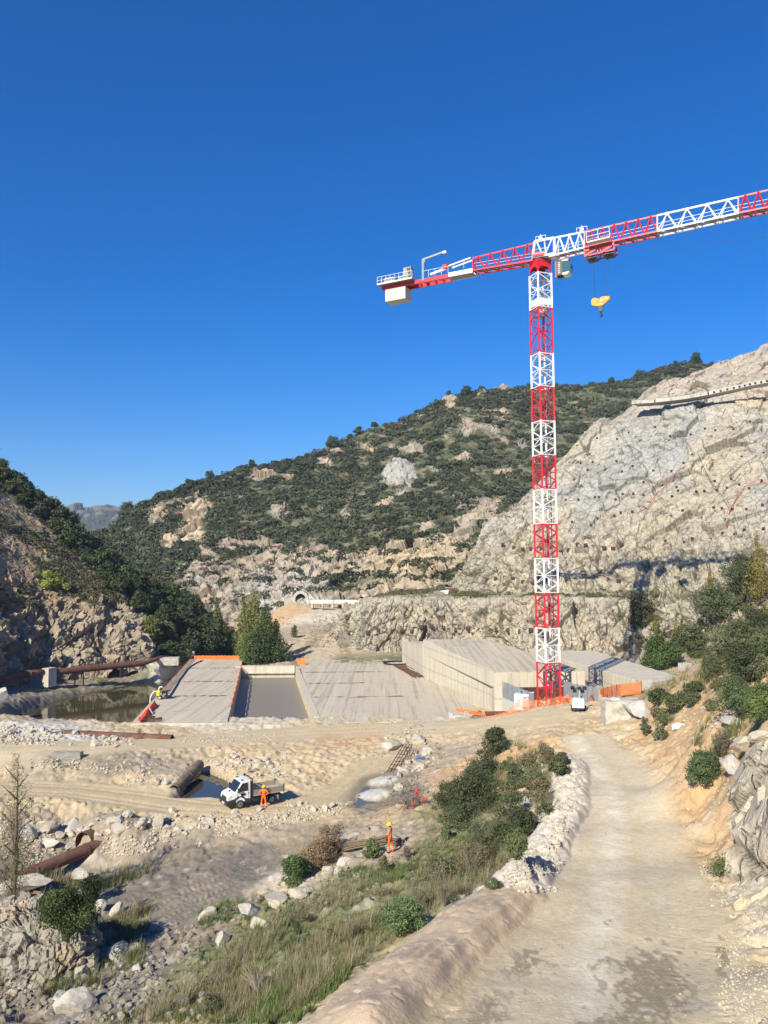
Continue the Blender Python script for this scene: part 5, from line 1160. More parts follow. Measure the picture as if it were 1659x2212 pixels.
b = MB(); pr(b, [(2.40, .32), (2.58, .36), (2.60, .70), (2.48, .78), (2.40, .60)], -.93, .93, PLAS); pr(b, [(2.50, .80), (2.525, .80), (2.49, 1.02), (2.46, 1.04)], -.56, .56, PLAS); b.build('bumper_grille', truck)
b = MB(); b.box((2.61, .1, .52), (.02, .52, .12), VWH); b.build('number_plate', truck)
for xx in (-WB+.05, WB):
    for s in (-1, 1): wheel(truck, xx, .80*s, .36, .36, .26 if xx > 0 else .42, STEEL)
b = MB()
for s in (-.38, .38): b.bar((-2.35, s, .62), (2.3, s, .62), .1, PLAS, .18)
for x in (-2.2, -.6, .3): b.bar((x, -.38, .62), (x, .38, .62), .1, PLAS)
b.box((.1, .62, .55), (.6, .35, .35), PLAS); b.box((.1, -.62, .55), (.6, .35, .35), PLAS); b.bar((-2.45, -.85, .5), (-2.45, .85, .5), .1, PLAS, .12); b.box((-1.95, .86, .45), (.03, .3, .35), ALU)
b.tube([(-1.2, 0, .65), (.2, 0, .8)], .12, PLAS, 8); b.build('chassis', truck)
bed = MB(); bed.box((-1.08, 0, .92), (2.80, 1.92, .1), BEDF); bo = bed.build('bed_floor', truck)
for s in (-1, 1):
    b = MB()
    for k in range(3): b.box((-1.08, .955*s, 1.05+k*.135), (2.74, .03, .12), ALU); b.box((-1.08, .972*s, 1.05+k*.135), (2.74, .015, .05), STEEL)
    b.build('drop_side', truck)
b = MB()
for k in range(3): b.box((-2.47, 0, 1.05+k*.135), (.03, 1.9, .12), ALU)
b.build('tailgate', truck)
b = MB()
for s in (-1, 1):
    b.bar((-2.47, .96*s, .85), (-2.47, .96*s, 1.52), .09, PLAS); b.bar((.38, .96*s, .85), (.38, .96*s, 2.35), .09, PLAS)
b.bar((.38, -.96, 2.3), (.38, .96, 2.3), .08, PLAS); b.build('corner_posts', truck)
b = MB(); b.box((.36, 0, 1.5), (.04, 1.86, 1.1), PLAS)
for y in (-.6, -.2, .2, .6): b.bar((.33, y, 1.0), (.33, y, 2.0), .04, STEEL)
b.build('headboard', truck)
o = obj('lettering', text_mesh('IVECO', .17, STEEL), truck); o.location = (2.36, 0, 1.165); o.rotation_euler = Euler((math.radians(48), 0, math.pi/2))
b = MB(); b.box((0, 0, 0), (.34, .16, .012), BLK); b.box((.10, 0, .007), (.12, .13, .01), RED); o = b.build('bonnet_logo', truck); o.location = (2.02, -.02, 1.345); o.rotation_euler = Euler((math.radians(23), 0, math.pi/2))
b = MB(); b.box((1.12, .897, 1.12), (.42, .012, .16), BLK); b.box((1.0, .905, 1.12), (.14, .01, .12), RED); b.build('door_logo', truck)
q = truck.matrix_basis @ Vector((-1.25, -.15, .975)) if False else Vector((tc_.x, tc_.y, tz)) + fw*(-1.0) + sd_*(.05) + Vector((0, 0, .975))
b = MB(); b.lathe([(.13, 0), (.2, .34), (.215, .36), (.19, .36), (.12, .03)], (0, 0, 0), plain('yellow_plastic', (.85, .60, .01), .4), 18); b.tube([(-.2, 0, .33), (0, .05, .40), (.2, 0, .33)], .012, DKG, 5)
o = b.build('bucket', None, True); o.location = q; tag(o, 'yellow plastic bucket standing in the open truck bed', 'bucket')

# ---- people: one skinned body each, helmet and hair as parts
SKIN = plain('skin', (.42, .22, .15), .6); ORN = mat('orange_workwear', (1.0, .15, .025), .75, var=.12, vscale=7); ORL = plain('orange_shirt', (.95, .27, .12), .8, var=.12); REFL = plain('reflective_band', (.62, .58, .52), .4); BOOT = plain('work_boot', (.06, .045, .035), .8); HELM = plain('helmet_yellow', (.90, .72, .0), .35)
def person(name, label, J_, hands, loc, rz, shirt, hair_col, head_turn=0.0):
    """J_: joint dict; one continuous skinned surface; materials by region"""
    V = []; E = []; R = []
    def add(p, r, par=None):
        V.append(p); R.append(r)
        if par is not None: E.append((par, len(V)-1))
        return len(V)-1
    pel = add(J_['pelvis'], (.155, .12)); wst = add(J_['waist'], (.145, .11), pel); ch = add(J_['chest'], (.175, .125), wst); up = add(J_['upchest'], (.165, .105), ch)
    nk = add(J_['neck'], (.06, .06), up); hd0 = add(J_['head0'], (.075, .085), nk); hd1 = add(J_['head1'], (.088, .105), hd0); add(J_['head2'], (.07, .085), hd1)
    for s in ('l', 'r'):
        hip = add(J_[s+'hip'], (.095, .095), pel); kn = add(J_[s+'knee'], (.072, .075), hip); an = add(J_[s+'ankle'], (.062, .065), kn); add(J_[s+'heel'], (.05, .05), an); ba = add(J_[s+'ball'], (.05, .04), an); add(J_[s+'toe'], (.04, .03), ba)
        sh = add(J_[s+'shoulder'], (.07, .075), up); el = add(J_[s+'elbow'], (.05, .052), sh); wr = add(J_[s+'wrist'], (.036, .032), el); pm = add(hands[s][0], (.040, .020), wr)
        for fing in hands[s][1]:
            pv = pm
            for k, q in enumerate(fing): pv = add(q, (.0105-.001*k, .0105-.001*k), pv)
    me = bpy.data.meshes.new('body_tmp'); me.from_pydata(V, E, []); o = link(bpy.data.objects.new('body_tmp', me))
    sk = o.modifiers.new('skin', 'SKIN'); sk.use_smooth_shade = True
    for i, r in enumerate(R): me.skin_vertices[0].data[i].radius = r
    me.skin_vertices[0].data[0].use_root = True
    ss = o.modifiers.new('sub', 'SUBSURF'); ss.levels = 2; ss.render_levels = 2
    dg = bpy.context.evaluated_depsgraph_get(); dg.update(); m2 = bpy.data.meshes.new_from_object(o.evaluated_get(dg)); bpy.data.objects.remove(o)
    m2.materials.clear()
    for m in (ORN, shirt, SKIN, BOOT, REFL): m2.materials.append(m)
    wl = Vector(J_['lwrist']); wr_ = Vector(J_['rwrist']); zn = J_['neck'][2]; zw = J_['waist'][2]
    hw = [Vector(h[0]) for h in hands.values()]
    for p in m2.polygons:
        c = p.center; k = 0
        dw = min((c-Vector(hands[s][0])).length for s in 'lr')
        if c.z > zn-.02 and abs(c.x) < .2: k = 2
        elif dw < .13 and min((c-wl).length, (c-wr_).length) > .045 or dw < .06: k = 2
        elif c.z < .11: k = 3
        elif abs(c.z-.24) < .03 or abs(c.z-.34) < .03: k = 4
        elif c.z > zw: k = 1
        p.material_index = k; p.use_smooth = True
    root = thing(name, label, 'person', loc, rz); body = obj('body', m2, root)
    h1 = Vector(J_['head1']); ht = Vector(J_['head2']); cth, sth = math.cos(head_turn), math.sin(head_turn)
    def hp(x, y, z): return (h1.x + x*cth - y*sth, h1.y + x*sth + y*cth, h1.z + z)
    b = MB(); n = 20; vs = []; fs = []
    prof = [(.150, .015), (.135, .03), (.13, .07), (.115, .12), (.08, .16), (.03, .18), (.002, .183)]
    for r, z in prof: vs += [hp(r*.88*math.cos(2*math.pi*k/n), r*1.05*math.sin(2*math.pi*k/n) + (.055 if (z < .02 and math.sin(2*math.pi*k/n) > .4) else 0), z+.03) for k in range(n)]
    for i in range(len(prof)-1):
        for k in range(n): a, c = i*n+k, i*n+(k+1) % n; fs.append((a, c, c+n, a+n))
    b.add(vs, fs, HELM); b.build('helmet', root, True)
    b = MB(); HC = plain('hair', hair_col, .8); vs = []; fs = []
    for r, z in [(.070, -.085), (.092, -.04), (.098, .01), (.096, .05)]: vs += [hp(r*math.cos(a), r*1.12*math.sin(a)-.006, z) for a in np.linspace(math.pi*.95, math.pi*2.05, 12)]
    for i in range(3):
        for k in range(11): a = i*12+k; fs.append((a, a+1, a+13, a+12))
    b.add(vs, fs, HC); b.build('hair', root, True)
    b = MB()     # face: nose, brows/eyes, mouth, ears
    b.hexa([hp(-.014, .098, -.035), hp(.014, .098, -.035), hp(.01, .11, -.03), hp(-.01, .11, -.03), hp(-.007, .09, .02), hp(.007, .09, .02), hp(.005, .1, .015), hp(-.005, .1, .015)], SKIN)
    for s in (-1, 1):
        b.box(hp(s*.032, .097, .018), (.022, .006, .009), BOOT); b.box(hp(s*.089, .0, -.015), (.015, .035, .055), SKIN)
    b.box(hp(0, .096, -.062), (.045, .006, .009), plain('lips', (.35, .12, .1), .6)); b.build('face', root)
    return root
def fingers(palm, d, n, thumb, L=(.075, .085, .08, .065), curl=.5):
    """four fingers fanned across the palm (direction d, curling towards n) and a thumb from its side"""
    P_ = Vector(palm); d = Vector(d).normalized(); n = Vector(n).normalized(); s = d.cross(n).normalized(); out = []
    for k, l in enumerate(L):
        b0 = P_ + d*.04 + s*(.030-.020*k); q1 = b0 + d*l*.45 + n*l*.1*curl; q2 = q1 + d*l*.35*(1-curl*.4) + n*l*.3*curl; q3 = q2 + d*l*.25*(1-curl) + n*l*.35*curl
        out.append([tuple(b0), tuple(q1), tuple(q2), tuple(q3)])
    t = P_ - d*.015 + s*.04*thumb; out.append([tuple(t), tuple(t + d*.03 + s*.022*thumb + n*.01), tuple(t + d*.055 + s*.022*thumb + n*.018)])
    return out
# local frame: faces +y, x to its right
base = dict(pelvis=(0, 0, .95), waist=(0, .0, 1.08), chest=(0, .01, 1.24), upchest=(0, 0, 1.40), neck=(0, .01, 1.50), head0=(0, .02, 1.56), head1=(0, .025, 1.65), head2=(0, .02, 1.73))
w1 = dict(base); w1.update(lhip=(-.10, 0, .90), lknee=(-.17, .02, .50), lankle=(-.215, -.01, .10), lheel=(-.215, -.06, .05), lball=(-.22, .10, .045), ltoe=(-.225, .16, .035),
          rhip=(.10, 0, .90), rknee=(.15, .03, .50), rankle=(.17, 0, .10), rheel=(.17, -.05, .05), rball=(.18, .11, .045), rtoe=(.185, .17, .035),
          lshoulder=(-.20, 0, 1.42), lelbow=(-.42, -.08, 1.22), lwrist=(-.22, .04, 1.07), rshoulder=(.20, 0, 1.42), relbow=(.42, -.08, 1.20), rwrist=(.22, .04, 1.06))
h = dict(l=[(-.165, .07, 1.04), fingers((-.165, .07, 1.04), (.5, .7, -.2), (.6, -.3, -.6), 1)], r=[(.165, .07, 1.03), fingers((.165, .07, 1.03), (-.5, .7, -.2), (-.6, -.3, -.6), -1)])
q = at(569.5, 1744.5, z=0.0); g_ = float(gz(q[0], q[1])); q = at(569.5, 1744.5, z=g_)
person('person', 'person in orange workwear and yellow helmet, hands on hips beside the white truck', w1, h, (q[0], q[1], g_), -.12, ORN, (.05, .035, .025))
w2 = dict(base); w2.update(head1=(0, .045, 1.64), head2=(0, .05, 1.725), head0=(0, .03, 1.56), lhip=(-.10, 0, .90), lknee=(-.12, .07, .50), lankle=(-.13, .06, .10), lheel=(-.13, .01, .05), lball=(-.14, .17, .045), ltoe=(-.145, .23, .035),
          rhip=(.10, 0, .90), rknee=(.13, -.06, .50), rankle=(.15, -.13, .10), rheel=(.15, -.18, .05), rball=(.17, -.02, .045), rtoe=(.175, .04, .035),
          lshoulder=(-.19, .0, 1.41), lelbow=(-.25, .03, 1.13), lwrist=(-.08, .20, 1.13), rshoulder=(.19, .0, 1.41), relbow=(.26, .02, 1.13), rwrist=(.08, .22, 1.11))
h = dict(l=[(-.01, .215, 1.135), fingers((-.01, .215, 1.135), (1, .1, .1), (.1, -.5, -.6), 1)], r=[(.01, .24, 1.10), fingers((.01, .24, 1.10), (-1, .1, .1), (-.1, -.5, -.6), -1)])
q = gpt(843, 1843); person('person', 'person in orange trousers and lighter orange shirt, arms folded, standing by the rusty rebar bundles', w2, h, (q.x, q.y, q.z), math.radians(68), ORL, (.04, .03, .02))

# ---- mobile lighting tower
q = at(1250, 1536, z=4.6); g_ = float(gz(q[0], q[1])); q = at(1250, 1536, z=g_)
lt = thing('lighting_tower', 'white wheeled lighting tower trailer with black floodlights on a short mast', 'lighting tower', (q[0], q[1], g_), -.28)
b = MB(); b.prism([(-.62, -.7), (.62, -.7), (.62, .7), (-.62, .7)], .42, 1.25, VWH); b.prism([(-.62, -.6), (.62, -.6), (.5, .5), (-.5, .5)], 1.25, 1.36, VWH); b.build('canopy', lt, False, .05)
b = MB()
for k in range(4): b.box((-.1, -.705, .75+k*.07), (.5, .02, .035), STEEL)
b.build('vent', lt)
b = MB(); b.box((0, 0, .36), (1.2, 1.5, .14), BLK); b.bar((0, -.7, .36), (0, -1.25, .32), .09, BLK); b.bar((0, -1.15, .36), (0, -1.15, .02), .05, STEEL); b.box((0, -1.15, .02), (.3, .16, .03), CWH)
for s in (-1, 1): b.bar((.75*s, .5, .5), (.75*s, .5, .02), .06, CWH)
b.build('chassis', lt)
for s in (-1, 1): wheel(lt, .66*s, 0, .30, .30, .2, STEEL).rotation_euler = (0, 0, math.pi/2*s)
b = MB(); b.bar((.12, .1, 1.3), (.12, .1, 2.35), .12, STEEL); b.bar((.12, .0, 1.3), (.12, .0, 2.2), .05, plain('pale_blue_cable', (.3, .6, .62), .5)); b.bar((.3, .1, 1.25), (.3, .1, 1.6), .1, BLK); b.build('mast', lt)
b = MB(); b.box((.12, .05, 2.38), (.35, .3, .28), BLK); b.bar((-.55, .05, 2.35), (.75, .05, 2.4), .07, BLK); b.build('cross_arm', lt)
for x, y, z, r in ((-.58, -.1, 2.42, .5), (-.35, -.15, 2.12, .2), (.68, -.05, 2.42, -.25), (.42, .2, 2.05, -.5)):
    f = link(bpy.data.objects.new('floodlight', None)); f.parent = lt; f.location = (x, y, z); f.rotation_euler = (.25, 0, r)
    b = MB(); b.box((0, 0, 0), (.36, .16, .34), BLK); b.box((0, .1, 0), (.28, .06, .26), DKG); b.build('lamp_housing', f); b = MB(); b.box((0, -.086, 0), (.28, .012, .24), DGLS); b.build('lamp_glass', f)
# ---- generator behind the left fence
q = at(1131, 1527, d=102.6)
gen = thing('generator', 'white generator box with a poster beside the crane foot', 'generator', (q[0], q[1], 1.3), -.32)
b = MB(); b.prism([(-1.15, -.5), (1.15, -.5), (1.15, 2.2), (-1.15, 2.2)], .0, 2.05, VWH); b.build('housing', gen, False, .06)
b = MB(); b.box((.55, -.51, 1.1), (1.1, .02, 1.5), mat('poster', (.66, .56, .50), .6, c2=(.42, .28, .24), mscale=3, mlo=.5, mhi=.6)); b.box((.55, -.525, .36), (1.1, .02, .16), DKG); b.build('poster', gen)
o = obj('lettering', text_mesh('PIEFIR', .3, plain('violet_print', (.12, .06, .22), .6)), gen); o.location = (.55, -.53, 1.72); o.rotation_euler = (math.pi/2, 0, 0)
b = MB(); b.tube([(-.3, .3, 2.0), (-.3, .3, 2.25)], .06, DKG, 8); b.lathe([(.1, 0), (.12, .12), (.05, .22)], (-.3, .3, 2.22), DKG, 10); b.build('exhaust', gen)
b = MB()
for k in range(5): b.box((-.7, -.505, .5+k*.2), (.5, .015, .08), STEEL)
b.build('louvre', gen)
# ---- water pump on the left slab with its hoses
q = at(352, 1510, z=.05)
pump = thing('water_pump', 'yellow and black wheeled water pump with white hoses on the left slab', 'water pump', tuple(q), .15)
YP = plain('pump_yellow', (.85, .70, .02), .4)
b = MB(); b.box((0, 0, .42), (1.9, .8, .1), BLK); b.box((.25, 0, .85), (.9, .7, .75), BLK); b.box((.3, -.36, .8), (.3, .05, .25), STEEL); b.tube([(.1, -.2, .6), (.1, -.5, .6)], .2, STEEL, 12)
b.bar((.9, 0, .42), (1.7, 0, .2), .08, BLK); b.bar((.9, .3, .42), (1.75, 0, .2), .06, BLK); b.bar((.55, 0, 1.2), (1.1, 0, 1.25), .15, BLK); b.build('engine', pump)
b = MB(); b.lathe([(.28, 0), (.3, .1), (.3, .7), (.2, .85), (.1, .88)], (-.65, 0, .5), YP, 14); b.box((-.3, 0, .75), (.4, .4, .35), YP); b.build('pump_casing', pump)
for s in (-1, 1): wheel(pump, -.45, .48*s, .28, .28, .16, CWH)
b = MB(); b.tube([(-.65, 0, 1.35), (-.55, 0, 1.75), (-.25, 0, 1.9), (-.0, 0, 1.65)], .09, WHITE, 8); b.tube([(-.9, 0, 1.15), (-1.3, .05, 1.2), (-1.6, .1, .85), (-1.85, .1, .35), (-1.95, .15, -.5), (-2.1, .3, -3.4)], .09, WHITE, 8); b.build('suction_hose', pump, True)
b = MB(); hp_ = [Vector(at(x, y, z=.15)) for x, y in ((362, 1508), (370, 1499), (376, 1489), (383, 1478), (388, 1468), (396, 1458), (404, 1447), (411, 1440), (424, 1432), (437, 1427))]
b.tube([Vector((q[0], q[1], .9))+Vector((.4, 0, .1))]+hp_, .13, DARK, 8); tag(b.build('delivery_hose', None, True), 'long black hose snaking along the left edge of the slab to its far end', 'hose')
b = MB(); hr = [Vector(at(x, y, z=.6)) for x, y in ((352, 1500), (366, 1498), (378, 1487), (392, 1476), (404, 1462))]; b.tube(hr, .05, BLK, 6); 
# ---- hose coil and rebar on the wide slab
q = at(857, 1433, z=.1); b = MB()
for k in range(3): b.tube([(q[0]+(2.6+.12*k)*math.cos(a), q[1]+(2.6+.12*k)*math.sin(a), .12+.1*k) for a in np.linspace(0, 2*math.pi, 30)], .08, DARK, 6, caps=False)
tag(b.build('hose_coil', None, True), 'large ring of black hose lying on the far corner of the wide slab', 'hose coil')
rs = random.Random(3)
def rebar(name, a, b_, w, n, label, h=.35, r=.018, m=RUST, parts=3, sagr=.1):
    root = thing(name, label, 'rebar', tuple(a)); A = Vector(a); B = Vector(b_)-A; s = Vector((B.y, -B.x, 0)).normalized()
    for k in range(parts):
        b = MB()
        for i in range(n//parts):
            o1, o2 = rs.uniform(-w, w), rs.uniform(-w, w); z = rs.uniform(.02, h); b.tube([s*o1+Vector((0, 0, z)), B*.5+s*(o1+o2)/2+Vector((0, 0, z*.8+rs.uniform(0, sagr))), B*rs.uniform(.9, 1.05)+s*o2+Vector((0, 0, z))], r, m, 4)
        b.build('bar_bundle', root)
    return root
rebar('rebar_bundle', at(862, 1438, z=.05), at(908, 1464, z=.05), 1.3, 40, 'loose rusty rebar bundle lying on the wide slab below the hose coil', .25, .05)
q1, q2 = gpt(745, 1838), gpt(838, 1824); rebar('rebar_bundle', q1, q2, .35, 70, 'tied bundle of brown rebar behind the person standing on the slope', .55, .022, RUSTP)
q1, q2 = gpt(848, 1830), gpt(868, 1826); rebar('rebar_bundle', q1, q2, .3, 30, 'short end of rusty rebar right of the person on the slope', .4, .022, RUSTP)
q1, q2 = gpt(845, 1670), gpt(882, 1634)
root = thing('rebar_cage', 'leaning rusty rebar cage among the white rocks', 'rebar cage', tuple(q1)); B = q2-q1+Vector((0, 0, .5)); s = Vector((B.y, -B.x, 0)).normalized(); b = MB()
for w_i in (-.45, -.15, .15, .45): b.tube([s*w_i, B+s*w_i+Vector((0, 0, .6))], .04, RUSTD, 5)
for k in range(9): p = B*(k/8)+Vector((0, 0, .6*k/8)); b.tube([p-s*.5, p+s*.5], .03, RUSTD, 5); b.tube([p+s*.4, p+s*.35+Vector((0, 0, -.5-.0*k))], .03, RUSTD, 4)
b.build('cage_bars', root)
# tangled wire heap with orange net scraps
q = gpt(889, 1745); root = thing('wire_tangle', 'grey tangle of wire and branches with orange net scraps', 'wire heap', tuple(q)); b = MB(); WG = mat('grey_wire', (.22, .21, .21), .7, c2=(.12, .07, .05), mscale=3)
for k in range(150):
    c = Vector((rs.gauss(0, .5), rs.gauss(0, .35), abs(rs.gauss(.65, .5)))); pts = [c]
    for j in range(5): c = c + Vector((rs.uniform(-.5, .5), rs.uniform(-.4, .4), rs.uniform(-.4, .4))); c.z = max(c.z, 0); pts.append(c)
    b.tube(pts, .014, WG, 3)
b.build('wires', root)
for x, z, w_i, hh in ((.25, 1.0, .18, .6), (.0, .35, .25, .3), (.75, .6, .25, .25)):
    b = MB(); vs = [(x+i*w_i/3+rs.uniform(-.04, .04), -.75+rs.uniform(-.1, .1), z+j*hh/4+rs.uniform(-.03, .03)) for j in range(5) for i in range(4)]
    b.add(vs, [(j*4+i, j*4+i+1, j*4+i+5, j*4+i+4) for j in range(4) for i in range(3)], ORANGER); b.build('net_scrap', root)
WOOD = mat('weathered_wood', (.28, .21, .14), .85, var=.2)
for a, c_, lab in (((682, 1872), (752, 1836), 'long weathered plank lying below the rebar bundles'), ((700, 1855), (688, 1862), 'short broken plank beside the round white rock')):
    p1, p2 = gpt(*a), gpt(*c_); b = MB(); b.bar(Vector((0, 0, .12)), p2-p1+Vector((0, 0, .15)), .16, WOOD, .05); o = b.build('plank'); o.location = p1; tag(o, lab, 'plank')
# loose pipes on the right bank
p1, p2 = gpt(1556, 1624), gpt(1583, 1606); b = MB(); b.pipe(Vector((0, 0, 0)), p2-p1, .075, .01, WHITE, 12); o = b.build('tube'); o.location = p1+Vector((0, 0, .15)); tag(o, 'white plastic tube lying across the scrub on the right bank', 'tube')
p1, p2 = gpt(1478, 1676), gpt(1528, 1650); b = MB(); b.pipe(Vector((0, 0, 0)), p2-p1, .05, .01, CREAM, 10); o = b.build('tube'); o.location = p1+Vector((0, 0, .1)); tag(o, 'thin cream tube below the round bush on the right bank', 'tube')
p1 = gpt(1573, 1511); b = MB(); b.pipe(Vector((-.15, -.3, .1)), Vector((.3, .8, .3)), .2, .03, plain('terracotta', (.40, .10, .06), .7), 18, DARK); o = b.build('clay_pipe'); o.location = p1; tag(o, 'open end of a red pipe sticking out of the right bank', 'pipe')
p1 = gpt(1463, 1578); b = MB(); b.add([(-.4, 0, .05), (.5, .1, .1), (.55, .2, .45), (-.3, .15, .4), (.1, .4, .5)], [(0, 1, 2, 3), (3, 2, 4)], WHITE); b.bar((.1, -.05, -.3), (.35, 0, .3), .06, DARK); o = b.build('scrap_sheet'); o.location = p1; o.modifiers.new('s', 'SOLIDIFY').thickness = .03; tag(o, 'torn white and black scrap stuck in the brown bank', 'scrap')
p1 = gpt(1185, 1690); 
p1 = gpt(908, 1643); b = MB(); b.add([(-.5, 0, .1), (.4, -.1, .15), (.6, .3, .25), (-.3, .35, .2)], [(0, 1, 2, 3)], plain('blue_plastic', (.03, .15, .40), .5)); o = b.build('plastic_sheet'); o.location = p1; o.modifiers.new('s', 'SOLIDIFY').thickness = .03; tag(o, 'scrap of blue plastic among the pale rocks', 'plastic')
# ================================================================ ROCKS
def ico(sub=1):
    import bmesh
    bm = bmesh.new(); bmesh.ops.create_icosphere(bm, subdivisions=sub, radius=1.0); V = np.array([v.co[:] for v in bm.verts]); F = np.array([[v.index for v in f.verts] for f in bm.faces]); bm.free(); return V, F
def cut_rock(sub, seed, sq=(1, .8, .65), ncut=9):
    """angular boulder: a ball planed off by random flat cuts"""
    r = np.random.default_rng(seed); V, F = ico(sub); V = V.copy()
    for k in range(ncut):
        n = r.normal(size=3); n /= np.linalg.norm(n); d = r.uniform(.45, .8); s = V @ n; m = s > d; V[m] -= np.outer(s[m]-d, n)
    V *= np.array(sq)*r.uniform(.85, 1.15, 3); V += .03*r.normal(size=V.shape) if sub < 3 else (facet(V*2.2+seed, seed)[0]*.09)[:, None]*V
    return V, F
BOULD = mat('pale_boulder', (.50, .44, .35), .9, c2=(.38, .33, .26), mscale=1.6, mlo=.45, mhi=.7, var=.2, vscale=4, bump=.7, bscale=5, bdist=.06, spec=.15)
BOULW = mat('white_boulder', (.48, .44, .375), .9, c2=(.31, .28, .23), mscale=1.5, mlo=.5, mhi=.75, var=.18, vscale=4, bump=.7, bscale=5, bdist=.06, spec=.15)
BOULG = mat('grey_boulder', (.40, .385, .36), .9, c2=(.55, .50, .42), mscale=1.2, mlo=.45, mhi=.65, var=.2, vscale=4, bump=.8, bscale=4, bdist=.08, spec=.15)
PROT = {}
for mi_, (mk, mm) in enumerate((('p', BOULD), ('w', BOULW), ('g', BOULG))):
    PROT[mk] = [np_mesh('boulder', *cut_rock(3, 40+mi_*20+k, (1, r_.uniform(.65, .9), r_.uniform(.55, .8)), 12), mm) for k in range(7)]
rk = random.Random(21); NROCK = 0
def rock(px, py, size, kind, label, group=None, flat=1.0, sink=.25, name='boulder', cat='rock', sub=None):
    global NROCK
    q = gpt(px, py); d = q.y; s = size*d/FP*.72      # size: width in picture points
    o = obj(name, rk.choice(PROT[kind])); o.location = (q.x, q.y + s*.3, q.z + s*(.62-sink)*flat*.6); o.scale = (s*rk.uniform(.9, 1.15), s*rk.uniform(.8, 1.1), s*flat*rk.uniform(.85, 1.2)); o.rotation_euler = (rk.uniform(-.3, .3), rk.uniform(-.3, .3), rk.uniform(0, 6.28))
    tag(o, label, cat, group); NROCK += 1; return o
single = [ # px, py, width, kind, label, flat
 (98,1800,44,'p','big rounded beige boulder left of the culvert mouth',1.0), (252,1815,38,'p','upright beige boulder at the upper end of the rust red pipe',1.25), (152,1790,40,'w','white faced boulder behind the culvert mouth',.8),
 (100,1832,40,'g','grey angular boulder under the big rounded beige one',.8), (60,1812,34,'g','grey cracked boulder at the left end of the boulder bank',1.0), (150,1836,34,'g','flat grey stone in front of the culvert mouth',.6),
 (338,1795,30,'p','tall beige boulder standing right of the rust red pipe',1.4), (300,1790,26,'p','squarish beige boulder in the middle of the boulder bank',1.1), (236,1790,26,'p','tan boulder above the upper pipe end',1.0),
 (445,1985,38,'w','white boulder at the right edge of the mud track near the grass',.9), (478,2042,34,'p','tilted beige boulder with a shadowed side at the edge of the mud',1.2), (540,1980,60,'w','whitish rock shelf above the tilted beige boulder',.7),
 (595,1960,55,'p','long tan rock at the right side of the mud track',.6), (640,1940,40,'p','rough tan rock beside the green bush near the mud track',.8), (565,2010,40,'p','tan rock below the whitish rock shelf',.8),
 (250,1975,34,'w','white boulder alone in the mud right of the dark bush',.8), (175,1945,34,'g','grey boulder in the shade right of the dark bush',1.2), (215,1970,24,'g','dark grey boulder in the mud hollow',1.1),
 (45,1925,95,'w','white rock outcrop behind the thin poplar',.6), (170,1905,60,'w','white rock top showing behind the dark bush',.5), (85,2010,110,'w','large cracked white outcrop below the dark bush',.9), (150,2040,70,'w','whitish outcrop step right of the cracked outcrop',.8),
 (30,2050,70,'g','grey outcrop at the left edge below the thin poplar',.8), (15,1990,50,'g','grey rock at the left edge beside the poplar stem',1.2), (60,2095,70,'w','pale outcrop at the lower left edge',.7), (165,2115,60,'w','flat white rock among the lower left rubble',.6),
 (255,2070,60,'w','white stone in the dark rubble at lower left',.8), (155,2190,50,'w','white pointed rock at the very bottom left',1.4), (135,2170,44,'g','grey rock beside the white pointed one at bottom left',.9), (290,2060,34,'w','small white boulder at the foot of the mud track',.7),
 (843,1624,58,'w','long flat white boulder on the dirt beside the rock strewn slope',.45), (876,1738,30,'p','yellowish boulder touching the wire tangle',.7), (905,1600,34,'w','white boulder at the top of the strewn rocks',.6), (925,1630,30,'w','white square boulder at the right of the strewn rocks',.8),
 (908,1660,28,'p','yellow white rock beside the blue plastic scrap',.8), (870,1675,26,'w','white rock at the foot of the rebar cage',.8), (859,1710,22,'p','pale rock at the right rim of the puddle',.9), (900,1575,26,'w','small white boulder near the dirt crossroads',.7),
 (682,1868,26,'w','round white rock at the end of the plank',1.0), (742,1868,30,'w','round cream rock left of the person on the slope',.9), (712,1885,30,'w','white rock under the weathered plank',.8), (755,1740,20,'p','beige rock at the near rim of the puddle',.7),
 (1612,1622,60,'p','big split cream boulder with an ochre side on the right bank',.9), (1590,1662,44,'g','rounded blue grey rock on the ochre right bank',1.1), (1590,1572,50,'g','grey rocks under the bushes on the right bank',.8), (1650,1600,44,'p','cream boulder at the right frame edge',.8),
 (1640,1335,100,'g','big grey shotcrete rock with a slab edge at the right frame edge',.7),
 (1390,1548,60,'g','cracked grey rock against the weathered block by the road',.7), (60,1470,1,'g','',1)]
for px_, py_, w_, k_, lab, fl in single:
    if lab: rock(px_, py_, w_, k_, lab, None, fl)
# large rock face at the right edge
def outcrop(name, pts, label, seed, colr, scale=1.0, th=2.5, amp=.5, mat_=None, shift=(0, 0)):
    """solid lump: grid over a control net of picture points with depth, closed at the back"""
    G = sheet(pts, 120, 110); N__ = grid_normals(G); P = G.reshape(-1, 3); n_ = N__.reshape(-1, 3)
    H1, c1 = facet(P*.55*scale+seed, seed, 1.3); H2, c2 = facet(P*1.7*scale, seed+9, 1.3)
    P = P + n_*(amp*H1 + amp*.35*H2 - amp*.5*(1-sstep(0, .1, c1)))[:, None]
    C = np.tile(np.array(colr), (len(P), 1)); C = mixc(C, (.50, .38, .25), sstep(.1, .4, fbm(P*.5, 3, seed))*.6); C = mixc(C, (.22, .20, .17), (1-sstep(0, .08, c1))*.7)
    o = obj(name, np_mesh(name, P, grid_faces(110, 120), mat_ or _rock, False, np.clip(C, .03, .8))); return o
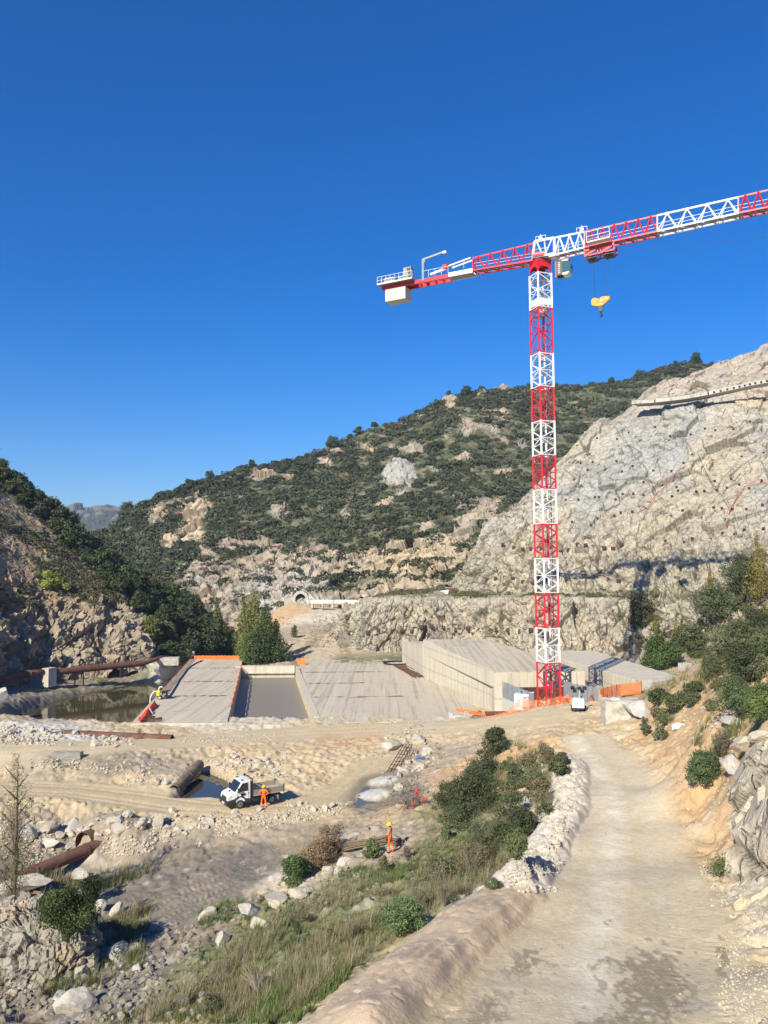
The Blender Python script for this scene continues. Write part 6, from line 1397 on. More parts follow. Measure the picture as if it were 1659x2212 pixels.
o = outcrop('rock_face', [(1563, [(1930, 33.4), (1790, 34.2), (1765, 35), (1757, 36), (1770, 38)]), (1580, [(1940, 33), (1780, 33.8), (1755, 35), (1735, 36), (1745, 38)]), (1615, [(1950, 32), (1775, 33), (1720, 34.4), (1672, 35.5), (1685, 38)]),
     (1650, [(1960, 31), (1770, 31.8), (1700, 33), (1622, 34.8), (1640, 38)]), (1720, [(1980, 29), (1760, 30), (1670, 31.5), (1560, 33), (1580, 37)]), (1850, [(2010, 26), (1760, 27), (1640, 28.5), (1480, 31), (1500, 36)])], '', 7, (.56, .49, .385), .42, amp=.5)
tag(o, 'tall fractured pale rock face at the right frame edge beside the road', 'rock face')
o = outcrop('rock_face', [(-120, [(2130, 42), (2040, 43), (1990, 44), (1965, 46), (1975, 49)]), (0, [(2140, 40.6), (2065, 41.2), (2005, 42.2), (1955, 44.5), (1965, 48)]), (60, [(2150, 40.2), (2070, 40.8), (2000, 41.9), (1945, 44.5), (1955, 48)]), (130, [(2140, 40.5), (2065, 41), (2005, 42), (1965, 44), (1975, 47)]),
     (185, [(2120, 41.4), (2055, 41.8), (2005, 42.6), (1985, 43.6), (1995, 46)]), (215, [(2100, 42.5), (2060, 42.8), (2030, 43.3), (2025, 44), (2035, 45.5)])], '', 17, (.37, .335, .28), 2.0, amp=.34)
tag(o, 'broken white rock outcrop in the lower left corner', 'rock face')
# counted rocks in bands: (x0,y0,x1,y1,half height, count, size lo/hi, kinds, label, group)
bands = [
 (60,1800,470,1775,26,58,9,24,'ppg','beige boulder of the bank below the lower dirt road','boulders below the lower road'),
 (380,1792,720,1738,15,62,7,18,'pp','tan rubble boulder in the row left of the muddy track','boulders in the row by the mud track'),
 (0,1588,250,1606,18,40,8,22,'wwp','white quarry stone heaped on the left bank of the pool','stones by the pool end'),
 (460,1640,600,1665,20,30,8,17,'wp','pale rock heaped above the small water pit','rocks above the water pit'),
 (330,1700,380,1690,6,8,8,20,'wp','pale rock left of the grey brown drain pipe','rocks beside the drain pipe'),
 (800,1600,930,1600,18,14,6,14,'ww','white rock scattered at the dirt slope edge','rocks at the slope edge'),
 (860,1680,945,1620,22,22,8,18,'wp','pale rock strewn beside the rebar cage','rocks beside the rebar cage'),
 (20,2110,330,2090,45,26,8,24,'gw','grey white stone in the lower left rubble','stones in the lower left rubble'),
 (560,1935,760,1880,22,20,7,16,'pw','tan stone on the slope foot below the person','stones at the slope foot')]
for x0, y0, x1, y1, hh, n, lo_, hi_, kinds, lab, grp in bands:
    for i in range(n):
        t = rk.random(); rock(x0+(x1-x0)*t, y0+(y1-y0)*t+rk.uniform(-hh, hh), lo_+(hi_-lo_)*rk.random()**2, rk.choice(kinds), lab, grp, rk.uniform(.7, 1.1))
# uncountable small stones as rubble
SV, SF = [], []
for k in range(6):
    v, f = cut_rock(1, 300+k, (1, .8, .65), 5); SV.append(v); SF.append(f)
def rubble(name, regs, m, label, seed):
    r = np.random.default_rng(seed); Vs, Fs = [], []; off = 0
    for (pts, n, lo_, hi_) in regs:      # pts: quad of picture points
        P = np.array(pts, float); u, v = r.random(n), r.random(n); q = P[0]*((1-u)*(1-v))[:, None]+P[1]*(u*(1-v))[:, None]+P[2]*(u*v)[:, None]+P[3]*((1-u)*v)[:, None]
        cl = fbm(np.stack([q[:, 0]*.02, q[:, 1]*.03, q[:, 0]*0], -1), 3, seed); q = q[cl > -.25]
        W_ = gp(q[:, 0], q[:, 1]); s = lo_+(hi_-lo_)*r.random(len(q))**3
        for i in range(len(q)):
            k = r.integers(6); a = r.uniform(0, 6.28); c, sn = math.cos(a), math.sin(a); V = SV[k]*s[i]; V = np.stack([V[:, 0]*c-V[:, 1]*sn, V[:, 0]*sn+V[:, 1]*c, V[:, 2]], -1)+W_[i]+[0, 0, s[i]*.25]
            Vs.append(V); Fs.append(SF[k]+off); off += len(V)
    o = obj(name, np_mesh(name, np.concatenate(Vs), np.concatenate(Fs), m)); tag(o, label, 'rubble', kind='stuff')
rubble('rubble', [([(0,1770),(480,1775),(440,1835),(0,1880)],2600,.04,.22), ([(430,1775),(740,1735),(740,1760),(430,1820)],1300,.03,.18), ([(0,1570),(260,1590),(300,1612),(0,1612)],1000,.06,.32), ([(300,1600),(620,1585),(620,1600),(300,1612)],260,.05,.2),
      ([(60,1640),(380,1650),(380,1685),(60,1660)],500,.04,.25), ([(440,1640),(620,1640),(620,1680),(480,1690)],500,.05,.25), ([(240,1690),(400,1670),(400,1700),(240,1700)],150,.05,.2),
      ([(560,1560),(1000,1560),(1000,1580),(560,1572)],300,.04,.16)], BOULD, 'small tan stones scattered over the banks and tracks', 3)
RUBG = mat('rubble_grey', (.30, .265, .215), .92, c2=(.19, .165, .13), mscale=.8, mlo=.4, mhi=.6, var=.25, vscale=3, bump=.6, bscale=8, bdist=.03)
rubble('rubble', [([(780,1590),(960,1570),(950,1720),(850,1720)],420,.05,.34), ([(950,1590),(1090,1570),(980,1690),(900,1700)],600,.03,.13), ([(600,1880),(900,1840),(900,1910),(600,1980)],1100,.03,.14), ([(430,1940),(620,1930),(620,2040),(430,2040)],120,.05,.3),
      ([(0,2040),(420,1990),(480,2212),(0,2212)],1500,.03,.30), ([(590,1330),(830,1330),(700,1400),(610,1400)],1500,.10,.45)], RUBG, 'small white and grey stones strewn over the slopes', 4)
rubble('rubble', [([(1075,1925),(1195,1890),(1250,1720),(1205,1640)],4200,.02,.10), ([(1090,1930),(1200,1930),(1215,1860),(1100,1860)],500,.04,.16)], BOULW, 'whitish broken stones forming the berm along the road bend', 8)
rubble('rubble', [([(1530,1880),(1700,1860),(1700,2212),(1560,2212)],1500,.02,.09), ([(1420,1650),(1560,1640),(1640,1900),(1520,1900)],700,.02,.11), ([(1000,2212),(1600,2212),(1500,1700),(1280,1700)],900,.012,.035), ([(1380,1500),(1600,1440),(1600,1600),(1400,1600)],450,.03,.2)], BOULD, 'small stones and grit along the road and the right bank', 5)

# ================================================================ PLANTS
def leafmat(name, trans=.0):
    m = mat(name, attr=True, rough=.75, var=.12, vscale=6, spec=.2); return m
LEAF = leafmat('foliage'); BARK = mat('bark', (.12, .09, .065), .9, var=.2); TWIG = mat('dry_twigs', (.20, .165, .12), .9, var=.2)
def quads(P, N__, size, r, asp=.6):
    """one small leaf face per point, facing roughly along N"""
    n = len(P); N__ = N__ + r.normal(scale=.55, size=(n, 3)); N__ /= np.linalg.norm(N__, axis=1, keepdims=True)+1e-9
    t = np.cross(N__, r.normal(size=(n, 3))); t /= np.linalg.norm(t, axis=1, keepdims=True)+1e-9; b = np.cross(N__, t); s = (size*r.uniform(.6, 1.3, n))[:, None] if np.isscalar(size) else (size*r.uniform(.6, 1.3, n))[:, None]
    V = np.stack([P-t*s, P+b*s*asp, P+t*s, P-b*s*asp], 1).reshape(-1, 3); F = np.arange(4*n).reshape(-1, 4); return V, F
def crown_pts(lobes, n, r, fill=.35):
    L = np.array(lobes, float); w = L[:, 3]*L[:, 4]+L[:, 4]*L[:, 5]; k = r.choice(len(L), n, p=w/w.sum()); d = r.normal(size=(n, 3)); d /= np.linalg.norm(d, axis=1, keepdims=True)
    rad = np.where(r.random(n) < fill, r.uniform(.45, .9, n), r.uniform(.88, 1.1, n)); rad = np.where(r.random(n) < .09, r.uniform(1.1, 1.5, n), rad); bump = 1+.18*vnoise(d*3.1+k[:, None]*7.3, 5)
    return L[k, :3]+d*L[k, 3:6]*(rad*bump)[:, None], d, k
def crown_mesh(name, lobes, n, size, col, r, m=None, colvar=.25, asp=.6, fill=.35, flat=0):
    P, d, k = crown_pts(lobes, n, r, fill); V, F = quads(P, d, size, r, asp); lob = r.uniform(1-colvar, 1+colvar, len(lobes))
    C = np.array(col)*(lob[k]*r.uniform(.75, 1.25, n))[:, None]; C = C*np.array([1, 1, 1])+np.outer(r.uniform(-.01, .02, n), [1, .8, .1]); return np_mesh(name, V, F, m or LEAF, False, np.clip(np.repeat(C, 4, 0), .005, 1))
def lobes_round(r, n=9, R=1.0, H=1.0, base=.0):
    out = [(0, 0, base+H*.42, R*.55, R*.55, H*.38)]; sx, sy = r.uniform(.75, 1.1), r.uniform(.75, 1.1)
    for i in range(int(n*2.2)):
        a = r.uniform(0, 6.28); t = r.uniform(0, 1); q = R*r.uniform(.35, .95)*(1-.55*t**1.5); z = base+H*(.12+.78*t*r.uniform(.7, 1)); s = r.uniform(.14, .34)*R
        out.append((q*math.cos(a)*sx, q*math.sin(a)*sy, z, s, s, s*r.uniform(.6, .95)))
    return out
def trunk_mb(h, r0, r, n=5, spread=.5):
    b = MB(); pts = [Vector((0, 0, -.5))]; 
    for k in range(4): pts.append(Vector((r.uniform(-.06, .06)*h, r.uniform(-.06, .06)*h, h*(k+1)/4)))
    b.tube(pts, [r0*1.2, r0, r0*.8, r0*.55, r0*.25], BARK, 7)
    for i in range(n):
        k = 1+i % 3; a = r.uniform(0, 6.28); q = pts[k]; e = q+Vector((math.cos(a)*spread*h, math.sin(a)*spread*h, h*r.uniform(.15, .35))); b.tube([q, (q+e)/2+Vector((0, 0, .05*h)), e], [r0*.5, r0*.35, r0*.12], BARK, 5)
    return b
rp = np.random.default_rng(99)
# --- trees of the left hillside (each its own object)
def tree_proto(col, R, H, n, size, nl=10, th=.35):
    lob = lobes_round(rp, nl, R, H*(1-th*.5), H*th*.5); return crown_mesh('crown', lob, n, size, col, rp), trunk_mb(H*.75, H*.028+.04, rp).mesh('trunk', True)
TP = [tree_proto(c, R, H, n, s) for c, R, H, n, s in (((.045, .065, .028), 2.6, 4.6, 1500, .24), ((.05, .07, .03), 3.2, 5.4, 1900, .26), ((.06, .075, .035), 2.2, 4.8, 1300, .23), ((.042, .06, .03), 3.0, 4.4, 1700, .26), ((.085, .095, .035), 2.4, 5.2, 1400, .23), ((.055, .07, .04), 2.0, 3.6, 1100, .22))]
def put_tree(P_, k, s, label, group, cat='tree', name='tree', tint=None):
    root = thing(name, label, cat, tuple(P_), rk.uniform(0, 6.28), group); root.scale = (s*rk.uniform(.9, 1.1), s*rk.uniform(.9, 1.1), s*rk.uniform(.85, 1.15))
    obj('crown', TP[k][0], root); obj('trunk', TP[k][1], root); return root
P2, nn_, wood_, px_, py_ = LFT
cand = np.where((wood_ > .55) & (px_ > -60) & (px_ < 520) & (py_ < 1440) & (P2[:, 1] < 262))[0]; cand = rp.permutation(cand); taken = []
for i in cand:
    if len(taken) >= 285: break
    p = P2[i]; sp = 2.1 + p[1]*.004
    if all((p[0]-q[0])**2+(p[1]-q[1])**2 > sp**2 for q in taken):
        taken.append(p); k = int(rp.choice([0, 1, 2, 3, 0, 1, 5, 4], 1)[0]); put_tree(p-[0, 0, .5], k, rp.uniform(.8, 1.4), 'dark evergreen tree in the dense wood on the left hillside', 'trees of the left hillside wood', name='evergreen_tree')
# skyline trees of the centre ridge
P2h, nnh, bareh, pxh, pyh = HIL
top = P2h.reshape(520, 900, 3); tx, ty = pxh.reshape(520, 900), pyh.reshape(520, 900)
for j in range(34):
    x = 300+j*38+rp.uniform(-26, 26); c = np.argmin(np.abs(tx[480]-x)); r0 = int(np.argmin(ty[:, c])); r0 = max(0, r0-int(rp.integers(0, 14)))
    p = top[r0, c]; 
    if x > 1560: break
    put_tree(p-[0, 0, .6], int(rp.integers(0, 4)), rp.uniform(.45, 1.25)*(.75+p[1]/900), 'small dark oak standing up against the sky on the ridge', 'oaks on the skyline ridge', name='ridge_oak')
# --- hill scrub: far-off mass
def scrub(name, P_, Rr, n_leaf, size, cols, label, r, hfac=.75, kind='stuff', asp=.75):
    m = len(P_); k = np.repeat(np.arange(m), n_leaf); d = r.normal(size=(len(k), 3)); d /= np.linalg.norm(d, axis=1, keepdims=True); d[:, 2] = np.abs(d[:, 2])*.95-.05
    R3 = Rr[:, None]*np.stack([np.ones(m), np.ones(m), np.full(m, hfac)], -1); bm = 1+.25*vnoise(d*2.6+(k*5.37)[:, None], 3)
    P = P_[k]+d*R3[k]*(r.uniform(.8, 1.08, len(k))*bm)[:, None]; V, F = quads(P, d, size*Rr[k], r, asp)
    C = cols[k]*r.uniform(.78, 1.22, len(k))[:, None]; o = obj(name, np_mesh(name, V, F, LEAF, False, np.clip(np.repeat(C, 4, 0), .005, 1))); tag(o, label, 'scrub', kind=kind); return o
inb = ~((pxh > 640) & (pxh < 840) & (pyh > 1282)) & (pxh > 180) & (pxh < 1700) & (pyh < 1330) & (np.arange(len(pxh)) < 512*900)
w = np.where(inb, (1-bareh)*1.0+np.where(pyh > 1170, .30, .03), 0.0)*P2h[:, 1]**.3
n1 = fbm(P2h*.03, 3, 91); idx = rp.choice(len(w), 10000, p=w/w.sum(), replace=False); Pp = P2h[idx]
base = np.array([[.048, .058, .032]])*np.ones((len(idx), 1)); tone = n1[idx]; base = base*(1+.55*tone[:, None])
rsel = rp.random(len(idx)); base[rsel < .012] = (.13, .065, .035); base[(rsel > .04) & (rsel < .16)] *= 1.5; base[(rsel > .16) & (rsel < .30)] = (.085, .09, .055); base[(rsel > .26) & (rsel < .40)] *= .7
Rr = (rp.random(len(idx))**2*2.6+.9)*(.8+Pp[:, 1]/900)
scrub('scrub', Pp-[0, 0, .3], Rr, 95, .17, base, 'dark green scrub covering the large hill', rp, .62)
# thin dry scrub on the left rock slope, on the cliff ledges and at the cliff foot
sel = np.where((wood_ < .4) & (px_ > -80) & (px_ < 330) & (py_ < 1310))[0]; c0 = fbm(P2[sel]*.12, 3, 95); sel = sel[c0 > -.08]; idx = rp.choice(sel, 1700, replace=False)
cols = np.where(rp.random((1700, 1)) < .6, np.array([[.13, .11, .065]]), np.array([[.075, .085, .04]])); scrub('scrub', P2[idx], rp.uniform(.3, 1.1, 1700), 34, .22, cols, 'thin dry scrub on the left rock slope', rp, .8)
Gc, Nc, Xc, Yc = CLF; Pc = Gc.reshape(-1, 3); xc, yc = Xc.ravel(), Yc.ravel()
ww = .006*np.ones(len(xc)) + np.exp(-((yc-1286)/6)**2)*(xc < 1430)*1.6 + .25*np.exp(-((yc-1102)/7)**2)*(xc > 1010)*(xc < 1400) + .18*np.exp(-((yc-(985-(xc-1290)*.18))/7)**2)*(xc > 1210) + zones(xc, yc, [(1440, 1370, 60, 50, .5), (1530, 1330, 90, 60, .6), (1630, 1300, 80, 80, .9), (1400, 1340, 50, 60, .35), (1000,1230,30,30,.3)])*.55
ww = np.where((xc > 720) & (xc < 1700) & (yc < 1440) & (yc > 760), ww, 0)*(fbm(Pc*.15, 3, 96) > -.15); idx = rp.choice(len(ww), 3000, p=ww/ww.sum(), replace=False)
cols = np.where(rp.random((3000, 1)) < .5, np.array([[.085, .095, .04]]), np.array([[.15, .125, .075]])); scrub('scrub', Pc[idx], rp.uniform(.25, 1.15, 3000)*np.where(yc[idx] > 1300, 1.25, .8), 36, .2, cols, 'patchy scrub on the ledges and foot of the cliff', rp, .9)

# --- individual bushes and trees
def bush(px, py, wpx, hpx, label, col, n=2200, leaf=.05, name='bush', cat='bush', stems=6, asp=.5, nl=9, trunk=0.0, group=None, ground=None, colvar=.25, fill=.35):
    q = Vector(ground) if ground is not None else gpt(px, py); d = q.y; R = wpx*1.12*d/FP/2; H = hpx*1.1*d/FP; leaf = max(leaf, d*.0013); n = int(n*1.5)
    root = thing(name, label, cat, tuple(q), 0, group); lob = lobes_round(rp, nl, R, H*(1-trunk), H*trunk)
    obj('foliage', crown_mesh('foliage', lob, n, leaf, col, rp, colvar=colvar, asp=asp, fill=fill), root)
    b = MB()
    for i in range(stems):
        a = rp.uniform(0, 6.28); e = Vector((math.cos(a)*R*.5, math.sin(a)*R*.5, H*rp.uniform(.5, .8))); b.tube([Vector((0, 0, -.1)), e*.5+Vector((0, 0, .1*H)), e], [.02*H+.008, .014*H+.004, .003], BARK, 5)
    b.build('stems', root); return root
G1, G2, G3, G4, G5 = (.060, .074, .037), (.095, .112, .055), (.115, .142, .06), (.14, .145, .08), (.17, .14, .08)
bush(1010, 1762, 118, 92, 'big dark green bush in the middle of the slope under the road', G1, 7000, .055, nl=14)
bush(1062, 1640, 62, 66, 'dark green bush on the ochre slope left of the road bend', G1, 3200, .055)
bush(1115, 1705, 60, 50, 'loose green bush right of the big dark one', G2, 2400, .05)
bush(1130, 1800, 80, 56, 'dark bush touching the stony berm below the bend', G1, 3800, .05)
bush(1118, 1855, 62, 62, 'round bright green bush against the stony berm', G3, 4200, .035)
bush(1045, 1850, 90, 75, 'feathery green shrub left of the round bright bush', G2, 4000, .035, asp=.25)
bush(1205, 1680, 50, 52, 'green bush at the head of the berm beside the road', G2, 2600, .05)
bush(1215, 1655, 34, 30, 'small dark bush on the tip of the berm', G1, 1500, .045)
bush(868, 2020, 120, 62, 'low pale green bush touching the tan berm', (.12, .17, .075), 6500, .030, nl=13)
bush(640, 1905, 78, 56, 'leafy green bush at the right edge of the mud track', (.075, .12, .04), 3800, .045)
bush(806, 1850, 42, 34, 'small green bush left of the person on the slope', G3, 1700, .035)
bush(690, 1880, 100, 62, 'brown dried out bush beside the mud track', (.26, .18, .11), 5200, .032, asp=.35)
bush(715, 1845, 70, 58, 'second dried brown bush nearer the rebar', (.20, .14, .10), 3200, .03, asp=.3)
bush(880, 1862, 30, 34, 'grey leafless bush right of the person on the slope', (.17, .15, .12), 900, .02, asp=.15, stems=30)
bush(128, 1990, 130, 84, 'dark bush with bright leaves on the white outcrop', (.05, .07, .022), 8500, .06, nl=14, trunk=.05, cat='bush', colvar=.6, ground=at(135, 2010, d=41.5))
bush(190, 1960, 60, 60, 'very dark bush in the hollow right of the white outcrop', (.03, .045, .018), 2000, .05)
bush(1525, 1690, 84, 72, 'round dark green bush on the ochre right bank', (.075, .115, .05), 6000, .03, nl=12)
bush(1562, 1640, 50, 60, 'grey twiggy bush right of the round dark one', (.15, .135, .10), 2200, .02, asp=.2, stems=24)
bush(1600, 1545, 110, 80, 'pale green bush mass above the grey rocks on the right', (.10, .14, .065), 5500, .04, nl=13)
bush(1650, 1560, 90, 90, 'bright green bush at the right frame edge', (.11, .15, .05), 4500, .04, nl=12)
bush(1610, 1480, 120, 95, 'dark olive bush on top of the right bank', (.055, .07, .035), 5500, .05, nl=13)
bush(1540, 1470, 70, 55, 'olive grass bush on the crest of the right bank', G2, 2600, .04, asp=.3)
bush(1470, 1530, 70, 34, 'low green bush on the bank above the weathered block', G2, 2400, .05)
bush(1425, 1520, 60, 34, 'dark low bush right of the small white block', G1, 2200, .05)
bush(1395, 1590, 26, 40, 'grey green weed at the foot of the weathered block', (.10, .11, .07), 900, .04, asp=.3)
bush(1500, 1505, 50, 30, 'dark low bush halfway up the right bank', G1, 1500, .05)
bush(1660, 1870, 120, 60, 'low grey green shrub on the gravel at the right edge', (.10, .12, .075), 4200, .022, asp=.3)
bush(1575, 1880, 90, 14, 'small green weeds on the gravel beside the road', G3, 1800, .022)
for x, y, w_, h_, c_, lab in ((1075,1622,44,50,G1,'dark bush top at the upper end of the scrub mass on the slope'),(1040,1690,80,62,G1,'dark bush joining the big one and the upper bush'),(968,1752,70,60,G1,'left flank of the big dark bush, a rounded dark bush'),(1062,1748,86,66,(.058,.078,.035),'dull green bush right behind the big dark one'),
        (985,1790,90,36,G2,'low green fringe under the big dark bush'),(1105,1760,80,56,G2,'green bush between the dark mass and the stony berm'),(1165,1730,60,46,G5,'straw coloured clump against the stony berm'),(1095,1830,90,50,(.07,.095,.04),'dull green bush left of the round bright one'),(1150,1700,60,40,G4,'olive clump below the road bend'),
        (1020,1885,90,56,G5,'dry straw coloured bush above the berm join'),(960,1900,100,54,G4,'olive dry clump in the middle of the lower slope'),(1180,1650,50,40,G5,'dry clump on the ochre slope left of the berm tip')):
    bush(x, y, w_, h_, lab, c_, 3000, .045, asp=.35, nl=11)
for k in range(40):      # low clumps of varied weeds over the slope
    pool_ = [(rk.uniform(430, 700), rk.uniform(2080, 2200)), (rk.uniform(640, 930), rk.uniform(1960, 2090)), (rk.uniform(800, 1080), rk.uniform(1880, 1960)), (rk.uniform(930, 1130), rk.uniform(1760, 1880)), (rk.uniform(1040, 1200), rk.uniform(1620, 1760))][k % 5]
    if pool_[0] > 560+(2212-pool_[1])*1.72-70 and pool_[1] > 1930: continue
    bush(pool_[0], pool_[1], rk.uniform(22, 60), rk.uniform(14, 34), 'low wild clump growing on the slope between the pit and the road', rk.choice([G1, G2, G3, G4, G5, (.10, .13, .06), (.17, .15, .09)]), 900, .028, asp=rk.choice([.25, .5]), nl=5, stems=3, name='shrub', cat='shrub', group='low clumps on the road slope')
for k in range(9):
    x = rk.uniform(1400, 1659); y = 1590-(x-1330)*.62+rk.uniform(10, 90)
    bush(x, y, rk.uniform(24, 60), rk.uniform(16, 36), 'low scrub clump on the right bank above the road', rk.choice([G1, G2, G4, (.10, .13, .06), G5]), 900, .04, asp=rk.choice([.3, .5]), nl=5, stems=3, name='shrub', cat='shrub', group='low clumps on the right bank')
def cliff_foot(px, py): 
    v = cliff_at(px, py, 0); return (v.x, v.y-.5, v.z-.3)
bush(1428, 1452, 95, 82, 'large green bush at the cliff foot behind the lower block', (.06, .10, .03), 6000, .12, nl=14, ground=at(1428, 1452, z=1.6), trunk=.05)
for k, (x, y, w_, h_, c_, lab) in enumerate(((1480,1400,80,60,G2,'grey green bush in the middle of the cliff foot scrub'),(1540,1330,95,80,(.08,.10,.05),'tall olive bush below the thin yellow poplar'),(1600,1290,110,95,(.075,.095,.045),'large dark bush left of the big yellow poplar'),
        (1380,1350,60,80,(.09,.09,.05),'dull green bush in the mast shadow on the cliff'),(1570,1400,100,70,G4,'brownish bush above the crest of the right bank'),(1500,1440,60,60,(.09,.11,.045),'upright bush right of the large green one at the cliff foot'),(1640,1400,120,90,(.085,.11,.045),'green bush mass under the grey shotcrete rock'))):
    bush(x, y, w_, h_, lab, c_, 3800, .13, ground=cliff_foot(x, min(y, 1430)), nl=12)
for x, y, w_, h_, c_, lab in ((1600,1385,70,44,G2,'green bush on the skyline of the right bank'),(1635,1365,80,50,G1,'dark bush under the shotcrete rock at the right edge'),(1565,1418,60,40,G4,'olive bush at the left end of the bank skyline'),(1655,1420,90,60,(.08,.11,.05),'leafy bush at the right edge above the olive one'),(1600,1430,80,50,G5,'dry grass clump on the upper right bank'),(1640,1470,70,50,G4,'straw green clump near the right frame edge')):
    bush(x, y, w_, h_, lab, c_, 3200, .05, asp=.4, nl=11)
# columnar poplars
def poplar(px, py, hpx, wpx, label, col, d=None, z=None, n=5200, leaf=.16, cat='tree', name='poplar', lower=.04, group=None, ground=None, nb=34):
    q = Vector(ground) if ground is not None else (Vector(at(px, py, d=d)) if d else gpt(px, py)); H = hpx*q.y/FP; R = wpx*1.5*q.y/FP/2; n = int(n*1.4); lob = []
    for i in range(nb):
        t = (i+.5)/nb; z_ = H*(lower+(1-lower)*t); rr = R*min(1, 3.2*t+.35)*(1-t**2.2)**.8*rp.uniform(.75, 1.1); a = rp.uniform(0, 6.28); o = rr*rp.uniform(.2, .7); s = max(rr*rp.uniform(.3, .55), R*.15); lob.append((o*math.cos(a), o*math.sin(a), z_, s, s, s*rp.uniform(1.4, 2.4)))
    root = thing(name, label, cat, tuple(q), 0, group); obj('foliage', crown_mesh('foliage', lob, n, leaf, col, rp, colvar=.35, asp=.55, fill=.4), root)
    b = MB(); b.tube([Vector((0, 0, -.5)), Vector((.1, 0, H*.4)), Vector((0, .1, H*.97))], [H*.012+.03, H*.008+.02, .01], BARK, 6)
    for i in range(14): t = .1+.8*i/14; a = rp.uniform(0, 6.28); b.tube([Vector((0, 0, H*t)), Vector((math.cos(a)*R*.5, math.sin(a)*R*.5, H*(t+.1)))], [.02*H*.3+.01, .006], BARK, 4)
    b.build('trunk', root); return root
YG = (.20, .205, .075)
poplar(548, 1440, 162, 60, 'tallest yellow green poplar behind the left slab', YG, d=176, n=9000, leaf=.2)
poplar(526, 1436, 145, 34, 'slim yellow green poplar at the left of the poplar group', (.12, .14, .045), d=182, n=4200, leaf=.2)
poplar(574, 1442, 124, 54, 'dark green poplar right of the tallest one', (.075, .105, .04), d=172, n=7500, leaf=.2)
poplar(594, 1440, 96, 42, 'shorter dark poplar at the right end of the group', (.07, .10, .04), d=173, n=5200, leaf=.2)
poplar(555, 1444, 80, 60, 'broad dark poplar low in front of the group', (.065, .095, .035), d=170, n=7000, leaf=.2)
poplar(468, 1390, 95, 26, 'pale yellow poplar at the edge of the wood', (.12, .14, .06), d=205, n=3000, leaf=.22)
poplar(407, 1412, 52, 15, 'thin brown poplar behind the concrete block at the slab end', (.13, .11, .055), d=186, n=1500, leaf=.18)
poplar(636, 1378, 26, 14, 'small green poplar alone on the gravel fill', (.09, .12, .05), n=900, leaf=.14)
poplar(1640, 1300, 140, 50, 'big yellowing poplar at the right frame edge', (.23, .19, .055), ground=cliff_foot(1640, 1300), n=3800, leaf=.13)
poplar(1530, 1315, 105, 15, 'thin yellow poplar against the pale cliff', (.24, .19, .04), ground=cliff_foot(1530, 1315), n=1500, leaf=.12)
poplar(1455, 1400, 70, 12, 'thin yellow sapling above the large green bush', (.27, .22, .04), ground=cliff_foot(1455, 1400), n=900, leaf=.11)
poplar(1418, 1370, 45, 16, 'yellow green sapling beside the mast shadow', (.20, .19, .05), ground=cliff_foot(1418, 1370), n=900, leaf=.11)
poplar(1655, 1330, 45, 45, 'bright yellow shrub under the yellowing poplar', (.45, .36, .02), ground=cliff_foot(1655, 1345), n=1500, leaf=.1)
poplar(28, 1985, 335, 74, 'tall thin half bare poplar at the left frame edge', (.17, .155, .075), n=7000, leaf=.04, nb=40, lower=.1)
b = MB(); q = gpt(28, 1985)
for i in range(90): a = rp.uniform(0, 6.28); t = rp.uniform(.02, .8); r0 = rp.uniform(.1, .35); e = q+Vector((math.cos(a)*r0*2.2, math.sin(a)*r0*2, 8*t+rp.uniform(.8, 2))); s_ = q+Vector((math.cos(a)*.1, math.sin(a)*.1, 8*t*.8)); b.tube([s_, (s_+e)/2+Vector((0, 0, .1)), e], [.014, .01, .004], TWIG, 3)
tag(b.build('twigs'), 'bundle of upright grey twigs around the thin poplar stem', 'twigs')
v = P2[np.argmin((px_-118)**2+(py_-1268)**2)]; bush(118, 1268, 56, 44, 'bright yellow green bush on the left rock slope', (.25, .27, .06), 2600, .16, ground=tuple(v), nl=9)
for x, y, w_, h_, c_, lab in ((335,1385,52,60,(.13,.14,.05),'olive yellow tree at the foot of the left wood'),(365,1390,40,50,(.11,.125,.045),'olive tree right of the yellowish one below the wood'),(300,1290,46,50,(.075,.10,.035),'lighter green tree halfway down the left wood')):
    v = P2[np.argmin((px_-x)**2+(py_-y)**2)]; bush(x, y, w_, h_, lab, c_, 2400, .2, ground=tuple(v), nl=9, name='tree', cat='tree', trunk=.12)

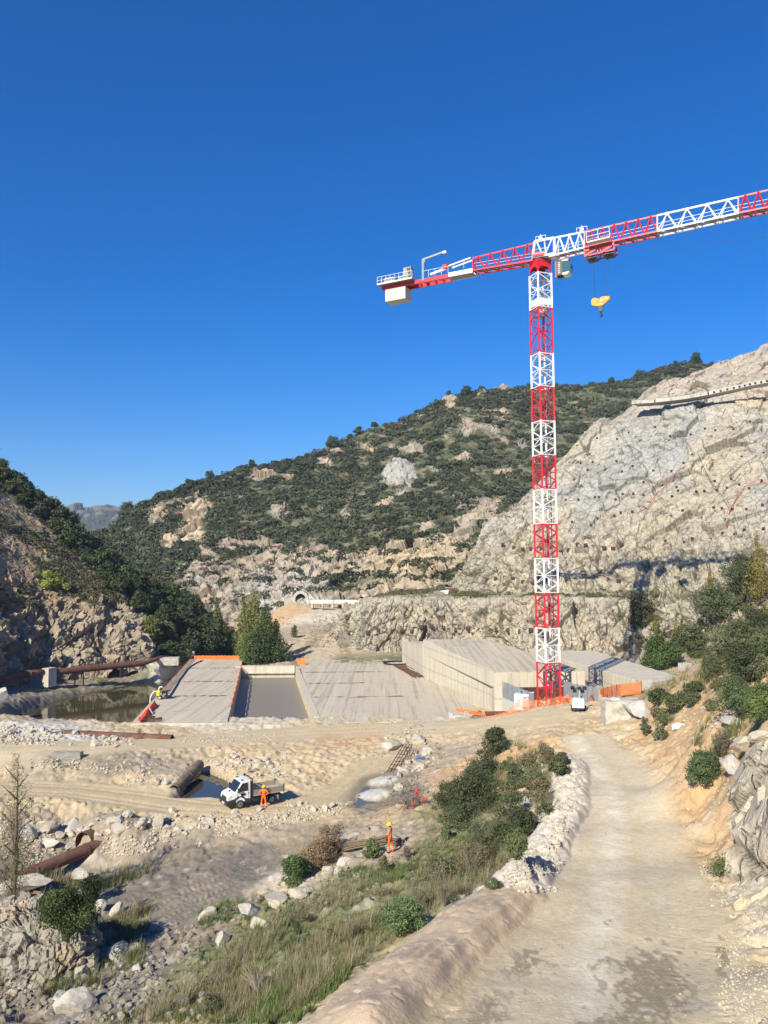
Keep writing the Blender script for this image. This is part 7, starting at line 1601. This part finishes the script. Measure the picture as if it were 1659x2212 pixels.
# --- grasses and weeds on the slope: one mass
def grass(name, quads_, n, h0, h1, wd, cols, label, seed, lean=.35, per=9, thr=-.3):
    r = np.random.default_rng(seed); Q = []
    A = [abs(np.cross(np.array(q[2])-np.array(q[0]), np.array(q[3])-np.array(q[1]))) for q in quads_]; A = np.array(A)/sum(A)
    for q, a in zip(quads_, A):
        P = np.array(q, float); m = int(n*a); u, v = r.random(m), r.random(m); Q.append(P[0]*((1-u)*(1-v))[:, None]+P[1]*(u*(1-v))[:, None]+P[2]*(u*v)[:, None]+P[3]*((1-u)*v)[:, None])
    Q = np.concatenate(Q); W_ = gp(Q[:, 0], Q[:, 1]); cl = fbm(np.stack([W_[:, 0]*.5, W_[:, 1]*.5, W_[:, 2]*.5], -1), 3, seed); keep = cl > thr+.3*r.normal(size=len(cl))*.3; W_ = W_[keep]; cl = cl[keep]
    dr = line_d(W_[:, 0], W_[:, 1], BERM_A)[0]; db = line_d(W_[:, 0], W_[:, 1], BERM_B)[0]; ok = (dr > 1.6) & (db > 1.3) & (poly_sd(W_[:, 0], W_[:, 1], ROADPOLY) < -.2); W_ = W_[ok]; cl = cl[ok]
    k = np.repeat(np.arange(len(W_)), per); m = len(k); a = r.uniform(0, 6.28, m); ph = vnoise(W_*.35, 7)[k]; H = (h0+(h1-h0)*r.random(m)**1.5)*(1+.5*cl[k])
    o = np.stack([np.cos(a), np.sin(a), 0*a], -1); B = W_[k]+o*(r.random(m)*.10)[:, None]-[0, 0, .03]; s = np.stack([-np.sin(a), np.cos(a), 0*a], -1)*(wd*r.uniform(.6, 1.4, m))[:, None]
    T = B+o*(H*lean*r.uniform(.2, 1.3, m))[:, None]+np.stack([.12*H, .05*H, H], -1); M_ = (B+T)/2+np.array([0, 0, .06])*H[:, None]
    V = np.stack([B-s, B+s, M_+s*.8, T, M_-s*.8], 1).reshape(-1, 3); i = np.arange(m)*5; F = np.concatenate([np.stack([i, i+1, i+2, i+4], -1), np.stack([i+4, i+2, i+3, i+3], -1)])
    V4 = np.stack([B-s, B+s, T+s*.15, T-s*.15], 1).reshape(-1, 3); F4 = np.arange(4*m).reshape(-1, 4)
    cc = np.array(cols)[np.clip(((vnoise(W_*.8, seed+2)+1)/2*len(cols)+r.normal(size=len(W_))*.7).astype(int), 0, len(cols)-1)][k]*r.uniform(.75, 1.25, m)[:, None]
    tag(obj(name, np_mesh(name, V4, F4, LEAF, False, np.clip(np.repeat(cc, 4, 0), .01, 1))), label, 'grass', kind='stuff')
GC = [(.115, .135, .05), (.145, .155, .065), (.20, .19, .085), (.085, .125, .035), (.24, .21, .12)]
DC = [(.27, .23, .14), (.22, .185, .12), (.19, .18, .09), (.30, .25, .16), (.15, .15, .07)]
slope = [[(200,2212),(620,2212),(720,2120),(480,2090)], [(400,2100),(720,2125),(960,1960),(640,1960)], [(640,1960),(960,1960),(1090,1900),(760,1890)], [(800,1900),(1090,1900),(1150,1800),(940,1790)]]
grass('grass', slope, 9000, .08, .26, .011, GC, 'green grass covering the slope below the road berm', 51, thr=-.02)
grass('dry_grass', slope+[[(900,1800),(1150,1800),(1200,1720),(980,1700)]], 4200, .2, .75, .008, DC, 'tall dry grass and weeds on the slope below the road', 52, .8, 11, thr=.06)
grass('dry_grass', [[(1000,1700),(1190,1700),(1215,1640),(1080,1600)], [(1540,1430),(1700,1400),(1700,1310),(1600,1340)], [(1380,1500),(1480,1530),(1640,1440),(1500,1400)], [(1480,1640),(1560,1640),(1640,1540),(1560,1500)], [(0,2060),(330,1960),(300,2120),(0,2180)], [(60,1900),(330,1870),(330,1900),(100,1960)]], 5200, .25, .8, .012, DC+GC, 'sparse dry tufts on the ochre banks and the lower left rubble', 53, .5, 10, thr=.0)
grass('grass', [[(480,2212),(640,2212),(760,2110),(640,2090)], [(620,1900),(900,1860),(900,1900),(620,1960)], [(430,1960),(640,1930),(640,2060),(430,2060)], [(40,1480),(360,1445),(340,1480),(120,1500)]], 3600, .12, .4, .014, [(.115, .165, .05), (.13, .17, .06), (.10, .13, .045)], 'bright green weeds in patches at the slope foot and on the pool bank', 54, .4, 10, thr=.05)
# twiggy grey shrub sprays leaning over the berm
def spray(px, py, h, n, label, m=TWIG, lean=.6):
    q = gpt(px, py); b = MB()
    for i in range(n):
        a = rp.uniform(0, 6.28); L = h*rp.uniform(.5, 1.1); e = Vector((math.cos(a)*L*lean*rp.uniform(.3, 1), math.sin(a)*L*lean*rp.uniform(.3, 1), L)); b.tube([Vector((0, 0, -.05)), e*.5+Vector((0, 0, .1*L)), e], [.010, .007, .003], m, 3)
        for j in range(3): s_ = e*rp.uniform(.4, .9); b.tube([s_, s_+Vector((rp.uniform(-.2, .2), rp.uniform(-.2, .2), rp.uniform(.1, .3)))*L], [.005, .002], m, 3)
    root = thing('dry_shrub', label, 'shrub', tuple(q)); b.build('twigs', root)
spray(960, 1960, 1.3, 60, 'grey twiggy shrub rising beside the upper end of the tan berm'); spray(905, 1965, 1.2, 45, 'brownish twiggy shrub left of the grey twiggy one'); spray(1020, 1900, 1.2, 50, 'bare twiggy shrub near the join of the two berms')
spray(560, 2150, 1.0, 40, 'pale bleached twigs sprawling at the lower end of the tan berm', plain('bleached_twig', (.42, .36, .28), .9), 1.2); spray(520, 2080, .9, 36, 'dry shrub standing in the grass at the bottom of the slope'); spray(760, 2030, 1.0, 40, 'thin dry shrub in the middle of the grass slope')
spray(480, 2140, .9, 30, 'small dry shrub low in the grass left of the bleached twigs'); spray(1190, 1745, 1.0, 30, 'twiggy shrub on the stony berm by the road'); spray(300, 1960, 1.1, 30, 'bare brown shrub in the mud right of the dark bush'); spray(100, 1890, 1.2, 36, 'bare reddish shrub against the rust red pipe')
spray(300, 1592, 1.3, 30, 'brown weeds growing in front of the pool end pipe'); spray(345, 1590, 1.3, 30, 'brown weeds at the corner of the left slab')

# ---------------------------------------------------------------- the air between here and the far hills
if HAZE:
    hm = bpy.data.materials.new('haze_air'); hm.use_nodes = True; N = hm.node_tree.nodes; N.remove(N['Principled BSDF'])
    pv = N.new('ShaderNodeVolumePrincipled'); pv.inputs['Color'].default_value = (.62, .76, 1.0, 1); pv.inputs['Density'].default_value = .00012; pv.inputs['Anisotropy'].default_value = 0
    hm.node_tree.links.new(pv.outputs[0], N['Material Output'].inputs['Volume'])
    b = MB(); b.box((0, 1150, 145), (5400, 4300, 310), hm); tag(b.build('haze'), 'thin blue air between the camera and the far mountain', 'haze', kind='stuff')
